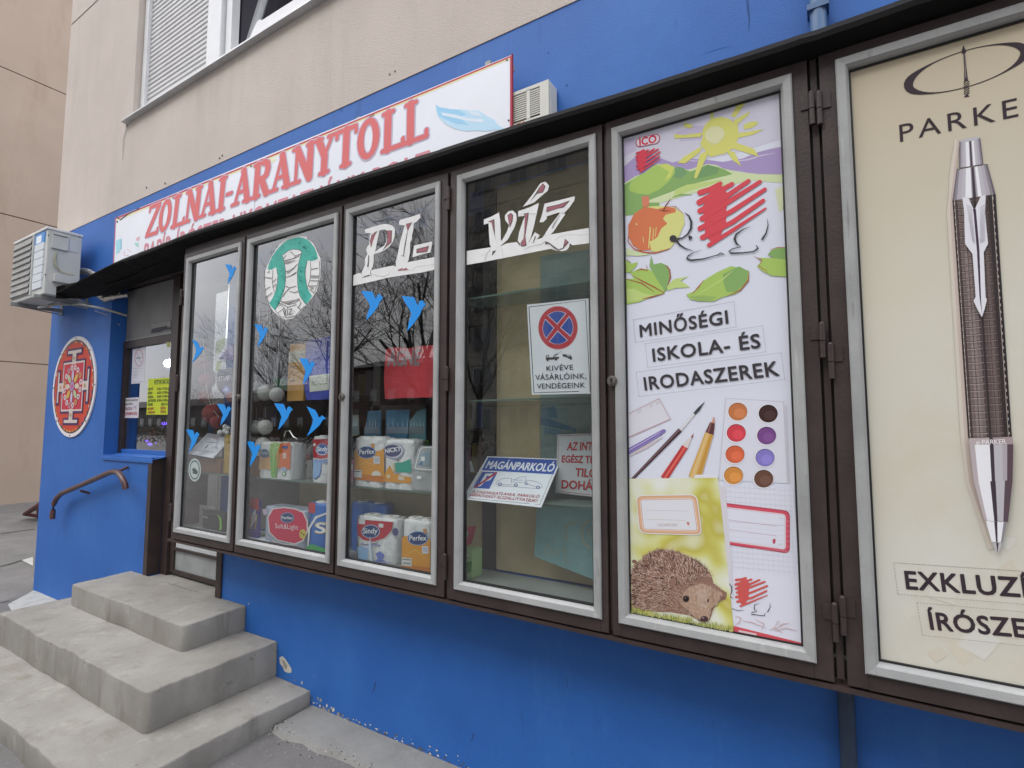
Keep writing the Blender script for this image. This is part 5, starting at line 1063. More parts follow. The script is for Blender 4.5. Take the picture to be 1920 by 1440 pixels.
for q in ([(320, 400), (340, 470), (362, 600), (366, 720), (350, 880), (312, 1010), (270, 1110), (205, 1215)], [(608, 335), (562, 500), (540, 650), (542, 800), (556, 900), (580, 1000), (670, 1132)], [(315, 390), (400, 322), (480, 298), (560, 303), (608, 335)], [(232, 600), (248, 690), (243, 800), (215, 930)], [(685, 490), (663, 600), (660, 700), (680, 830), (705, 905)], [(735, 490), (745, 600), (735, 740), (700, 860)], [(870, 470), (880, 620), (860, 780), (800, 950)], [(178, 610), (165, 750), (180, 880), (205, 960)], [(55, 620), (48, 800), (70, 980), (118, 1108)], [(210, 1220), (290, 1310), (400, 1330), (510, 1300), (650, 1150)], [(300, 1080), (400, 1130), (500, 1110), (580, 1050)]): ar.line(q, 7, CK)
for q in ([(350, 470), (480, 440), (570, 400)], [(370, 390), (340, 440)], [(440, 335), (510, 400), (600, 370)], [(510, 400), (500, 430)], [(360, 640), (470, 600), (545, 520)], [(370, 720), (440, 700), (530, 640)], [(440, 700), (520, 660)], [(360, 850), (430, 880), (530, 850)], [(430, 880), (370, 940), (330, 1010)], [(430, 930), (500, 950), (560, 930)], [(300, 1080), (420, 1110), (570, 1040)], [(300, 1110), (400, 1170), (530, 1130)], [(260, 1250), (350, 1180), (270, 1110)], [(350, 1180), (370, 1310)], [(540, 1160), (600, 1210)], [(570, 1060), (600, 1100), (560, 1180)],
          [(750, 600), (860, 580)], [(745, 700), (870, 700)], [(740, 770), (860, 775)], [(710, 850), (830, 850)], [(730, 900), (800, 960)], [(60, 720), (160, 735)], [(60, 910), (140, 860)], [(70, 1030), (170, 950)], [(100, 660), (130, 620)], [(180, 790), (235, 740)], [(180, 870), (230, 820)]): ar.line(q, 9, CK)
for q in ([(350, 480), (540, 460), (360, 520)], [(380, 640), (520, 560), (400, 660)], [(300, 1090), (560, 1050), (420, 1110)], [(745, 705), (865, 705), (860, 725), (745, 725)], [(715, 855), (800, 865), (760, 900)]): ar.poly(q, flat((.33, .31, .29)))
for k in range(75):
    t = rr.uniform(0, 1)
    P0 = rr.choice([(rr.uniform(150, 800), None), (rr.uniform(230, 340), rr.uniform(500, 1150)), (rr.uniform(560, 650), rr.uniform(400, 1000))])
    if P0[1] is None: a = math.radians(rr.uniform(195, 345)); x = 460+rr.uniform(270, 370)*math.cos(a); y = 500+rr.uniform(270, 370)*math.sin(a)
    else: x, y = P0; 
    if P0[1] and x < 400: x = 300+60*math.sin((y-480)/230)-(y-800)*.02*(y > 900)-(max(0, y-900))*.3
    elif P0[1]: x = 600+(max(0, y-850))*.35
    d = rr.uniform(0, 3.1); l = rr.uniform(20, 55); m_ = (x+l*.5*math.cos(d+.5), y+l*.5*math.sin(d+.5))
    ar.line([(x, y), m_, (x+l*math.cos(d), y+l*math.sin(d))], [2, 6, 2], CKG)
ar.text('VÍZ', (355, 1300), (500, 1278), (345, 1215), CK, bold=.01, shear=.15)
ar.build('mosaic_pattern', em)
# PI- lettering
pi_ = gp.crop(670, 380, 9); LM = WM; RB = flat((.33, .12, .15), .6)
ls = thing('window_lettering', at(740, 460, GY), 'white cut film lettering PI with a dash in the third pane', 'window lettering')
def cut(pl, pts, nm, par, mt=LM, th=.0006): return sheet(nm, pl, pts, th, mt, par)
band = [(-160, 1250), (0, 1195), (60, 1185), (70, 1230), (150, 1200), (230, 1140), (600, 1062), (660, 1080), (830, 1010), (1305, 918), (1305, 1130), (1080, 1180), (700, 1235), (500, 1270), (300, 1320), (-160, 1420)]
bx0 = (LV[2][0]+.041); 
def clipband(pl, pts, xa, xb):
    out = []
    for x, y in pts:
        p = pl(x, y); out.append((min(max(p.x, xa), xb), p.z))
    return out
def bandmesh(pl, pts, xa, xb, nm, par):
    q = [Vector((x, GY-.0003, z)) for x, z in clipband(pl, pts, xa, xb)]; q = fixw(q, pl.n); g = MB(); g.add(q, [list(range(len(q)))], LM); return g.build(nm, par)
bandmesh(pi_, band, LV[2][0]+.035, LV[2][1]-.035, 'underline', ls)
pi2 = Plane(GY-.0006).crop(670, 380, 9)
P1o = [(300, 862), (275, 880), (275, 1000), (262, 1080), (230, 1140), (238, 1190), (60, 1265), (75, 1170), (130, 1050), (128, 950), (170, 862), (148, 800), (165, 745), (200, 700), (208, 560), (232, 515), (140, 512), (128, 452), (250, 410), (350, 382), (450, 360), (520, 362), (600, 392), (635, 450), (630, 560), (600, 660), (540, 740), (460, 800), (380, 840)]
P1i = [(300, 832), (380, 770), (460, 720), (495, 640), (500, 560), (480, 480), (430, 455), (375, 465), (345, 600), (320, 720)]
cut(pi2, P1o+[P1o[0], P1i[0]]+P1i[1:]+[P1i[0]], 'letter', ls)
cut(pi2, [(705, 375), (705, 318), (725, 288), (900, 240), (1058, 188), (1066, 252), (1000, 320), (950, 352), (945, 450), (918, 560), (920, 610), (890, 680), (890, 830), (862, 980), (820, 1040), (760, 1072), (655, 1075), (648, 1000), (690, 830), (722, 660), (770, 480), (805, 385)], 'letter', ls)
cut(pi2, [(960, 722), (1060, 700), (1258, 655), (1262, 690), (1232, 840), (1100, 870), (928, 922)], 'dash', ls)
pi3 = Plane(GY-.0006).crop(670, 380, 9); ar = Art(pi3, .0004, .00006)
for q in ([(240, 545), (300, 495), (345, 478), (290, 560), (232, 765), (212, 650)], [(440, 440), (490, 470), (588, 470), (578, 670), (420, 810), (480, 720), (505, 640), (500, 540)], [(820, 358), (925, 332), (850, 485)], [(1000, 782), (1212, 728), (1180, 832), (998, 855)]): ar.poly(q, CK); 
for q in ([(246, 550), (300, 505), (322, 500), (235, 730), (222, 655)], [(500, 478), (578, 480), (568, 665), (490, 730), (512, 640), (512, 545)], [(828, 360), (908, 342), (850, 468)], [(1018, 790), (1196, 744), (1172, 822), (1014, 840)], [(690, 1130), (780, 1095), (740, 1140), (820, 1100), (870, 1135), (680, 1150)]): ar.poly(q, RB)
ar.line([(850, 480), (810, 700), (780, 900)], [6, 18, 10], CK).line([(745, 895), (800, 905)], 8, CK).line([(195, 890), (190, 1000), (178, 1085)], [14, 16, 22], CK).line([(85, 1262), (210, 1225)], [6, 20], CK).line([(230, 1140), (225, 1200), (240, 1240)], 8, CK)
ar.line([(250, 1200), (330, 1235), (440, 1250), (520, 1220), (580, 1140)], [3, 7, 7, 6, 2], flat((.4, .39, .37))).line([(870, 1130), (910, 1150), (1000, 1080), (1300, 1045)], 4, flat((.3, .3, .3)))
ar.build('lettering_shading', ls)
# VIZ lettering
vz = gp.crop(900, 330, 8.473); vz2 = Plane(GY-.0006).crop(900, 330, 8.473)
lv = thing('window_lettering', at(990, 430, GY), 'white cut film lettering VÍZ on a white underline in the fourth pane', 'window lettering')
bandmesh(vz, [(-300, 1210), (150, 1135), (340, 1110), (430, 1070), (580, 1050), (640, 1110), (720, 1060), (990, 985), (1020, 940), (1180, 920), (1450, 870), (1790, 815), (1790, 1058), (1470, 1102), (1430, 1070), (1412, 1140), (1370, 1180), (1300, 1195), (1200, 1182), (1130, 1155), (850, 1210), (600, 1260), (80, 1362), (-300, 1430)], LV[3][0]+.035, LV[3][1]-.035, 'underline', lv)
V_ = [(60, 772), (62, 690), (180, 645), (300, 580), (320, 700), (328, 860), (330, 1010), (345, 1030), (430, 880), (462, 780), (400, 700), (395, 630), (450, 562), (520, 548), (575, 600), (582, 700), (545, 820), (500, 900), (440, 1010), (320, 1115), (190, 1155), (155, 1090), (142, 900), (135, 750)]
cut(vz2, V_, 'letter', lv); cut(vz2, [(605, 645), (605, 560), (780, 500), (937, 428), (900, 600), (860, 780), (800, 1000), (760, 1060), (650, 1095), (600, 1030), (620, 900), (680, 720), (718, 630)], 'letter', lv); cut(vz2, [(678, 490), (830, 300), (960, 115), (1040, 90), (1095, 150), (1080, 230), (960, 330), (860, 420)], 'accent', lv)
cut(vz2, [(1025, 440), (1250, 385), (1505, 322), (1500, 385), (1420, 500), (1335, 590), (1250, 580), (1060, 640), (1060, 680), (1000, 735), (945, 735), (990, 600)], 'letter', lv); cut(vz2, [(1272, 588), (1358, 602), (1160, 890), (1090, 950), (1025, 930), (1100, 810)], 'letter', lv); cut(vz2, [(780, 1050), (870, 895), (950, 940), (860, 1070)], 'letter', lv)
ar = Art(vz2, .0004, .00006)
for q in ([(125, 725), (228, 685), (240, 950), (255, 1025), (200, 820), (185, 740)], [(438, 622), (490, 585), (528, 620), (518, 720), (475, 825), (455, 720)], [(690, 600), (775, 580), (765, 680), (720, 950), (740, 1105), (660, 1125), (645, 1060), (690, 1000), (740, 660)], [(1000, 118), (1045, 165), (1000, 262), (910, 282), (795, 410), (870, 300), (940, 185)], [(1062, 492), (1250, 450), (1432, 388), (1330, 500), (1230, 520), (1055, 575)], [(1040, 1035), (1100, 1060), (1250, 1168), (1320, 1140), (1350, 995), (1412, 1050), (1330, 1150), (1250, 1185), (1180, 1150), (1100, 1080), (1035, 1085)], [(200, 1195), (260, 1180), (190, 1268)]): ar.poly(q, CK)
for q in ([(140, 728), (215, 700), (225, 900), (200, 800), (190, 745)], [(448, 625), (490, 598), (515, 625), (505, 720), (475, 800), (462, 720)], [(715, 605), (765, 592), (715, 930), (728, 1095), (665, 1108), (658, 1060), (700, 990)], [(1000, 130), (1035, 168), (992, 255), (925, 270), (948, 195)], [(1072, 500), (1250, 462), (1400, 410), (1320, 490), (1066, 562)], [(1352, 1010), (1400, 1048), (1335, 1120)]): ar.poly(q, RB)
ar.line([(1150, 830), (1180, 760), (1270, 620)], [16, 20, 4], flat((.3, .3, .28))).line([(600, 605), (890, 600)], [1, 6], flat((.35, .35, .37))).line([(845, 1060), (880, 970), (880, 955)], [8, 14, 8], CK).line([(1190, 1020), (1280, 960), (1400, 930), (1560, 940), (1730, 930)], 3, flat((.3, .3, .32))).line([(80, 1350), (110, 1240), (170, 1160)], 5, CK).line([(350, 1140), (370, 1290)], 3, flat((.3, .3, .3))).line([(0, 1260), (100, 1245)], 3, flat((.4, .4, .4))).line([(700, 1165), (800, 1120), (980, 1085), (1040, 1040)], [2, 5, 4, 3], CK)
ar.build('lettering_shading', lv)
# small round animal sticker low in the first pane
pl = gp.crop(340, 740, 9); st = sheet('round_animal_sticker', pl, [(225+105*math.cos(a), 1270+195*math.sin(a)) for a in [k*math.pi/12 for k in range(24)] if 1270+195*math.sin(a) > 1262 or True], .0006, flat((.40, .47, .46)), label='small round pale sticker of an animal under the shelf in the first pane', cat='sticker')
ar = Art(pl, .0004, .0001); ar.ell(225, 1270, 86, 165, (.10, .13, .12)); ar.ell(225, 1270, 72, 140, (.40, .46, .45)); ar.poly([(180, 1260), (220, 1230), (280, 1290), (270, 1350), (240, 1340), (190, 1330), (195, 1300)], (.08, .1, .09)); ar.build('animal_print', st)
# =================================================================== SIGNS BEHIND GLASS
pk = Plane(1.835).crop(980, 560, 7.785); kv = sheet('no_stopping_sign', pk, [(62, 88), (962, -5), (990, 1385), (135, 1402)], .003, SIGNW, label='white sign with a red and blue no stopping disc hanging behind the fourth pane', cat='sign')
ar = Art(pk, .0004, .00006); SB = flat((.03, .03, .04))
ar.line([(92, 122), (918, 22), (985, 1355), (970, 1356)], 9, SB).line([(92, 118), (165, 1372), (820, 1354)], 11, SB)
ar.ell(517, 425, 290, 318, (.66, .32, .36), n=40); ar.ell(517, 425, 282, 310, (.50, .035, .05), n=40)
WS = flat((.62, .5, .62))
S4 = [[(360, 245), (400, 215), (460, 188), (510, 180), (570, 184), (640, 215), (505, 382)], [(330, 290), (465, 425), (345, 590), (310, 530), (290, 450), (298, 370)], [(680, 250), (722, 320), (742, 410), (735, 480), (700, 557), (545, 425)], [(512, 463), (662, 605), (610, 645), (540, 668), (450, 662), (380, 627)]]
for q in S4:
    ar.poly(q, WS)
for q in S4:
    cx = sum(p[0] for p in q)/len(q); cy_ = sum(p[1] for p in q)/len(q); ar.poly([(cx+(x-cx)*.88, cy_+(y-cy_)*.88) for x, y in q], (.03, .08, .38))
ar.poly([(338, 835), (350, 822), (388, 818), (390, 860), (530, 848), (532, 870), (500, 885), (340, 895)], SB).poly([(352, 832), (380, 828), (382, 852), (350, 858)], (.6, .62, .68)).ell(366, 898, 14, 17, SB, n=12).ell(490, 888, 14, 17, SB, n=12).line([(450, 850), (520, 800), (565, 768)], 4, SB).line([(452, 860), (460, 825), (520, 800)], 8, SB).line([(565, 768), (578, 810)], 2, SB).poly([(580, 812), (640, 815), (700, 825), (725, 860), (722, 878), (690, 880), (640, 855), (590, 840)], SB).poly([(640, 822), (690, 832), (700, 845), (650, 838)], (.55, .57, .62)).ell(600, 838, 10, 11, SB, n=10).ell(708, 880, 10, 11, SB, n=10)
for t, a, b, c in (('KIVÉVE', (352, 1056), (740, 1036), (350, 985)), ('VÁSÁRLÓINK,', (190, 1190), (932, 1168), (186, 1114)), ('VENDÉGEINK', (212, 1316), (916, 1298), (208, 1243))): ar.text(t, a, b, c, SB, bold=.006, space=1.05)
ar.build('sign_print', kv)
pm = Plane(pts=[(-1.356, 2.02, 1.450), (-1.356, 1.83, 1.281), (-.98, 2.02, 1.453)]).crop(860, 830, 7.385)
mg = sheet('private_parking_sign', pm, [(400, 188), (1422, 225), (1140, 897), (48, 778)], .003, SIGNW, label='blue and white MAGÁNPARKOLÓ sign leaning back on the glass shelf', cat='sign')
ar = Art(pm, .0004, .00006); NB = flat((.03, .09, .42), .4)
ar.poly([(410, 204), (1396, 240), (1312, 440), (320, 382)], NB); ar.line([(318, 400), (100, 765), (980, 846)], 5, flat((.1, .12, .2))).line([(1296, 450), (1122, 862), (1060, 858)], 5, flat((.1, .12, .2)))
ar.text('MAGÁNPARKOLÓ', (370, 352), (1308, 402), (412, 256), flat((.78, .8, .85)), bold=.03, shear=.12)
ar.poly([(328, 406), (540, 408), (425, 642), (200, 625)], NB).poly([(372, 430), (470, 428), (478, 470), (440, 520), (360, 545), (310, 600), (270, 612), (330, 500)], flat((.74, .76, .82))).poly([(390, 462), (428, 462), (420, 495), (372, 505)], NB).poly([(512, 408), (540, 408), (500, 450), (240, 625), (205, 625), (380, 500)], flat((.45, .03, .06)))
LB = flat((.12, .17, .36)); 
ar.line([(520, 575), (530, 540), (610, 500), (700, 492), (735, 500), (725, 585), (600, 580)], 4, LB).line([(740, 500), (735, 545), (880, 555), (885, 520), (750, 520)], 4, LB).line([(760, 520), (840, 480), (945, 468), (920, 520), (925, 560)], 4, LB).line([(905, 555), (960, 520), (1070, 540), (1140, 580), (1160, 610), (1130, 635)], 4, LB).line([(905, 555), (1010, 595), (1090, 620)], 4, LB).line([(530, 600), (760, 610), (1080, 640)], 3, LB)
for x, y, r_ in [(572, 578, 26), (792, 590, 26), (938, 572, 20), (1100, 622, 26)]: ar.ell(x, y, r_*1.1, r_*.85, LB, n=14); ar.ell(x, y, r_*.6, r_*.45, flat((.66, .68, .74)), n=12)
DR = flat((.42, .03, .06))
ar.text('A JOGOSULATLANUL PARKOLÓ', (180, 695), (1112, 768), (200, 662), DR, bold=.006, shear=.1).text('JÁRMŰVEKET ELSZÁLLÍTTATJUK!', (140, 740), (1085, 828), (158, 706), DR, bold=.006, shear=.1)
ar.build('sign_print', mg)
pd = Plane(1.99).crop(840, 700, 3); ds = sheet('no_smoking_sign', pd, [(616, 345), (1100, 325), (1120, 730), (604, 670)], .003, flat((.52, .55, .58)), label='white sign with red capital letters half hidden at the right of the fourth pane', cat='sign')
ar = Art(pd, .0005, .0001); ar.line([(1090, 334), (624, 352), (612, 662), (1108, 718)], 3, (.4, .04, .06))
for t, a, b, c in (('AZ INTÉZMÉNY', (670, 431), (985, 432), (675, 389)), ('EGÉSZ TERÜLETÉN', (640, 500), (1010, 510), (643, 463)), ('TILOS A', (716, 578), (920, 590), (720, 534)), ('DOHÁNYZÁS', (640, 646), (1015, 668), (642, 601))): ar.text(t, a, b, c, flat((.42, .025, .04)), bold=.03)
ar.build('sign_print', ds)
TEAL = mat('faded_teal_print', (.16, .30, .31), .7, var=.15, scale=6)
q = Plane(2.045).crop(840, 700, 3)
t1 = sheet('teal_poster', q, [(520, -660), (815, -700), (815, 745), (520, 740)], .003, mat('grey_teal_print', (.19, .27, .26), .7, var=.2, scale=5), label='faded teal poster standing behind the no stopping sign in the fourth pane', cat='poster')
ar = Art(q, .0006, .0001); ar.poly([(522, 240), (720, 310), (722, 330), (522, 290)], (.08, .17, .25)).poly([(522, 200), (600, 180), (620, 250), (522, 250)], (.12, .22, .30)).poly([(540, 300), (640, 320), (640, 350), (540, 340)], (.14, .24, .30)); ar.build('print_blocks', t1)
q = Plane(1.97).crop(840, 700, 3)
t2 = sheet('teal_carrier_bag', q, [(500, 745), (1000, 760), (1000, 1190), (805, 1155), (485, 1030)], .006, TEAL, label='pale teal printed carrier bag hanging below the lower shelf of the fourth pane', cat='bag')
ar = Art(q, .0006, .0001); PG_ = (.24, .30, .24)
ar.line([(660, 945), (665, 860), (690, 838), (722, 838)], 14, PG_).line([(800, 830), (765, 850), (752, 900), (765, 955), (800, 985)], 16, PG_).line([(800, 868), (790, 900), (800, 930)], 10, PG_)
for x, y in [(585, 990), (610, 975)]: ar.line([(x+38*math.cos(t), y+34*math.sin(t)) for t in [k*.45 for k in range(11)]], 6, PG_)
ar.line([(655, 980), (660, 1060), (700, 1070)], 8, PG_); ar.build('printed_letters', t2)
# =================================================================== GOODS IN THE DISPLAY
def lobed(name, px0, px1, pyt, Y, zb, depth, lobes, mt, lab, cat='paper roll pack', hgt=None, group=None, top=True, labelgroup=None):
    """shrink wrapped pack of rolls: front is a row of shallow lobes"""
    a = at(px0, pyt, Y); b = at(px1, pyt, Y); x0, x1 = a.x, b.x; zt = a.z; g = MB(); n = lobes*6; F_, Bk = [], []
    for i in range(n+1):
        u = i/n; s = abs(math.sin(math.pi*u*lobes)); F_.append((x0+(x1-x0)*u, Y+.010-.010*s**.5))
    side = [(x1+.004, Y+.02+.0), (x1+.006, Y+depth*.5), (x1+.003, Y+depth)]; back = [(x0-.002, Y+depth), (x0-.004, Y+depth*.5)]
    out = F_+side+back; N = len(out); R = []
    for ins, z in ((.004, zb), (0, zb+.01), (0, zt-.014), (.006, zt-.003), (.02, zt+.001)):
        cx_, cy_ = (x0+x1)/2, Y+depth/2; R.append([(x+(cx_-x)*ins*6, y+(cy_-y)*ins*6+random.uniform(-.0008, .0008), z+random.uniform(-.001, .001)) for x, y in out])
    g.add([p for r in R for p in r], [(k*N+i, k*N+(i+1) % N, (k+1)*N+(i+1) % N, (k+1)*N+i) for k in range(4) for i in range(N)], mt, True); g.add(R[-1], [list(range(N))], mt)
    o = g.build(name, label=lab, cat=cat, group=group)
    if top:
        for i in range(lobes):
            xc = x0+(x1-x0)*(i+.5)/lobes; rr_ = (x1-x0)/lobes*.42; gg = MB(); gg.tube([(xc, Y+depth*.45, zt-.01), (xc, Y+depth*.45, zt+.006)], min(rr_, depth*.4), mat('tissue_white', (.72, .71, .70), .9), 14); gg.tube([(xc, Y+depth*.45, zt+.0061), (xc, Y+depth*.45, zt+.0065)], .012, mat('card_core', (.25, .2, .14), .9), 10); gg.build('roll_end', o)
    return o
FZ, UZ = .936, SZ
WP = mat('white_wrap', (.66, .66, .68), .22, var=.06, scale=14, bump=.7, bscale=42); ORW = (.62, .27, .03)
Yg = 1.868
pa = Plane(Yg-.0005)
NAVY = (.015, .045, .15)
def oval(ar, x, y, rx, ry, txt, bl, br, tl, edge=(.2, .35, .6)):
    ar.ell(x, y, rx*1.08, ry*1.10, edge); ar.ell(x, y, rx, ry, NAVY); ar.text(txt, bl, br, tl, flat((.74, .76, .8)), bold=.012, shear=.1)
k3 = pa.crop(620, 740, 3.789)
lobed('kitchen_roll_pack', 664, 716, 820, Yg, UZ, .10, 2, WP, 'white and orange Perfex kitchen roll pack on the upper shelf of the third pane')
o = bpy.context.scene.objects[-1] if False else None
ar = Art(k3, .0006, .00008); ar.poly([(168, 400), (380, 400), (380, 625), (168, 600)], ORW).poly([(168, 400), (230, 380), (330, 410), (380, 380), (380, 440), (168, 440)], ORW).poly([(168, 560), (378, 580), (378, 624), (168, 600)], (.5, .16, .02)); ar.line([(180, 520), (240, 480), (330, 500)], [2, 8, 2], (.66, .38, .08))
ar.poly([(285, 350), (310, 345), (315, 380), (290, 382)], (.55, .25, .08)); oval(ar, 257, 410, 60, 40, 'Perfex', (205, 425), (312, 418), (203, 392)); ar.poly([(305, 438), (350, 440), (350, 492), (305, 490)], (.55, .56, .6)).poly([(168, 535), (222, 535), (222, 590), (168, 585)], (.6, .6, .62)).ell(325, 575, 34, 34, (.62, .6, .55), a0=math.pi, a1=2*math.pi); ar.line([(172, 545), (216, 546)], 6, (.1, .1, .12)).line([(312, 455), (344, 457)], 4, (.15, .2, .35)).line([(312, 470), (344, 472)], 4, (.15, .2, .35))
def attach(ar, nm, namecheck): 
    par = [ob for ob in COL.objects if ob.parent is None and ob.get('label') and ob.type == 'MESH'][-1]; return ar.build(nm, par)
attach(ar, 'wrapper_print', 0)
lobed('toilet_roll_pack', 720, 772, 825, Yg, UZ, .10, 2, WP, 'white Nicky toilet roll pack with a green patch beside the plastic tub')
ar = Art(k3, .0006, .00008); ar.poly([(383, 560), (420, 500), (450, 560), (575, 590), (570, 632), (383, 618)], ORW).poly([(455, 485), (510, 480), (570, 455), (572, 555), (465, 550)], (.03, .32, .24)).poly([(440, 490), (452, 480), (458, 550), (442, 545)], (.6, .5, .3))
ar.ell(452, 402, 72, 58, (.30, .30, .45)); ar.ell(447, 398, 66, 50, flat((.6, .6, .66))); ar.ell(440, 398, 62, 44, (.06, .06, .16)); ar.text('NICKY', (388, 415), (500, 398), (386, 386), flat((.74, .74, .78)), bold=.03); ar.ell(412, 580, 14, 13, (.62, .55, .4), n=10).poly([(480, 575), (525, 580), (525, 610), (480, 605)], (.6, .52, .4)); attach(ar, 'wrapper_print', 0)
lobed('green_pack', 776, 789, 826, Yg+.11, UZ, .06, 1, mat('lime_wrap', (.18, .40, .03), .4), 'small bright green pack behind the plastic tub', top=False)
# clear tub
g = MB(); p0, p1 = at(775, 880, Yg), at(818, 880, Yg); g.box(p0.x, p1.x, Yg, Yg+.11, UZ, UZ+.10, CLEAR, .012); tb = g.build('plastic_tub', label='clear plastic tub with a tilted lid on the upper shelf of the third pane', cat='tub')
q4_ = [(600, 440), (625, 380), (740, 362), (745, 545), (590, 540)]; sheet('lid', Plane(Yg-.004).crop(620, 740, 3.789), rr4([(628, 365), (742, 362), (738, 548), (580, 535)], 26), .006, CLEAR, tb); ar = Art(Plane(Yg-.005).crop(620, 740, 3.789), .001, .0001)
ar.poly([(640, 415), (710, 400), (705, 500), (630, 505)], (.28, .36, .42)).poly([(645, 440), (670, 440), (668, 470), (643, 470)], (.75, .76, .8)).poly([(620, 500), (650, 470), (655, 500)], (.05, .15, .3)).line(rr4([(640, 378), (730, 374), (727, 535), (598, 525)], 22), 4, flat((.8, .82, .85)), closed=True).poly([(615, 575), (645, 578), (642, 600), (613, 598)], flat((.75, .75, .76))); ar.build('tub_label', tb)
# blue big pack behind + front packs on the floor of the cabinet
BLW = mat('bright_blue_wrap', (.02, .14, .50), .3, var=.1, scale=8, bump=.25, bscale=30)
lobed('toilet_roll_bale', 578, 612, 942, Yg, FZ, .12, 1, BLW, 'tall bright blue toilet roll bale with a large S, right edge of the second pane')
kk = pa.crop(320, 720, 4); ar = Art(kk, .0006, .00008); ar.poly([(1035, 890), (1085, 890), (1085, 970), (1035, 965)], (.45, .05, .06)).line([(1028, 1250), (1040, 1080), (1090, 1000), (1170, 970)], [8, 14, 18, 12], flat((.7, .7, .68))).text('S', (1085, 1120), (1165, 1118), (1085, 1040), flat((.55, .42, .2)), bold=.03).text('S', (1092, 1116), (1158, 1114), (1092, 1045), flat((.75, .75, .78)), bold=.015).poly([(1020, 1215), (1060, 1200), (1165, 1235), (1165, 1265), (1020, 1245)], (.05, .35, .10)); attach(ar, 'wrapper_print', 0)
lobed('toilet_roll_bale', 657, 720, 940, Yg+.10, FZ, .07, 2, BLW, 'bright blue toilet roll bale standing behind the Sindy pack in the third pane')
lobed('toilet_roll_pack', 668, 740, 966, Yg, FZ, .10, 2, WP, 'large white and red Sindy toilet roll pack at the foot of the third pane')
ar = Art(k3, .0006, .00008); ar.poly([(195, 885), (445, 905), (430, 970), (380, 1020), (300, 1045), (230, 1030), (195, 1000), (188, 940)], (.42, .025, .04)).line([(195, 1005), (240, 1040), (310, 1050), (390, 1020), (440, 960)], [3, 6, 8, 6, 3], flat((.6, .6, .62))); oval(ar, 285, 972, 60, 44, 'Sindy', (232, 985), (335, 985), (230, 948), (.4, .5, .7))
ar.poly([(200, 885), (245, 888), (245, 920), (200, 918)], (.6, .62, .64)).poly([(342, 915), (375, 918), (375, 945), (342, 942)], (.6, .62, .64)).text('Pantaloni', (215, 1070), (355, 1078), (214, 1050), (.10, .14, .40), bold=.01, shear=.3)
ar.poly([(190, 1090), (210, 1075), (268, 1090), (262, 1180), (200, 1170)], (.25, .42, .66)).poly([(270, 1090), (282, 1000), (300, 1190), (285, 1200)], (.5, .58, .7)).poly([(320, 1130), (350, 1110), (385, 1140), (370, 1175), (400, 1185), (310, 1185), (335, 1165)], (.14, .18, .5)).line([(300, 1190), (440, 1195)], 5, (.3, .33, .55)); ar.ell(462, 975, 22, 28, (.08, .08, .2)); attach(ar, 'wrapper_print', 0)
lobed('kitchen_roll_pack', 755, 806, 973, Yg, FZ, .10, 2, WP, 'white and orange Perfex kitchen roll pack at the foot of the third pane')
ar = Art(k3, .0006, .00008); ar.poly([(507, 1010), (560, 1000), (600, 1030), (680, 1010), (708, 1030), (708, 1260), (503, 1238)], ORW).poly([(503, 1200), (708, 1230), (708, 1262), (503, 1240)], (.5, .17, .03)).line([(520, 1150), (600, 1100), (690, 1180)], [2, 10, 2], (.66, .4, .08)).poly([(655, 955), (680, 950), (682, 990), (660, 990)], (.55, .25, .1)); oval(ar, 620, 1020, 68, 46, 'Perfex', (560, 1035), (682, 1035), (558, 1000)); ar.poly([(650, 1075), (695, 1078), (695, 1130), (650, 1128)], (.56, .58, .64)).poly([(505, 1155), (578, 1162), (578, 1222), (505, 1212)], (.6, .6, .6)).line([(510, 1168), (572, 1174)], 6, (.1, .08, .05)).line([(515, 1195), (570, 1200)], 8, (.2, .2, .2)).line([(656, 1092), (690, 1094)], 4, (.15, .2, .4)).line([(656, 1108), (690, 1110)], 4, (.15, .2, .4)); attach(ar, 'wrapper_print', 0)
# second pane: pack with grass, roll, soft&light bale, crayons
lobed('kitchen_roll_pack', 486, 545, 830, Yg, UZ, .10, 3, WP, 'white and orange kitchen roll pack printed with green grass in the second pane')
k9 = pa.crop(455, 760, 9); ar = Art(k9, .0006, .00008)
ar.poly([(640, 640), (812, 630), (800, 1080), (560, 1050), (540, 850)], (.60, .13, .03)).poly([(290, 860), (470, 880), (470, 1080), (280, 1080)], (.62, .35, .16)).poly([(470, 640), (560, 620), (640, 650), (560, 860), (560, 1210), (490, 1210), (450, 800)], (.30, .46, .16))
for x, dx in [(490, -40), (505, 20), (520, -25), (540, 60), (560, 90), (500, -10), (550, 10), (530, 40)]: ar.line([(x, 1215), (x+dx*.5, 950), (x+dx, 720)], [14, 16, 3], rr.choice([(.05, .30, .04), (.10, .40, .06), (.25, .45, .12)]))
ar.ell(370, 810, 78, 76, (.06, .11, .19)); ar.text('Perfex', (310, 825), (440, 822), (308, 785), flat((.5, .56, .62))); ar.ell(722, 708, 52, 30, (.02, .06, .25)).poly([(680, 800), (740, 800), (740, 900), (680, 900)], (.62, .45, .38)).poly([(655, 1045), (745, 1050), (740, 1110), (655, 1100)], (.3, .4, .6)).ell(700, 1155, 34, 36, (.05, .3, .08)).ell(700, 1155, 22, 24, (.62, .64, .62)); attach(ar, 'wrapper_print', 0)
lobed('orange_pack', 462, 482, 855, Yg+.03, UZ, .08, 1, mat('orange_brown_wrap', (.30, .11, .02), .5, var=.2), 'orange brown pack at the left end of the second pane shelf', top=False)
lobed('kitchen_roll', 586, 616, 818, Yg, UZ, .09, 1, WP, 'single tall white Sindy kitchen roll with a red band in the second pane')
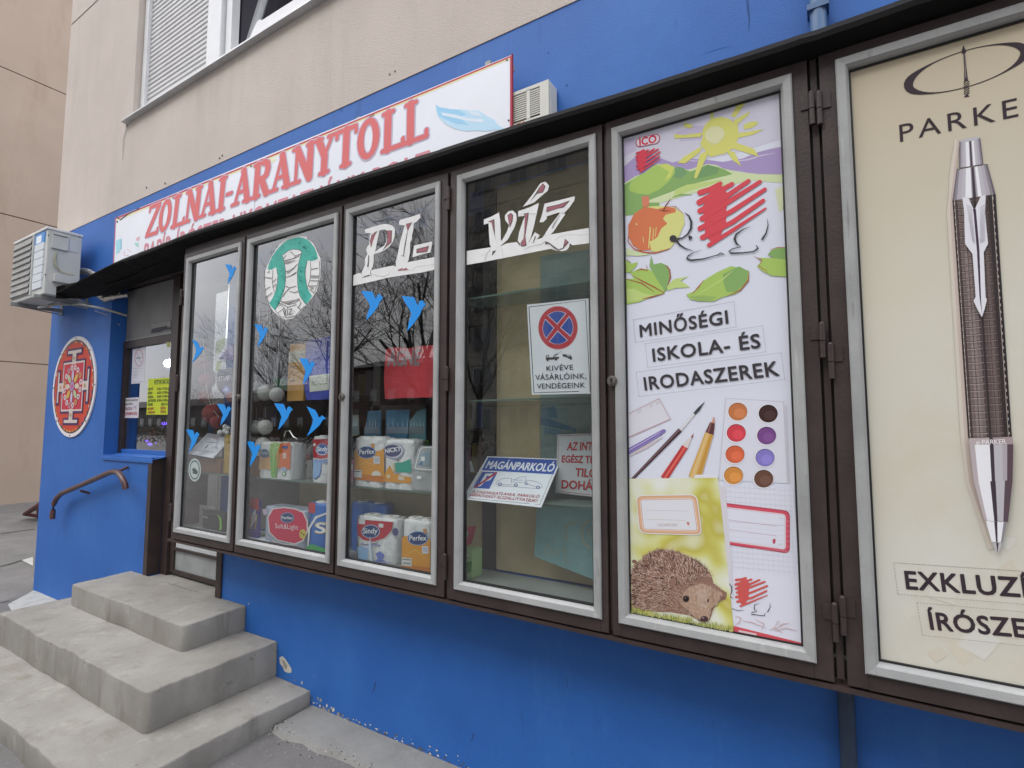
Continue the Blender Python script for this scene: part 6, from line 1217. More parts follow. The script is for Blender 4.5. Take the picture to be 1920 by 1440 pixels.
ar = Art(k9, .0006, .00008); ar.poly([(1185, 572), (1450, 570), (1440, 890), (1320, 905), (1195, 880)], (.42, .025, .045)).line([(1190, 890), (1320, 915), (1445, 890)], 16, flat((.6, .6, .62))); ar.ell(1345, 745, 112, 98, flat((.55, .6, .7))); ar.ell(1345, 740, 100, 88, (.03, .10, .36)); ar.text('Sindy', (1255, 775), (1440, 770), (1252, 700), flat((.76, .78, .82)), bold=.03, shear=.15)
ar.poly([(1195, 925), (1330, 940), (1310, 1180), (1230, 1250), (1190, 1230)], (.24, .40, .66)).line([(1330, 945), (1330, 1080), (1300, 1190), (1215, 1245)], [6, 10, 14, 22], (.04, .1, .3)).poly([(1200, 920), (1440, 925), (1430, 970), (1200, 960)], (.2, .3, .6)).ell(1215, 665, 24, 26, (.64, .64, .66), n=12).line([(1340, 1160), (1420, 1170)], 8, (.25, .3, .5)); attach(ar, 'wrapper_print', 0)
CLR = mat('lilac_clear_wrap', (.36, .40, .50), .25, var=.15, scale=12, bump=.6, bscale=35)
lobed('toilet_roll_bale', 496, 572, 948, Yg, FZ, .11, 4, CLR, 'wide clear wrapped Perfex toilet roll bale with a red cloud label', top=False)
ar = Art(kk, .0006, .00008); cl = [(735, 1000), (770, 940), (850, 930), (930, 940), (990, 965), (1020, 1030), (1022, 1100), (990, 1170), (930, 1195), (860, 1180), (800, 1165), (745, 1110)]
ar.poly([(870+(x-870)*1.07, 1060+(y-1060)*1.07) for x, y in cl], flat((.62, .58, .62))).poly(cl, (.55, .02, .07)); ar.ell(875, 1003, 52, 40, (.2, .25, .45)); ar.ell(875, 1003, 46, 34, NAVY); ar.text('Perfex', (835, 1013), (915, 1014), (834, 992), flat((.74, .76, .8)), bold=.02); ar.text('Soft&Light', (785, 1080), (958, 1092), (784, 1046), flat((.66, .6, .66)))
ar.ell(992, 1125, 26, 36, (.55, .42, .08)).ell(984, 1118, 5, 8, (.1, .05, .02), n=8).ell(1000, 1130, 5, 8, (.1, .05, .02), n=8).line([(760, 1175), (850, 1200), (960, 1210)], 8, flat((.6, .6, .64))).poly([(690, 940), (720, 935), (730, 975), (700, 985)], (.5, .4, .55)); attach(ar, 'wrapper_print', 0)
for i, (xa, xb_, yt) in enumerate([(459, 468, 933), (468, 485, 934)]):
    p0, p1 = at(xa, yt, Yg+.01), at(xb_, yt, Yg+.01); g = MB(); g.box(p0.x, p1.x, Yg+.01, Yg+.03, FZ, p0.z, flat((.08, .06, .28)), .001); o = g.build('crayon_box', label=['narrow dark blue crayon box at the lower left of the second pane', 'dark blue crayon box with a red flap beside the clear wrapped bale'][i], cat='box', group='crayon boxes')
    pl = Plane(Yg+.0095); ar = Art(pl, .0004, .0001); ar.poly([(xa, yt), (xb_, yt), (xb_, yt+25), (xa+3, yt+18), (xa, yt+14)], (.45, .04, .05)).poly([(xa+3, yt+35), (xb_-6, yt+20), (xb_-4, yt+40), (xa+2, yt+56)], flat((.66, .66, .68)))
    for k in range(4): ar.line([(xa+2+k*3, yt+58), (xa+5+k*3, yt+30)], 1.2, [(.6, .35, .05), (.1, .3, .5), (.5, .1, .1), (.6, .5, .1)][k])
    ar.build('box_print', o)
g = MB(); p0, p1 = at(457, 1000, 1.85), at(500, 1000, 1.85); g.box(p0.x, p1.x, 1.85, 1.93, FZ+.0005, FZ+.004, PAPER); g.build('paper_sheet', label='white paper lying under the crayon boxes', cat='paper')
# white balls on threads
WB = mat('white_yarn_ball', (.55, .55, .54), .9, var=.08, scale=60, bump=.8, bscale=260); RB2 = mat('dull_red_yarn_ball', (.26, .045, .05), .9, var=.15, scale=60, bump=.8, bscale=260)
bl_ = [(478, 741, 11), (496, 737, 12.5), (501, 733, 11), (519, 740, 12), (480, 801, 11), (497, 801, 12), (493, 834, 12), (481, 727, 10)]
pos = ['leftmost white ball of the upper cluster', 'front white ball in the middle of the upper cluster', 'white ball half hidden at the top of the upper cluster', 'rightmost white ball of the upper cluster', 'left white ball of the middle pair', 'right white ball of the middle pair', 'lowest white ball hanging above the grass printed pack', 'dim white ball behind the upper cluster']
for (x, y, r_), s in zip(bl_, pos):
    Yb = 1.90+(.04 if 'half' in s or 'dim' in s else 0); c = at(x, y, Yb); g = MB(); e = at(x+r_, y, Yb); rad = max(.012, (e-c).length*.72); g.sphere(c, rad, WB, 18); o = g.build('yarn_ball', label=s+' in the second pane', cat='ball', group='white balls on threads')
    g = MB(); g.tube([c+Vector((0, 0, rad*.9)), Vector((c.x, c.y, 1.70 if y > 760 else 2.6))], .0008, flat((.4, .4, .36)), 4); g.build('thread', o)
rb = [(379, 685, 9.5), (388, 714, 10), (385, 743, 9), (399, 775, 13), (407, 791, 9), (436, 745, 8)]
posr = ['topmost red ball on the thread', 'second red ball from the top of the thread', 'third red ball from the top of the thread', 'large red ball above the white leaflet', 'lowest red ball right of the leaflet', 'red ball half hidden by the right frame']
for (x, y, r_), s in zip(rb, posr):
    c = at(x, y, 1.93); e = at(x+r_, y, 1.93); g = MB(); rad = (e-c).length*.8; g.sphere(c, rad, RB2, 16); g.build('yarn_ball', label=s+' in the first pane', cat='ball', group='red balls on a thread')
g = MB(); g.tube([at(x, y, 1.905) for x, y in [(381, 640), (383, 690), (387, 725), (392, 750), (397, 765), (410, 782)]], .0016, flat((.45, .40, .33)), 5); g.build('thread', label='pale string carrying the red balls in the first pane', cat='string')
# hanging bags
def bag(name, Y, pts, mt, lab, cat='bag', th=.02): return sheet(name, Plane(Y), pts, th, mt, label=lab, cat=cat)
FBm = mat('orange_cloth', (.50, .27, .07), .8, var=.1, scale=6, bump=.4, bscale=20); b1 = bag('orange_bag', 1.99, [(544, 646), (573, 643), (571, 700), (568, 751), (538, 752), (540, 700)], FBm, 'orange paper bag with a cream label hanging in the second pane')
ar = Art(Plane(1.99), .001, .0001); ar.poly([(542, 659), (572, 657), (571, 678), (541, 680)], (.46, .44, .36)).text('KÉRJÜK NE', (545, 668), (570, 667), (545, 663), (.2, .17, .13)).text('NYÚLJON', (545, 676), (568, 675), (545, 670), (.2, .17, .13)).line([(544, 688), (556, 687)], 2.5, (.25, .12, .05)).line([(543, 714), (553, 714)], 2.5, (.12, .07, .03)); ar.build('paper_label', b1)
b2 = bag('blue_bag', 1.97, [(574, 640), (600, 633), (633, 629), (634, 700), (634, 748), (575, 750), (570, 725), (573, 680)], mat('dark_blue_cloth', (.035, .055, .36), .6, var=.25, scale=7, bump=.8, bscale=14), 'dark blue bag with a white RENDEZ label hanging in the second pane')
ar = Art(Plane(1.97), .001, .0001); ar.poly([(580, 705), (618, 700), (617, 731), (581, 735)], (.60, .61, .55)).text('RENDEZ', (586, 723), (614, 720), (586, 712), (.28, .28, .26)).line([(584, 710), (605, 707)], 1.5, (.3, .3, .3)); ar.build('paper_label', b2)
b3 = bag('red_bag', 1.95, [(723, 655), (740, 651), (770, 653), (795, 648), (840, 646), (840, 742), (800, 745), (760, 746), (722, 748), (720, 710)], mat('red_cloth', (.50, .035, .05), .65, var=.18, scale=5, bump=1.0, bscale=12), 'bright red bag with grey block letters hanging in the third pane')
ar = Art(Plane(1.95), .001, .0001); ar.text('AGNE', (727, 686), (788, 684), (728, 658), (.26, .17, .19), bold=.05, shear=.15); ar.build('printed_letters', b3)
b4 = bag('balloon_box', 1.95, [(406, 700), (413, 692), (436, 691), (436, 738), (425, 745), (412, 735), (406, 720)], mat('dark_purple_print', (.03, .025, .07), .5, var=.3, scale=20), 'dark purple packet with white capital letters hanging in the first pane', 'packet', .03)
ar = Art(Plane(1.95), .001, .0001); ar.text('1ST LAJF', (409, 715), (431, 711), (409, 707), (.6, .6, .62), bold=.02).poly([(416, 733), (424, 722), (434, 730), (428, 738)], (.15, .18, .5)).poly([(420, 730), (427, 727), (426, 734)], (.5, .55, .7)); ar.build('packet_print', b4)
b5 = bag('purple_packet', 1.97, [(410, 674), (420, 660), (436, 645), (437, 675)], mat('violet_foil', (.16, .12, .35), .3, var=.5, scale=40, bump=.6), 'crumpled violet foil packet near the top right of the goods in the first pane', 'packet', .01)
for i, (q, c, lab) in enumerate([([(405, 640), (422, 633), (420, 650), (408, 665), (403, 662)], (.30, .40, .10), 'yellow green leafy sheet behind the violet packet'), ([(406, 678), (414, 677), (412, 694), (404, 697)], (.42, .50, .05), 'small yellow green card above the dark purple packet'), ([(369, 690), (392, 686), (404, 700), (403, 718), (369, 718)], (.30, .28, .27), 'plain grey card behind the red balls'), ([(351, 736), (366, 736), (366, 757), (352, 757)], (.10, .30, .42), 'upper of two pale blue dotted cards at the left of the first pane'), ([(351, 759), (366, 759), (365, 785), (351, 785)], (.08, .26, .40), 'lower of two pale blue dotted cards at the left of the first pane')]):
    o = sheet('display_card', Plane(1.99), q, .003, flat(c), label=lab, cat='card')
    if i > 2:
        ar = Art(Plane(1.99), .001, .0001)
        for k in range(8): ar.ell(354+(k % 2)*7, q[0][1]+4+(k//2)*4.6, 1.3, 1.5, (.03, .08, .18), n=6)
        ar.build('dots', o)
# box with leaflet
g = MB(); p0, p1 = at(357, 880, 1.885), at(418, 880, 1.885); g.box(p0.x, p1.x-.03, 1.885, 2.03, UZ, UZ+.09, mat('brown_cardboard', (.17, .075, .03), .85, var=.12, scale=5), .003); g.build('cardboard_box', label='brown cardboard box on the shelf under the white leaflet', cat='box')
q1 = at(356, 848, 1.86); q2 = at(399, 858, 1.86); q0 = at(389, 812, 1.99)
plf = Plane(pts=[q1, q2, q0]); lf_ = sheet('leaflet_sign', plf, [(352, 850), (399, 859), (420, 836), (421, 816), (389, 812)], .005, flat((.62, .64, .72)), label='tilted white leaflet lying on the cardboard box in the first pane', cat='leaflet')
ar = Art(plf.crop(340, 740, 9), .0005, .0001); ar.text('ILS', (540, 750), (640, 755), (545, 712), (.6, .15, .15)).line([(400, 795), (610, 815)], 9, (.25, .22, .3)).line([(405, 905), (455, 850)], 20, (.1, .1, .14)).text('350 Ft', (510, 905), (600, 910), (520, 870), (.3, .3, .35)).line([(170, 930), (560, 975)], 6, (.25, .27, .33)).line([(560, 985), (700, 870)], 4, (.3, .32, .38)).ell(612, 905, 8, 6, (.1, .1, .12)); ar.build('leaflet_print', lf_)
g = MB(); c = at(424, 806, 1.92)
for k in range(9): g.sphere((c.x+random.uniform(-.045, .045), c.y+random.uniform(-.02, .02), c.z+random.uniform(-.03, .03)), random.uniform(.012, .024), mat('crumpled_white_wrap', (.62, .62, .64), .3, bump=.8, bscale=40), 6)
g.build('crumpled_wrap', label='crumpled white wrapping beside the leaflet in the first pane', cat='wrapping')
p0, p1 = at(418, 880, 1.90), at(436, 880, 1.90); g = MB(); g.box(p0.x, p1.x, 1.90, 1.99, UZ, at(425, 815, 1.90).z, mat('yellow_wrap', (.35, .22, .02), .5, var=.3, scale=15), .006); g.build('yellow_packet', label='tall dull yellow packet at the right of the cardboard box', cat='packet')
o = sheet('blue_folder', Plane(2.02), [(370, 793), (398, 784), (405, 800), (388, 815), (372, 808)], .01, flat((.03, .12, .30)), label='blue folder leaning behind the leaflet in the first pane', cat='folder')
o = sheet('grey_tray', Plane(2.04), [(350, 785), (380, 785), (376, 794), (350, 795)], .03, flat((.33, .33, .30)), label='pale grey tray behind the blue hummingbird at the left of the first pane', cat='tray')
# lower first pane: pouch, price card
p0, p1 = at(377, 990, 1.88), at(421, 990, 1.88); g = MB(); g.box(p0.x, p1.x, 1.88, 1.95, FZ, FZ+.115, mat('black_pouch', (.012, .014, .014), .6, bump=.3), .02); pc = g.build('pencil_case', label='black pencil case with a lime green stripe at the foot of the first pane', cat='pencil case')
ar = Art(Plane(1.8795), .0004, .0001); ar.line([(408, 965), (413, 972), (414, 985), (413, 994)], [1.5, 3, 3, 3], (.25, .55, .06)).line([(380, 968), (390, 971)], [3, 3], (.25, .27, .26)).line([(384, 964), (408, 964)], .8, (.1, .1, .1)); ar.build('stripe', pc)
o = sheet('price_card', Plane(1.96), [(374, 946), (404, 951), (403, 990), (373, 990)], .002, flat((.36, .37, .36)), label='small pale price card standing behind the pencil case', cat='price card'); ar = Art(Plane(1.96), .0006, .0001); ar.text('ÚJ ÁRU', (379, 958), (400, 961), (379, 953), (.06, .06, .06), bold=.03); ar.build('card_print', o)
g = MB(); g.box(at(408, 900, 2.0).x, at(410, 900, 2.0).x, 2.0, 2.004, .94, SZ-.01, flat((.45, .46, .42))); g.build('white_rod', label='thin pale upright rod under the shelf of the first pane', cat='rod')
# upper second/third pane background bits
o = sheet('green_binder', Plane(2.03), [(512, 708), (540, 710), (539, 729), (511, 730)], .05, flat((.02, .11, .05)), label='dark green ring binder left of the orange bag', cat='binder'); ar = Art(Plane(2.03), .001, .0001); ar.ell(516, 723, 3, 4, (.3, .32, .3)); ar.ell(516, 723, 1.8, 2.6, (.02, .05, .03)); ar.build('finger_hole', o)
o = sheet('white_strip_light', Plane(2.3), [(514, 660), (524, 660), (521, 708), (511, 709)], .02, flat((.50, .50, .58)), label='pale upright panel behind the second pane above the green binder', cat='panel')
TUBE = mat('lit_tube', (.8, .8, .8), .5, emit=(.9, .93, 1), es=2.5)
g = MB(); g.tube([at(431, 532, 2.35), at(425, 634, 2.35)], .006, TUBE, 8); g.build('light_tube', label='thin bright upright light tube seen through the first pane', cat='lamp')
# books leaning at the back of the third pane
for q, c, lab in [([(690, 771), (714, 769), (714, 820), (682, 822)], (.045, .13, .22), 'left blue magazine standing at the back of the third pane'), ([(724, 769), (768, 768), (763, 826), (723, 822)], (.05, .15, .26), 'middle blue magazine standing at the back of the third pane'), ([(768, 790), (782, 771), (798, 766), (798, 830), (766, 826)], (.07, .16, .20), 'right grey blue magazine standing at the back of the third pane'), ([(655, 778), (672, 778), (673, 815), (655, 820)], (.16, .18, .17), 'pale grey magazine at the left back of the third pane')]:
    o = sheet('magazine', Plane(2.015), q, .006, flat(c, .4), label=lab, cat='magazine'); ar = Art(Plane(2.015), .0008, .0001)
    x0 = min(p[0] for p in q); x1 = max(p[0] for p in q)
    for k in range(5): x = x0+4+(x1-x0-9)*k/4; ar.poly([(x, 799), (x+.8, 790-(k % 2)*4), (x+2.4, 799)], (.22, .30, .36))
    ar.poly([(x0+1.5, 800), (x1-2, 800), (x1-2, 813), (x0+1.5, 813)], (.16, .20, .26) if c[0] < .06 else (.12, .15, .17)); ar.build('cover_print', o)
g = MB(); g.box(px_x(700, 760, 2.06), px_x(706, 760, 2.06)+.03, 2.055, 2.10, UZ, 2.7, flat((.02, .022, .02))); g.box(px_x(800, 760, 2.06), px_x(816, 760, 2.06), 2.055, 2.10, UZ, 2.7, flat((.02, .022, .02))); g.box(-2.15, -1.5, 2.055, 2.1, 1.62, 1.70, flat((.025, .025, .022))); g.build('back_rack', cab)
g = MB(); g.tube([at(533, 818, 1.95), at(536, 808, 1.95), at(544, 808, 1.95), at(551, 820, 1.95), at(558, 823, 1.95)], .007, mat('chrome', (.5, .5, .5), .2, metal=1), 8); g.build('tap', label='bent chrome spout behind the grass printed pack', cat='tap')
o = sheet('grey_board', Plane(2.02), [(556, 860), (602, 818), (600, 878), (557, 872)], .01, flat((.17, .165, .16)), label='grey ribbed board leaning behind the kitchen roll in the second pane', cat='board')
rr2 = random.Random(31); PAL = [((.45, .04, .05), 'red'), ((.05, .18, .45), 'blue'), ((.50, .40, .06), 'yellow'), ((.06, .28, .12), 'green'), ((.60, .60, .58), 'white'), ((.45, .18, .30), 'pink')]
for (px, py, wpx, hpx, Yb, zb, ci, shp, lab) in [(480, 0, 10, 34, 1.96, SZ, 2, 'carton', 'slim yellow carton behind the lowest white ball'), (556, 0, 9, 30, 1.97, SZ, 0, 'carton', 'slim red carton behind the chrome spout'), (568, 0, 8, 22, 1.99, SZ, 4, 'carton', 'small white carton beside the grey board'),
      (612, 0, 9, 24, 1.96, FZ, 3, 'carton', 'small green carton at the right foot of the second pane'), (364, 0, 7, 30, 1.97, FZ, 1, 'carton', 'small blue carton at the left foot of the first pane'), (655, 0, 7, 26, 1.98, SZ, 5, 'carton', 'small pink carton at the left end of the third pane shelf'), (742, 0, 8, 40, 1.97, FZ, 2, 'carton', 'slim yellow carton between the two paper packs at the foot'), (352, 0, 8, 24, 1.95, FZ, 4, 'carton', 'small white carton in the lower left corner of the first pane')]:
    a = at(px, 900, Yb).x; b = at(px+wpx, 900, Yb).x; c, cn = PAL[ci]; h = hpx*.0045; g = MB(); g.box(a, b, Yb, Yb+.05, zb, zb+h, flat(c, .4), .002); o = g.build('small_carton', label=lab, cat='box')
    g = MB(); g.box(a+.004, b-.004, Yb-.0008, Yb-.0002, zb+h*.55, zb+h*.8, flat(tuple(.7-.6*v for v in c))); g.build('label_band', o)
# fourth pane bits
g = MB(); c = at(868, 866, 1.90); g.tube([(c.x-.03, 1.905, c.z), (c.x-.03, 1.897, c.z)], .05, flat((.62, .64, .68)), 24, smooth=False); g.build('white_plate', label='white round plate cut by the left frame of the fourth pane', cat='plate')
o = sheet('price_tag', Plane(1.92), [(880, 866), (883, 864), (889, 884), (882, 885)], .002, flat((.4, .43, .45)), label='small pale hanging tag beside the white plate', cat='tag')
g = MB(); p0, p1 = at(866, 1075, 1.885), at(890, 1075, 1.885); g.box(p0.x, p1.x-.012, 1.885, 1.96, FZ, at(870, 1030, 1.885).z, flat((.33, .50, .24)), .003); o = g.build('green_carton', label='pale green carton at the lower left of the fourth pane', cat='box'); ar = Art(Plane(1.8845), .0005, .0001); ar.poly([(868, 1055), (885, 1052), (884, 1072), (868, 1076)], (.10, .28, .08)).line([(870, 1040), (882, 1042)], 2, (.6, .65, .5)); ar.build('carton_print', o)
o = sheet('red_card_box', Plane(1.93), [(869, 990), (886, 988), (877, 1022), (867, 1026)], .03, flat((.45, .05, .10)), label='red and green slanted carton above the pale green one', cat='box'); ar = Art(Plane(1.93), .0006, .0001); ar.poly([(870, 1000), (879, 996), (875, 1012), (869, 1016)], (.2, .42, .25)); ar.build('carton_print', o)
# =================================================================== NOTICES ON THE ENTRANCE WINDOW
NP = Plane(RY+.0092); nw = NP.crop(225, 640, 6.857)
n1 = sheet('no_smoking_notice', nw, [(163, 100), (330, 75), (310, 535), (145, 548)], .0006, flat((.60, .60, .66)), label='tall white no smoking notice at the upper left of the entrance window', cat='notice')
ar = Art(nw, .0004, .00008); ar.ell(245, 215, 56, 112, (.50, .28, .30)); ar.ell(245, 215, 48, 98, (.60, .60, .66)); ar.line([(212, 140), (278, 290)], 7, (.50, .28, .30)).line([(207, 218), (275, 210)], 12, (.12, .20, .26))
for y, w_ in [(350, 110), (385, 80), (415, 60), (440, 60), (465, 60), (525, 130)]: ar.line([(165, y), (165+w_, y-6)], 5, (.33, .33, .38))
ar.build('notice_print', n1)
n2 = sheet('opening_hours_notice', nw, [(365, 485), (650, 463), (628, 943), (340, 943)], .0006, flat((.50, .58, .02)), label='bright yellow green NYITVATARTÁS opening hours notice on the entrance window', cat='notice')
ar = Art(nw, .0004, .00008); GI = flat((.06, .10, .03)); RI = flat((.35, .04, .03))
ar.text('NYITVATARTÁS', (440, 555), (628, 545), (442, 500), GI, bold=.03)
for i, (a, b) in enumerate([('HÉTFŐ', '8.00-17.00-ig'), ('KEDD', '8.00-17.00-ig'), ('SZERDA', '8.00-17.00-ig'), ('CSÜTÖRTÖK', '8.00-17.00-ig'), ('PÉNTEK', '8.00-16.30')]):
    y = 632+i*49; L_ = [425, 415, 430, 465, 425][i]; ar.text(a, (362, y), (L_, y-3), (363, y-30), GI, bold=.03); ar.text(b, (480 if i < 4 else 532, y-6), (632, y-12), (481 if i < 4 else 533, y-36), GI, bold=.02)
for i, (a, b) in enumerate([('SZOMBAT', 'ZÁRVA'), ('VASÁRNAP', 'ZÁRVA')]): y = 880+i*47; ar.text(a, (358, y), (440+i*10, y-3), (359, y-28), RI, bold=.03); ar.text(b, (522, y-8), (592, y-12), (523, y-36), RI, bold=.03)
ar.build('notice_print', n2)
n3 = sheet('small_warning_notice', nw, [(60, 730), (248, 718), (236, 985), (48, 985)], .0006, flat((.58, .55, .60)), label='small white notice with red bottom line at the lower left of the entrance window', cat='notice')
ar = Art(nw, .0004, .00008)
for t, a, b, c, m_ in (('KEDVES VÁSÁRLÓINK', (70, 772), (230, 764), (71, 750), GI), ('BELÉPNI', (72, 822), (160, 815), (73, 798), GI), ('TILOS A', (66, 885), (158, 880), (67, 850), flat((.2, .03, .05))), ('DOHÁNYZÁS', (62, 948), (220, 945), (63, 912), flat((.4, .04, .06)))): ar.text(t, a, b, c, m_, bold=.02)
ar.line([(170, 835), (200, 870), (180, 860), (222, 815)], 4, (.3, .28, .35)).line([(185, 820), (215, 865)], 4, (.3, .28, .35)); ar.build('notice_print', n3)
o = sheet('yellow_note', Plane(RY-.014), [(312, 642), (319, 641), (319, 651), (313, 651)], .001, flat((.35, .34, .10)), label='small dull yellow note above the entrance window', cat='note')
LMP = mat('lamp_glow', (.8, .8, .8), .5, emit=(.9, .93, 1), es=30)
g = MB(); c = at(316, 681, 2.6); g.sphere(c, .05, LMP, 14, (1.5, .6, .8)); lo = g.build('shop_lamp', label='small lit white lamp inside the entrance window', cat='lamp')
g = MB(); g.sphere((c.x-.02, c.y+.06, c.z-.0), .13, flat((.05, .07, .12)), 14, (1.5, .4, .8)); g.build('lamp_shade', lo)
VIO = mat('violet_light', (.1, .05, .5), .4, emit=(.20, .10, 1.0), es=1.6)
for (x, y, w_, vl) in [(308, 794, .03, 'violet light right under the yellow green notice'), (275, 827, .022, 'leftmost violet light low inside the entrance window'), (281, 833, .026, 'violet light lowest inside the entrance window'), (297, 831, .03, 'violet light at the right of the low row inside the entrance window')]:
    c = at(x, y, 2.45); g = MB(); g.sphere(c, w_, VIO, 8, (1.4, .6, .5)); g.build('fairy_light', label=vl, cat='light', group='violet lights inside the entrance window')
gg = thing('window_goods', at(285, 815, 2.5), 'cluster of dark red and silver ornaments behind the entrance window', 'ornaments'); g = MB(); rr = random.Random(21)
for k in range(46):
    c = at(rr.uniform(266, 316), rr.uniform(800, 834), rr.uniform(2.42, 2.6)); g.sphere(c, rr.uniform(.014, .03), rr.choice([flat((.16, .03, .03), .3), flat((.25, .08, .06), .3), flat((.3, .28, .27), .3), flat((.10, .05, .03), .3)]), 8)
g.build('ornaments', gg, kind='stuff')
g = MB(); 
for k in range(9): p0 = at(285+k*4, 650, 2.22); g.box(p0.x-.002, p0.x+.002, 2.22, 2.224, 1.6, 2.26, flat((.10, .10, .09)))
for k in range(8): z = 1.75+k*.065; g.box(-4.95, -4.5, 2.225, 2.228, z, z+.003, flat((.10, .10, .09)))
g.build('wire_grid', label='fine dark wire grid hung inside the entrance window', cat='grid')
o = sheet('white_vase', Plane(2.45), [(252, 812), (272, 812), (270, 822), (262, 830), (256, 826)], .05, flat((.28, .30, .30)), label='pale cup low inside the entrance window', cat='cup')
# =================================================================== ACROSS THE STREET (seen mirrored in the panes)
opp = thing('opposite_apartment_block', (-4, -27, 0), 'grey ten storey apartment block mirrored in the fourth pane', 'building')
GW = mat('grey_prefab_wall', (.27, .25, .22), .9, var=.12, scale=.5); g = MB(); g.box(-22.5, 26, -40, -27, 0, 30, GW); g.build('wall', opp)
DW = flat((.11, .115, .12), .3); wmesh = None;  # pane grey lightened to stand in for reflected sky
for fl in range(9):
    for k in range(9):
        x = -21+k*3.0; z = 1.2+fl*2.9
        if wmesh is None:
            g = MB(); g.box(-.72, .72, -.02, .05, 0, 1.45, DW); g.box(-.78, -.72, -.02, .07, -.06, 1.5, ALU); g.box(.72, .78, -.02, .07, -.06, 1.5, ALU); g.box(-.04, .04, .05, .07, 0, 1.45, ALU); g.box(-.72, .72, -.02, .07, 1.45, 1.5, ALU); g.box(-.9, .9, -.02, .12, -.1, -.06, GW)
            o = g.build('window', opp); wmesh = o.data; o.matrix_parent_inverse = wmat(opp).inverted(); o.location = (x, -27, z)
        else:
            o = bpy.data.objects.new('window', wmesh); COL.objects.link(o); o.parent = opp; o.matrix_parent_inverse = wmat(opp).inverted(); o.location = (x, -27, z)
g = MB()
for fl in range(1, 11): g.box(-22.5, 26, -27.0, -26.97, fl*2.9-.05, fl*2.9, flat((.10, .10, .09)))
for x in (-16.4, -10.4, -4.4, 1.6): g.box(x, x+.04, -27.0, -26.97, 0, 30, flat((.10, .10, .09)))
g.build('panel_joint', opp)
for (xa, xb, h_, yy, c_, lab) in [(-45, -29, 7.6, -36, (.085, .06, .048), 'dark brown two storey house mirrored in the third pane'), (-66, -45.4, 5.6, -37, (.07, .055, .045), 'long low dark brown building mirrored in the second pane'), (-110, -66.5, 4.0, -34, (.06, .055, .05), 'low dark garage row mirrored in the first pane')]:
    lowb = thing('low_building', ((xa+xb)/2, yy, 0), lab, 'building'); g = MB(); g.box(xa, xb, yy-9, yy, 0, h_, mat('wall_%d' % int(h_*10), c_, .9, var=.2, scale=1)); g.build('wall', lowb)
    g = MB(); g.add([(xa-.4, yy+.5, h_), (xb+.4, yy+.5, h_), (xb+.4, yy-9.5, h_), (xa-.4, yy-9.5, h_), (xa-.4, yy-4.5, h_+1.3), (xb+.4, yy-4.5, h_+1.3)], [(0, 1, 5, 4), (2, 3, 4, 5), (0, 4, 3), (1, 2, 5), (3, 2, 1, 0)], mat('dark_roof', (.05, .042, .038), .9)); g.build('roof', lowb)
    n_ = int((xb-xa)/2.6)
    for k in range(n_):
        for zf in ([1.0, 4.0] if h_ > 7 else [1.2]):
            g = MB(); xx = xa+1.3+k*2.6; g.box(xx-.5, xx+.5, yy, yy+.05, zf, zf+1.2, flat((.22, .22, .22), .2)); g.build('window', lowb)
hd = MB(); rr = random.Random(6)
for k in range(9000):
    x = rr.uniform(-60, -6); y = -17+rr.gauss(0, .5); z = rr.uniform(.1, 1.5); s = rr.uniform(.04, .1); a = rr.uniform(0, 6)
    hd.add([(x, y, z), (x+s*math.cos(a), y+s*math.sin(a), z+s*.5), (x+s*.4, y, z+s*1.3)], [(0, 1, 2)], [flat((.04, .05, .02), .8), flat((.07, .06, .035), .8)][k % 2])
hd.build('hedge', label='dark winter hedge across the street mirrored in the panes', cat='hedge', kind='stuff')
BARK = mat('dark_bark', (.055, .05, .048), .9, var=.2, scale=6)
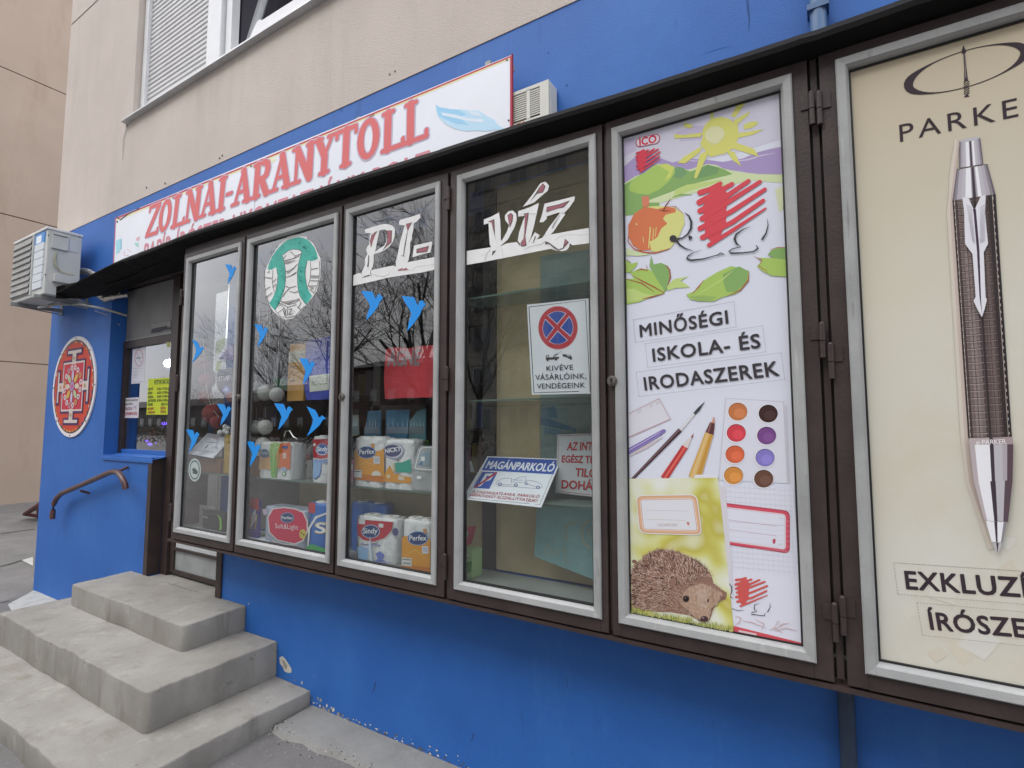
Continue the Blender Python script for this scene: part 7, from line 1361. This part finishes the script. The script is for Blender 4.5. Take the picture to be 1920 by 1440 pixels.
def tree_parts(h, seed, spread, trunk):
    rr = random.Random(seed); segs = []
    def grow(p, d, r, l, lev):
        n = 3 if lev < 3 else 2; q = p; pts = [p]; rs = [r]
        for i in range(n):
            d = (d+Vector((rr.gauss(0, .14), rr.gauss(0, .14), rr.gauss(.03, .09)))).normalized(); q = q+d*(l/n); pts.append(q); rs.append(r*(1-.35*(i+1)/n))
        segs.append((pts, rs, lev))
        if lev >= 5: return
        k = {0: 6, 1: 4, 2: 4, 3: 3, 4: 3}[lev]
        for i in range(k):
            t = rr.uniform(.3, 1) if lev else rr.uniform(.5, 1); j = min(n, max(1, int(t*n+.5))); a = rr.uniform(0, 6.28); s = spread*rr.uniform(.6, 1.4)
            u = d.orthogonal().normalized(); v = d.cross(u); nd = (d+(u*math.cos(a)+v*math.sin(a))*s*1.5).normalized(); grow(pts[j], nd, max(rs[j]*.50, .007), l*rr.uniform(.58, .8), lev+1)
    grow(Vector((0, 0, -.1)), Vector((0, 0, 1)), trunk, h*.30, 0)
    G = []
    for f, ns in ((lambda l: l <= 1, 7), (lambda l: l > 1, 3)):
        vs, fs = [], []
        for pts, rs, lev in segs:
            if not f(lev): continue
            d = (pts[-1]-pts[0]).normalized(); a = d.orthogonal().normalized(); b = d.cross(a); base = len(vs)
            for p, r in zip(pts, rs):
                for k in range(ns): an = 6.283*k/ns; vs.append(p+a*(r*math.cos(an))+b*(r*math.sin(an)))
            for i in range(len(pts)-1):
                for k in range(ns): fs.append((base+i*ns+k, base+i*ns+(k+1) % ns, base+(i+1)*ns+(k+1) % ns, base+(i+1)*ns+k))
        me = bpy.data.meshes.new('branches'); me.from_pydata(vs, [], fs); me.materials.append(BARK); G.append(me)
    return G
KINDS = [tree_parts(14, 3, .50, .20), tree_parts(14, 11, .40, .17)]
def tree(x, y, kind, sc, rot, lab):
    t = thing('bare_tree', (x, y, 0), lab, 'tree', 'bare trees across the street mirrored in the glass'); t.rotation_euler.z = rot; t.scale = (sc, sc, sc)
    for nm, me in zip(('trunk', 'crown'), KINDS[kind]):
        o = bpy.data.objects.new(nm, me); COL.objects.link(o); o.parent = t
tree(-11.5, -10.2, 0, .95, 0.4, 'nearest bare tree, its trunk mirrored at the right of the third pane')
tree(-20.6, -12.5, 1, .95, 1.9, 'dense bare tree mirrored right of the round green emblem')
tree(-25.8, -14.5, 1, .72, 4.1, 'second dense bare tree mirrored beside the round green emblem')
tree(-33, -15, 0, .42, 2.4, 'low bare tree mirrored behind the goods of the second pane')
tree(-40.5, -16, 0, .52, 5.2, 'spreading bare tree mirrored in the first pane')
tree(-15.4, -18, 1, 1.05, 3.3, 'bare tree before the apartment block mirrored in the fourth pane')
